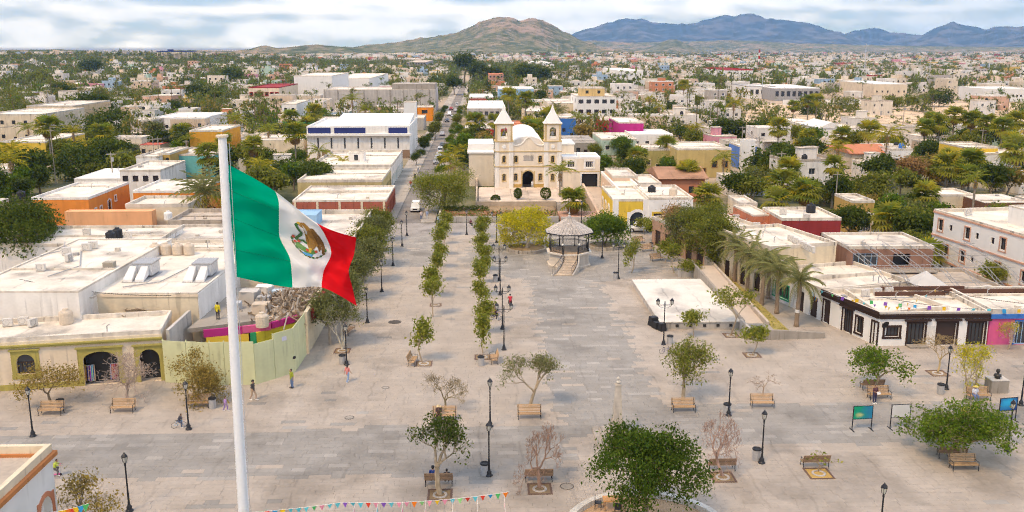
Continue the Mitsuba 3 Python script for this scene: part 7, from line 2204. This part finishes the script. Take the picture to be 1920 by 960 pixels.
for y in (-.38, .36):
    part(k, 'wheel', MB().lathe([(0, -.02), (.09, -.02), (.09, .02), (0, .02)], BLACK, 10), 'plain', M @ mat((0, y, .09)) @ mat(tilt=(math.pi / 2, [0, 1, 0])))


# ------------------------------------------------------------------ vehicles
def rbox(x0, x1, y0, y1, z0, z1, r):
    return m3.Manifold.batch_hull([m3.Manifold.sphere(r, 10).translate([x, y, z]) for x in (x0 + r, x1 - r) for y in (y0 + r, y1 - r) for z in (z0 + r, z1 - r)])


CARS = {}


def car_shape(kind, c):
    """Parts of a car that points along -y, 4.4 m long: (name, shape dict)."""
    if (kind, c) in CARS:
        return CARS[kind, c]
    o = []
    body = rbox(-.88, .88, -2.15, 2.15, .28, .92, .14)
    if kind == 'pickup':
        cab = m3.Manifold.batch_hull([rbox(-.82, .82, -1.0, .5, .8, .95, .05), rbox(-.68, .68, -.5, .3, 1.5, 1.66, .06)])
        body = body - m3.Manifold.cube([1.5, 1.5, .5]).translate([-.75, .58, .55])
        gl = (-1.02, .52, -.5, .32)
    elif kind == 'suv':
        cab = m3.Manifold.batch_hull([rbox(-.84, .84, -1.15, 2.1, .8, .98, .06), rbox(-.72, .72, -.45, 1.95, 1.55, 1.75, .08)])
        gl = (-1.17, 2.12, -.45, 1.97)
    else:
        cab = m3.Manifold.batch_hull([rbox(-.82, .82, -1.1, 1.7, .78, .92, .05), rbox(-.64, .64, -.4, 1.0, 1.28, 1.44, .07)])
        gl = (-1.12, 1.72, -.4, 1.02)
    for y in (-1.35, 1.35):
        body = body - m3.Manifold.cylinder(2.2, .40, .40, 18, True).rotate([0, 90, 0]).translate([0, y, .36])
    o.append(('body', MB().mesh(body + cab, c).ply('gloss')))
    zt = {'pickup': 1.6, 'suv': 1.68, 'sedan': 1.38}[kind]
    wt = {'pickup': .68, 'suv': .72, 'sedan': .64}[kind]
    wb = .84
    g = MB()
    zb = 1.0
    e = .012
    tt = (zb - .9) / (zt - .9)
    y0, y1, y2, y3 = gl
    yf, yr = y0 + (y2 - y0) * tt, y1 + (y3 - y1) * tt
    g.add([[-wb * .86, yf - e, zb], [wb * .86, yf - e, zb], [wt * .92, y2 - e - .02, zt - .06], [-wt * .92, y2 - e - .02, zt - .06]], [[0, 1, 2, 3]], DARK)
    o.append(('windscreen', g.ply('window_glass')))
    g = MB().add([[wb * .86, yr + e, zb], [-wb * .86, yr + e, zb], [-wt * .9, y3 + e, zt - .08], [wt * .9, y3 + e, zt - .08]], [[0, 1, 2, 3]], DARK)
    o.append(('rear_window', g.ply('window_glass')))
    for s in (-1, 1):
        v = [[s * (wb + .002), yf + .12, zb], [s * (wb + .002), yr - .12, zb], [s * (wt + .03), y3 - .1, zt - .1], [s * (wt + .03), y2 + .12, zt - .1]]
        o.append(('side_window', MB().add(v, [[0, 1, 2, 3]] if s > 0 else [[3, 2, 1, 0]], DARK).ply('window_glass')))
        o.append(('headlight', MB().mesh(rbox(s * .62 - .18, s * .62 + .18, -2.175, -2.05, .62, .78, .04), CLEAN).ply('gloss')))
        o.append(('tail_light', MB().mesh(rbox(s * .70 - .12, s * .70 + .12, 2.05, 2.175, .62, .84, .04), RED).ply('gloss')))
        for y in (-1.35, 1.35):
            t = MB().mesh(m3.Manifold.cylinder(.22, .34, .34, 18, True).rotate([0, 90, 0]).translate([s * .78, y, .34]), BLACK)
            o.append(('wheel', t.ply('plain')))
            o.append(('wheel_rim', MB().mesh(m3.Manifold.cylinder(.03, .2, .17, 14, True).rotate([0, 90, 0]).translate([s * .895, y, .34]), STEEL).ply('metal')))
    o.append(('grille', MB().box(-.42, .42, -2.17, -2.1, .5, .7, BLACK).ply('plain')))
    o.append(('number_plate', MB().box(-.22, .22, -2.18, -2.14, .36, .47, CLEAN).ply('plain')))
    CARS[kind, c] = o
    return o


def car(kind, x, y, rz, c, label, z=0.005):
    k = tag(numbered({'suv': 'parked_car', 'sedan': 'parked_car', 'pickup': 'pickup_truck'}[kind]), label, 'car' if kind != 'pickup' else 'pickup truck', None)
    M = mat((x, y, z), rz)
    wheels = []
    for name, d in car_shape(kind, c):
        if name == 'wheel':
            wheels.append(numbered(f'{k}__wheel'))
            put_copy(wheels[-1], d, M)
        elif name == 'wheel_rim':
            put_copy(f'{wheels[-1]}__rim', d, M)
        else:
            put_copy(numbered(f'{k}__{name}'), d, M)
    return k


WCAR, SCAR, DCAR, RCAR, YCAR = col(.75, .75, .74, .1), col(.42, .43, .45, .1), col(.05, .055, .065, .1), col(.4, .05, .05, .1), col(.78, .55, .02, .1)
car('suv', -12.2, 174.5, 0, WCAR, 'white car at the head of the long street by the plaza')
p = at(1200, 436)
car('pickup', p[0], p[1] + .8, -math.pi / 2, WCAR, 'white pickup in front of the yellow restaurant')
p = at(1256, 434)
car('sedan', p[0], p[1] + .8, math.pi / 2, DCAR, 'dark car in front of the white restaurant')
car('pickup', 13.5, 152.3, 1.35, YCAR, 'yellow pickup between the two round bed trees')
for i, (x, y, kd, c, lab) in enumerate(((-11.6, 262, 'sedan', SCAR, 'grey car, nearest of those parked on the right of the long street'), (-11.6, 275, 'suv', WCAR, 'white car, second of those parked on the right of the long street'), (-11.6, 290, 'sedan', DCAR, 'dark car, third of those parked on the right of the long street'), (-13.2, 330, 'sedan', SCAR, 'silver car driving in the middle of the long street'), (-13.6, 392, 'sedan', DCAR, 'black car farther up the long street'), (-11.5, 405, 'suv', WCAR, 'white car far up the long street, right side'), (-13.8, 430, 'suv', WCAR, 'white car far up the long street, left side'), (-11.6, 455, 'sedan', SCAR, 'silver car far up the long street, right side'), (-14.2, 470, 'sedan', RCAR, 'red car far up the long street'), (-12, 500, 'suv', WCAR, 'white car, farthest on the long street'), (-11.5, 248, 'pickup', SCAR, 'grey pickup at the right kerb beside the palms'))):
    car(kd, x, y, math.pi if i % 2 else 0, c, lab)
# ------------------------------------------------------------------ the rest of the town: houses and trees, street by street
rg = np.random.default_rng(2024)
CELL = 2.0
taken = set()


def mark(poly, pad=1.0):
    P = np.asarray(poly)
    for x in np.arange(P[:, 0].min() - pad, P[:, 0].max() + pad + CELL, CELL):
        for y in np.arange(P[:, 1].min() - pad, P[:, 1].max() + pad + CELL, CELL):
            taken.add((int(x // CELL), int(y // CELL)))


def free(x0, x1, y0, y1):
    return not any((int(x // CELL), int(y // CELL)) in taken for x in np.arange(x0, x1 + CELL, CELL) for y in np.arange(y0, y1 + CELL, CELL))


for f in FOOT:
    mark(f)
for b in ((-20.5, -7, 100, 1500), (-48, 62, 40, 161.5), (-8, 26, 160, 245), (-33, -16, 160, 240), (28, 38, 95, 165)):
    mark(np.array([[b[0], b[2]], [b[1], b[3]]]), 0)
HC = [(col(*c, .5), n) for c, n in (((.75, .71, .65), 'white'), ((.77, .74, .69), 'white'), ((.72, .67, .60), 'white'), ((.74, .66, .54), 'cream'), ((.70, .60, .46), 'cream'), ((.66, .52, .38), 'sand coloured'), ((.62, .40, .28), 'pinkish'), ((.5, .45, .4), 'grey'), ((.58, .24, .12), 'terracotta'), ((.66, .46, .12), 'ochre'), ((.34, .46, .58), 'pale blue'), ((.42, .56, .46), 'mint'), ((.42, .08, .07), 'dark red'), ((.64, .30, .36), 'rose'))]
HP = np.array([.15, .15, .13, .13, .11, .09, .06, .05, .035, .03, .02, .015, .02, .02])
HP /= HP.sum()
RC = [ROOF, ROOF, ROOF2, col(.70, .66, .60, 1.), col(.75, .72, .67, .8), ROOF3]
lots = []
y = 120.0
row = 0
while y < 1250:
    lot = 13.5 if y < 420 else 16.
    x = -.62 * y - 40
    i = 0
    while x < .66 * y + 40:
        if i % 6 == 5:
            x += 8.5
        cx, cy = x + lot / 2, y + lot / 2
        px, py = pix((cx, cy, 3))
        if -70 < px < 1990:
            lots.append((cx, cy, lot, px, py))
        x += lot
        i += 1
    y += lot * (1.08 if row % 2 else 1.5)
    row += 1
houses, yards = [], []
for cx, cy, lot, px, py in lots:
    dens = .74
    if px < 480 and py < 240:
        dens = .42 if py > 135 else .5
    if px < 260 and py > 240:
        dens = .45
    if px > 1380 and 168 < py < 232:
        dens = .05
    elif px > 1330 and py > 232:
        dens = .5
    if 840 < px < 1060 and 125 < py < 162:
        dens = .15
    if rg.random() < dens:
        w, d = lot * rg.uniform(.5, .86), lot * rg.uniform(.5, .85)
        ox, oy = rg.uniform(-.5, .5) * (lot - w) * .8, rg.uniform(-.5, .5) * (lot - d) * .8
        if free(cx + ox - w / 2, cx + ox + w / 2, cy + oy - d / 2, cy + oy + d / 2):
            houses.append((cx + ox, cy + oy, w, d, px, py))
            mark([(cx + ox - w / 2, cy + oy - d / 2), (cx + ox + w / 2, cy + oy + d / 2)], 0)
            for _ in range(2 if rg.random() < .55 else 1):
                yards.append((cx + rg.uniform(-.5, .5) * lot, cy + rg.uniform(-.5, .5) * lot, px, py))
            continue
    for _ in range(4 if not (px > 1380 and 165 < py < 236) else (1 if rg.random() < .22 else 0)):
        yards.append((cx + rg.uniform(-.5, .5) * lot, cy + rg.uniform(-.5, .5) * lot, px, py))
f_ = [at(1405, 196)[:2], at(1395, 231)[:2], at(2000, 233)[:2], at(2000, 192)[:2]]
MB().prism(f_[1:3] + [f_[3], f_[0]], -.09, .012, col(.52, .40, .275, 1.)).put('dirt_field', 'painted')
tag('dirt_field', kind='structure')
houses.sort(key=lambda h: h[1])
stuff = MB()
NIND = 215
for n, (x, y, w, d, px, py) in enumerate(houses):
    c, cn = HC[rg.choice(len(HC), p=HP)]
    u = rg.random()
    st = 1 if u < (.8 if y < 420 else .62) else 2 if u < .95 or y < 420 else 3
    h = 3.1 * st + rg.uniform(.1, .7)
    roof = RC[rg.integers(len(RC))]
    z = float(terrain(x, y)) - .1
    yaw = rg.normal(0, .03) + (.12 if x > 60 else -.05 if x < -120 else 0)
    M = mat((x, y, z), yaw) @ mat((-w / 2, -d / 2, 0))
    side = 'left' if px > 960 else 'right'
    if n < NIND:
        nw = max(1, int(w / 3.4))
        A, B = tr(M, [[0, 0, 0], [w, 0, 0]])[:, :2]
        fl_ = []
        for s in range(st):
            for i, o in enumerate(even(w, nw, rg.uniform(.8, 1.5), 3.1 * s + 1.0, rg.uniform(.9, 1.4))):
                if s == 0 and i == nw // 2 and nw > 1:
                    o = (o[0], .02, 1.0, 2.1, 0, 'd', None)
                if rg.random() < .85:
                    fl_.append(o)
        sd = [o for s in range(st) for o in even(d, max(1, int(d / 4.5)), 1.0, 3.1 * s + 1.1, 1.1) if rg.random() < .7]
        trim = CLEAN if rg.random() < .25 else None
        k, Mh_, _, _ = building(None, A, B, d, h, c, roof, {'front': fl_, side: sd}, rg.uniform(.15, .55), trim, CLEAN if rg.random() < .3 else None, z0=z, frame_c=(BROWN, GREY, CLEAN)[rg.integers(3)])
        if rg.random() < .3:
            a, b = rg.uniform(.2, .5) * w, rg.uniform(.4, .7) * d
            part(k, 'roof_room', MB().box(a, a + w * .35, b, b + d * .25, h - .02, h + 2.3, c, Mh_), 'painted')
            part(k, 'roof_room_slab', MB().box(a - .2, a + w * .35 + .2, b - .2, b + d * .25 + .2, h + 2.3, h + 2.45, roof, Mh_), 'painted')
        if rg.random() < .25:
            part(k, 'porch', MB().box(w * .1, w * .6, -2.2, -.04, 2.6, 2.75, roof, Mh_).box(w * .1, w * .1 + .15, -2.2, -2.05, 0, 2.6, c, Mh_).box(w * .6 - .15, w * .6, -2.2, -2.05, 0, 2.6, c, Mh_), 'painted')
        if n < 70 and rg.random() < .6:
            q = tr(Mh_, [[rg.uniform(.2, .8) * w, rg.uniform(.15, .4) * d, h]])[0]
            bl = rg.random() < .6
            tank(q[0], q[1], q[2], .6, 1.3, BLACK if bl else PLASTIC, 'black ribbed water tank' if bl else 'pale beige water tank')
        if n < 60 and rg.random() < .5:
            q = tr(Mh_, [[rg.uniform(.2, .8) * w, rg.uniform(.1, .5) * d, h]])[0]
            ac(q[0], q[1], q[2], rg.uniform(-.3, .3))
        later(k, f"{cn} {('one-storey', 'two-storey', 'three-storey')[st - 1]} flat roofed house", (x, y, h), 'flat roofed houses of the town')
    else:
        stuff.box(0, w, 0, d, -.5, h, c, M, bottom=False)
        stuff.box(.25, w - .25, .25, d - .25, h - .1, h + .01, roof, M, bottom=False)
        stuff.box(-.05, w + .05, -.05, .2, h - .05, h + rg.uniform(.2, .6), c, M, bottom=False)
        if rg.random() < .4:
            stuff.box(w * .3, w * .65, d * .4, d * .8, h, h + 2.4, c, M, bottom=False)
        nw = max(1, int(w / 3.2))
        for s in range(st):
            for i in range(nw):
                if rg.random() < .8:
                    a = (i + .5) * w / nw
                    stuff.box(a - .6, a + .6, -.03, .1, 3.1 * s + .9, 3.1 * s + 2.2, DARK, M, bottom=False)
# farther districts: up the slopes at left, the white estates at right
for n in range(5200):
    u = rg.random()
    if u < .6:
        px, row = rg.uniform(1150, 1990), 96 + 34 * rg.random() ** 1.3
    elif u < .88:
        px, row = rg.uniform(560, 1250), 101 + 20 * rg.random()
    else:
        px, row = rg.uniform(-40, 640), 104 + 20 * rg.random()
    p = at(px, row)
    if p[1] < 1230 or p[1] > 9000:
        continue
    z = float(terrain(p[0], p[1]))
    w, d, h = rg.uniform(7, 16), rg.uniform(7, 15), rg.choice([3.3, 3.6, 6.2, 6.6, 9], p=[.3, .25, .2, .2, .05])
    if p[1] > 3500:
        w, h = w * 1.5, h * 1.0
    c, _ = HC[rg.choice(len(HC), p=HP)]
    M = mat((p[0], p[1], z - .3), rg.normal(0, .3))
    stuff.box(-w / 2, w / 2, -d / 2, d / 2, -2.5, h, c, M, bottom=False)
    stuff.box(-w / 2 + .3, w / 2 - .3, -d / 2 + .3, d / 2 - .3, h - .1, h + .03, RC[rg.integers(5)], M, bottom=False)
    if p[1] < 2600:
        for i in range(int(w / 4)):
            a = -w / 2 + (i + .5) * w / int(w / 4)
            stuff.box(a - .7, a + .7, -d / 2 - .04, -d / 2 + .1, 1.0, 2.3, DARK, M, bottom=False)
stuff.put(tag('distant_houses', 'countless low white and cream houses of the far town', 'houses', kind='stuff'), 'painted')

# ------------------------------------------------------------------ trees between the houses
KINDS = ['dark', 'mid', 'lush', 'olive', 'greygreen', 'gold', 'young']
KP = [.34, .27, .13, .09, .09, .04, .04]
rg2 = np.random.default_rng(99)
yards = [t for t in yards if free(t[0] - .5, t[0] + .5, t[1] - .5, t[1] + .5) and all(math.hypot(t[0] - b[0], t[1] - b[1]) > b[2] * .7 for b in BIGTREES)]
yards.sort(key=lambda t: t[1])
CLUMP = []
for v in range(12):
    r_ = np.random.default_rng(900 + v)
    n = 7 + v % 3 if v < 6 else 11
    cen = r_.normal(0, 1, (n, 3)) * [.5, .5, .28] + [0, 0, .62]
    lf = MB()
    leaves(lf, r_, cen, 8 if v < 6 else 24, .17, .36 if v < 6 else .17, [LEAFC[k][1] for k in ('lush', 'mid', 'mid', 'young', 'olive', 'greygreen')][v % 6:v % 6 + 1] + [LEAFC['mid'][0], LEAFC['greygreen'][2]], .2)
    lf.tube([(0, 0, 0), (.03, 0, .5)], .06, (BARK[0], .4), 3, caps=False)
    CLUMP.append((np.vstack(lf.v), np.vstack(lf.f), np.vstack(lf.u)))
far = MB()
NT = 0
for x, y, px, py in yards:
    z = float(terrain(x, y))
    pl = rg2.random()
    if NT < 205:
        NT += 1
        if pl < .2:
            kd = rg2.choice(['fan', 'fan', 'coconut', 'golden'])
            palm(kd, x, y, rg2.uniform(4.5, 9.5), rg2.uniform(2.2, 3.3), {'fan': 'fan palm', 'coconut': 'green coconut palm', 'golden': 'yellowish coconut palm'}[kd], z - .1, int(rg2.integers(1000)))
        else:
            kd = str(rg2.choice(KINDS, p=KP))
            town_tree(x, y, str(rg2.choice(['round', 'tall', 'wide'], p=[.5, .22, .28])), kd, rg2.uniform(.55, 1.15), int(rg2.integers(2)), 14, z)
    else:
        v, f, u = CLUMP[rg2.integers(6) + (6 if y < 620 else 0)]
        s = rg2.uniform(3.5, 8.0)
        hgt = s * rg2.uniform(.8, 1.35)
        if pl < .12:
            hgt = rg2.uniform(8, 13)
            s = 3.2
            a = rg2.uniform(0, 6.28)
            far.tube([(x, y, z - .2), (x, y, z + hgt)], .16, (BARK[0], .5), 3, caps=False)
            w = (v - [0, 0, .6]) * [s * .8, s * .8, s * .7] + [x, y, z + hgt]
            far.add(w, f, u)
        else:
            far.add(v * [s * .75, s * .75, hgt] + [x, y, z - .3], f, u)
for n in range(6500):
    u_ = rg2.random()
    px = rg2.uniform(-40, 1990)
    row = 97 + 40 * rg2.random() ** 1.15
    p = at(px, row)
    if p[1] < 1150 or p[1] > 7000:
        continue
    z = float(terrain(p[0], p[1]))
    v, f, u = CLUMP[rg2.integers(6)]
    s = rg2.uniform(4, 9) * (1 if p[1] < 2500 else 1.4)
    M = mat((p[0], p[1], z - .6), rg2.uniform(0, 6.28)) @ np.diag([s, s, s * rg2.uniform(.6, 1.0), 1])
    far.add(tr(M, v), f, u)
# scrub on the open ground at right and beyond the town
for n in range(2600):
    px, row = rg2.uniform(-40, 1990), rg2.uniform(112, 330)
    p = at(px, row)
    if not free(p[0] - 1, p[0] + 1, p[1] - 1, p[1] + 1):
        continue
    v, f, u = CLUMP[rg2.integers(6)]
    s = rg2.uniform(.8, 2.2)
    far.add(v * [s, s, s * .9] + [p[0], p[1], float(terrain(p[0], p[1])) - .25], f, u)
far.put(tag('distant_trees', 'countless green trees and bushes of the far town', 'trees', kind='stuff'), 'leaf')

# ------------------------------------------------------------------ masts and poles
k = thing('mast', 'red and white banded radio mast above the far right town', 'mast')
p = at(1422, 134)
for i in range(7):
    part(k, 'band', MB().tube([(p[0], p[1], 4.0 * i), (p[0], p[1], 4.0 * i + 4.0)], 1.7 - .13 * i, RED if i % 2 == 0 else CLEAN, 6), 'painted')
WPOLE = col(.36, .32, .27, .5)
for i, (px, foot, top, lab) in enumerate(((105, 345, 236, 'tall thin lattice pole at far left between palms'), (292, 330, 255, 'wooden pole by the narrow ochre house'), (352, 310, 262, 'wooden pole right of turquoise wall'), (395, 300, 262, 'wooden pole left of the flagpole top'), (577, 230, 198, 'thin pole among mid left houses'), (1565, 400, 320, 'tall thin trunk-like pole right of the maroon block'), (1700, 165, 125, 'light mast right of the white sports hall'), (1582, 175, 120, 'light mast at the middle of the sports ground'), (1512, 178, 128, 'light mast by the grandstand'), (1428, 185, 128, 'light mast left of the grandstand'), (1740, 165, 112, 'thin mast at far right behind the sports hall'), (1852, 150, 110, 'thin mast above the long school block'), (1620, 140, 82, 'slim radio tower on the far right plain'), (1045, 118, 84, 'slim lattice mast on the right shoulder of the hill'), (1073, 112, 88, 'second slim mast on the right shoulder of the hill'))):
    k = thing('pole', lab, 'pole')
    p = at(px, foot)
    H = 30 * (foot - top) / (foot - 90)
    r_ = .12 if foot > 200 else .22 if foot > 150 else .5
    part(k, 'shaft', MB().tube([(p[0], p[1], -.1), (p[0], p[1], H)], [r_, r_ * .7], WPOLE if foot > 200 else STEEL, 6), 'painted')
    part(k, 'crossarm', MB().box(p[0] - 7 * r_, p[0] + 7 * r_, p[1] - r_ * .5, p[1] + r_ * .5, H * .93, H * .93 + r_, WPOLE if foot > 200 else STEEL), 'painted')

for n_, (x0, y0, dx, dy, m) in enumerate(((-78, 200, -1.5, 34, 7), (64, 196, 5, 33, 7), (128, 215, 9, 36, 5), (-132, 230, -4, 38, 5))):
    tops = []
    for i in range(m):
        x, y = x0 + dx * i, y0 + dy * i
        k = tag(numbered('utility_pole'), None, 'utility pole')
        part(k, 'shaft', MB().tube([(x, y, -.1), (x, y, 8.6)], [.15, .1], WPOLE, 6), 'painted')
        part(k, 'crossarm', MB().box(x - 1.0, x + 1.0, y - .07, y + .07, 8.0, 8.15, WPOLE), 'painted')
        if i % 2 == 0:
            part(k, 'transformer', MB().lathe([(0, 0), (.28, 0), (.28, .8), (0, .85)], GREY, 8, (x + .35, y - .2, 6.6)), 'plain')
        later(k, 'wooden utility pole with crossarm', (x, y, 7), 'utility poles in the town streets')
        tops.append((x, y, 8.2))
    k = tag(numbered('power_line'), ('sagging wires of the pole row left of the long street', 'sagging wires of the pole row right of the church', 'sagging wires of the pole row far right of the church', 'sagging wires of the leftmost pole row')[n_], 'wires')
    for o in (-.9, 0, .9):
        mb = MB()
        for a, b in zip(tops[:-1], tops[1:]):
            t = np.linspace(0, 1, 9)[:, None]
            mb.tube(np.array(a) + [o, 0, 0] + (np.array(b) - a) * t - np.c_[t * 0, t * 0, 3.2 * t * (1 - t)], .022, IRON, 3, caps=False)
        part(k, 'wire', mb, 'plain')

# ------------------------------------------------------------------ labels of the many alike things: what each is, and where it lies from the nearest landmark
LAND.update({'the bandstand': (1070, 465), 'the church door': (990, 335), 'the left church tower': (945, 250), 'the right church tower': (1035, 250), 'the stage': (1285, 565), 'the obelisk': (1158, 770)})
for k, (px, py) in list(LAND.items()):
    if not (-20 < px < 1940 and 60 < py < 960):
        del LAND[k]
names = list(LAND)
LP = np.array([LAND[k] for k in names], float)
found = {}
for key, desc, P, group in REG:
    a = np.array(pix(P))
    d = LP - a
    j = int(np.argmin((d ** 2).sum(1)))
    dx, dy = a - LP[j]
    rel = ('right of' if dx > 0 else 'left of') if abs(dx) > 1.3 * abs(dy) else ('below' if dy > 0 else 'above')
    found.setdefault((desc, rel, names[j]), []).append((math.hypot(dx, dy), key, group))
ORD = ['', 'second', 'third', 'fourth', 'fifth', 'sixth', 'seventh', 'eighth', 'ninth', 'tenth', 'eleventh', 'twelfth', 'thirteenth', 'fourteenth', 'fifteenth', 'sixteenth', 'seventeenth', 'eighteenth', 'nineteenth', 'twentieth']
for (desc, rel, nm), lst in found.items():
    for i, (_, key, group) in enumerate(sorted(lst)):
        rank = 'nearest' if i == 0 else f'{ORD[min(i, 19)]} nearest'
        tag(key, f'{desc}, {rank} {rel} {nm}', None, group)
PAINTS = mi.Color3f(np.array(PALETTE, float).T)
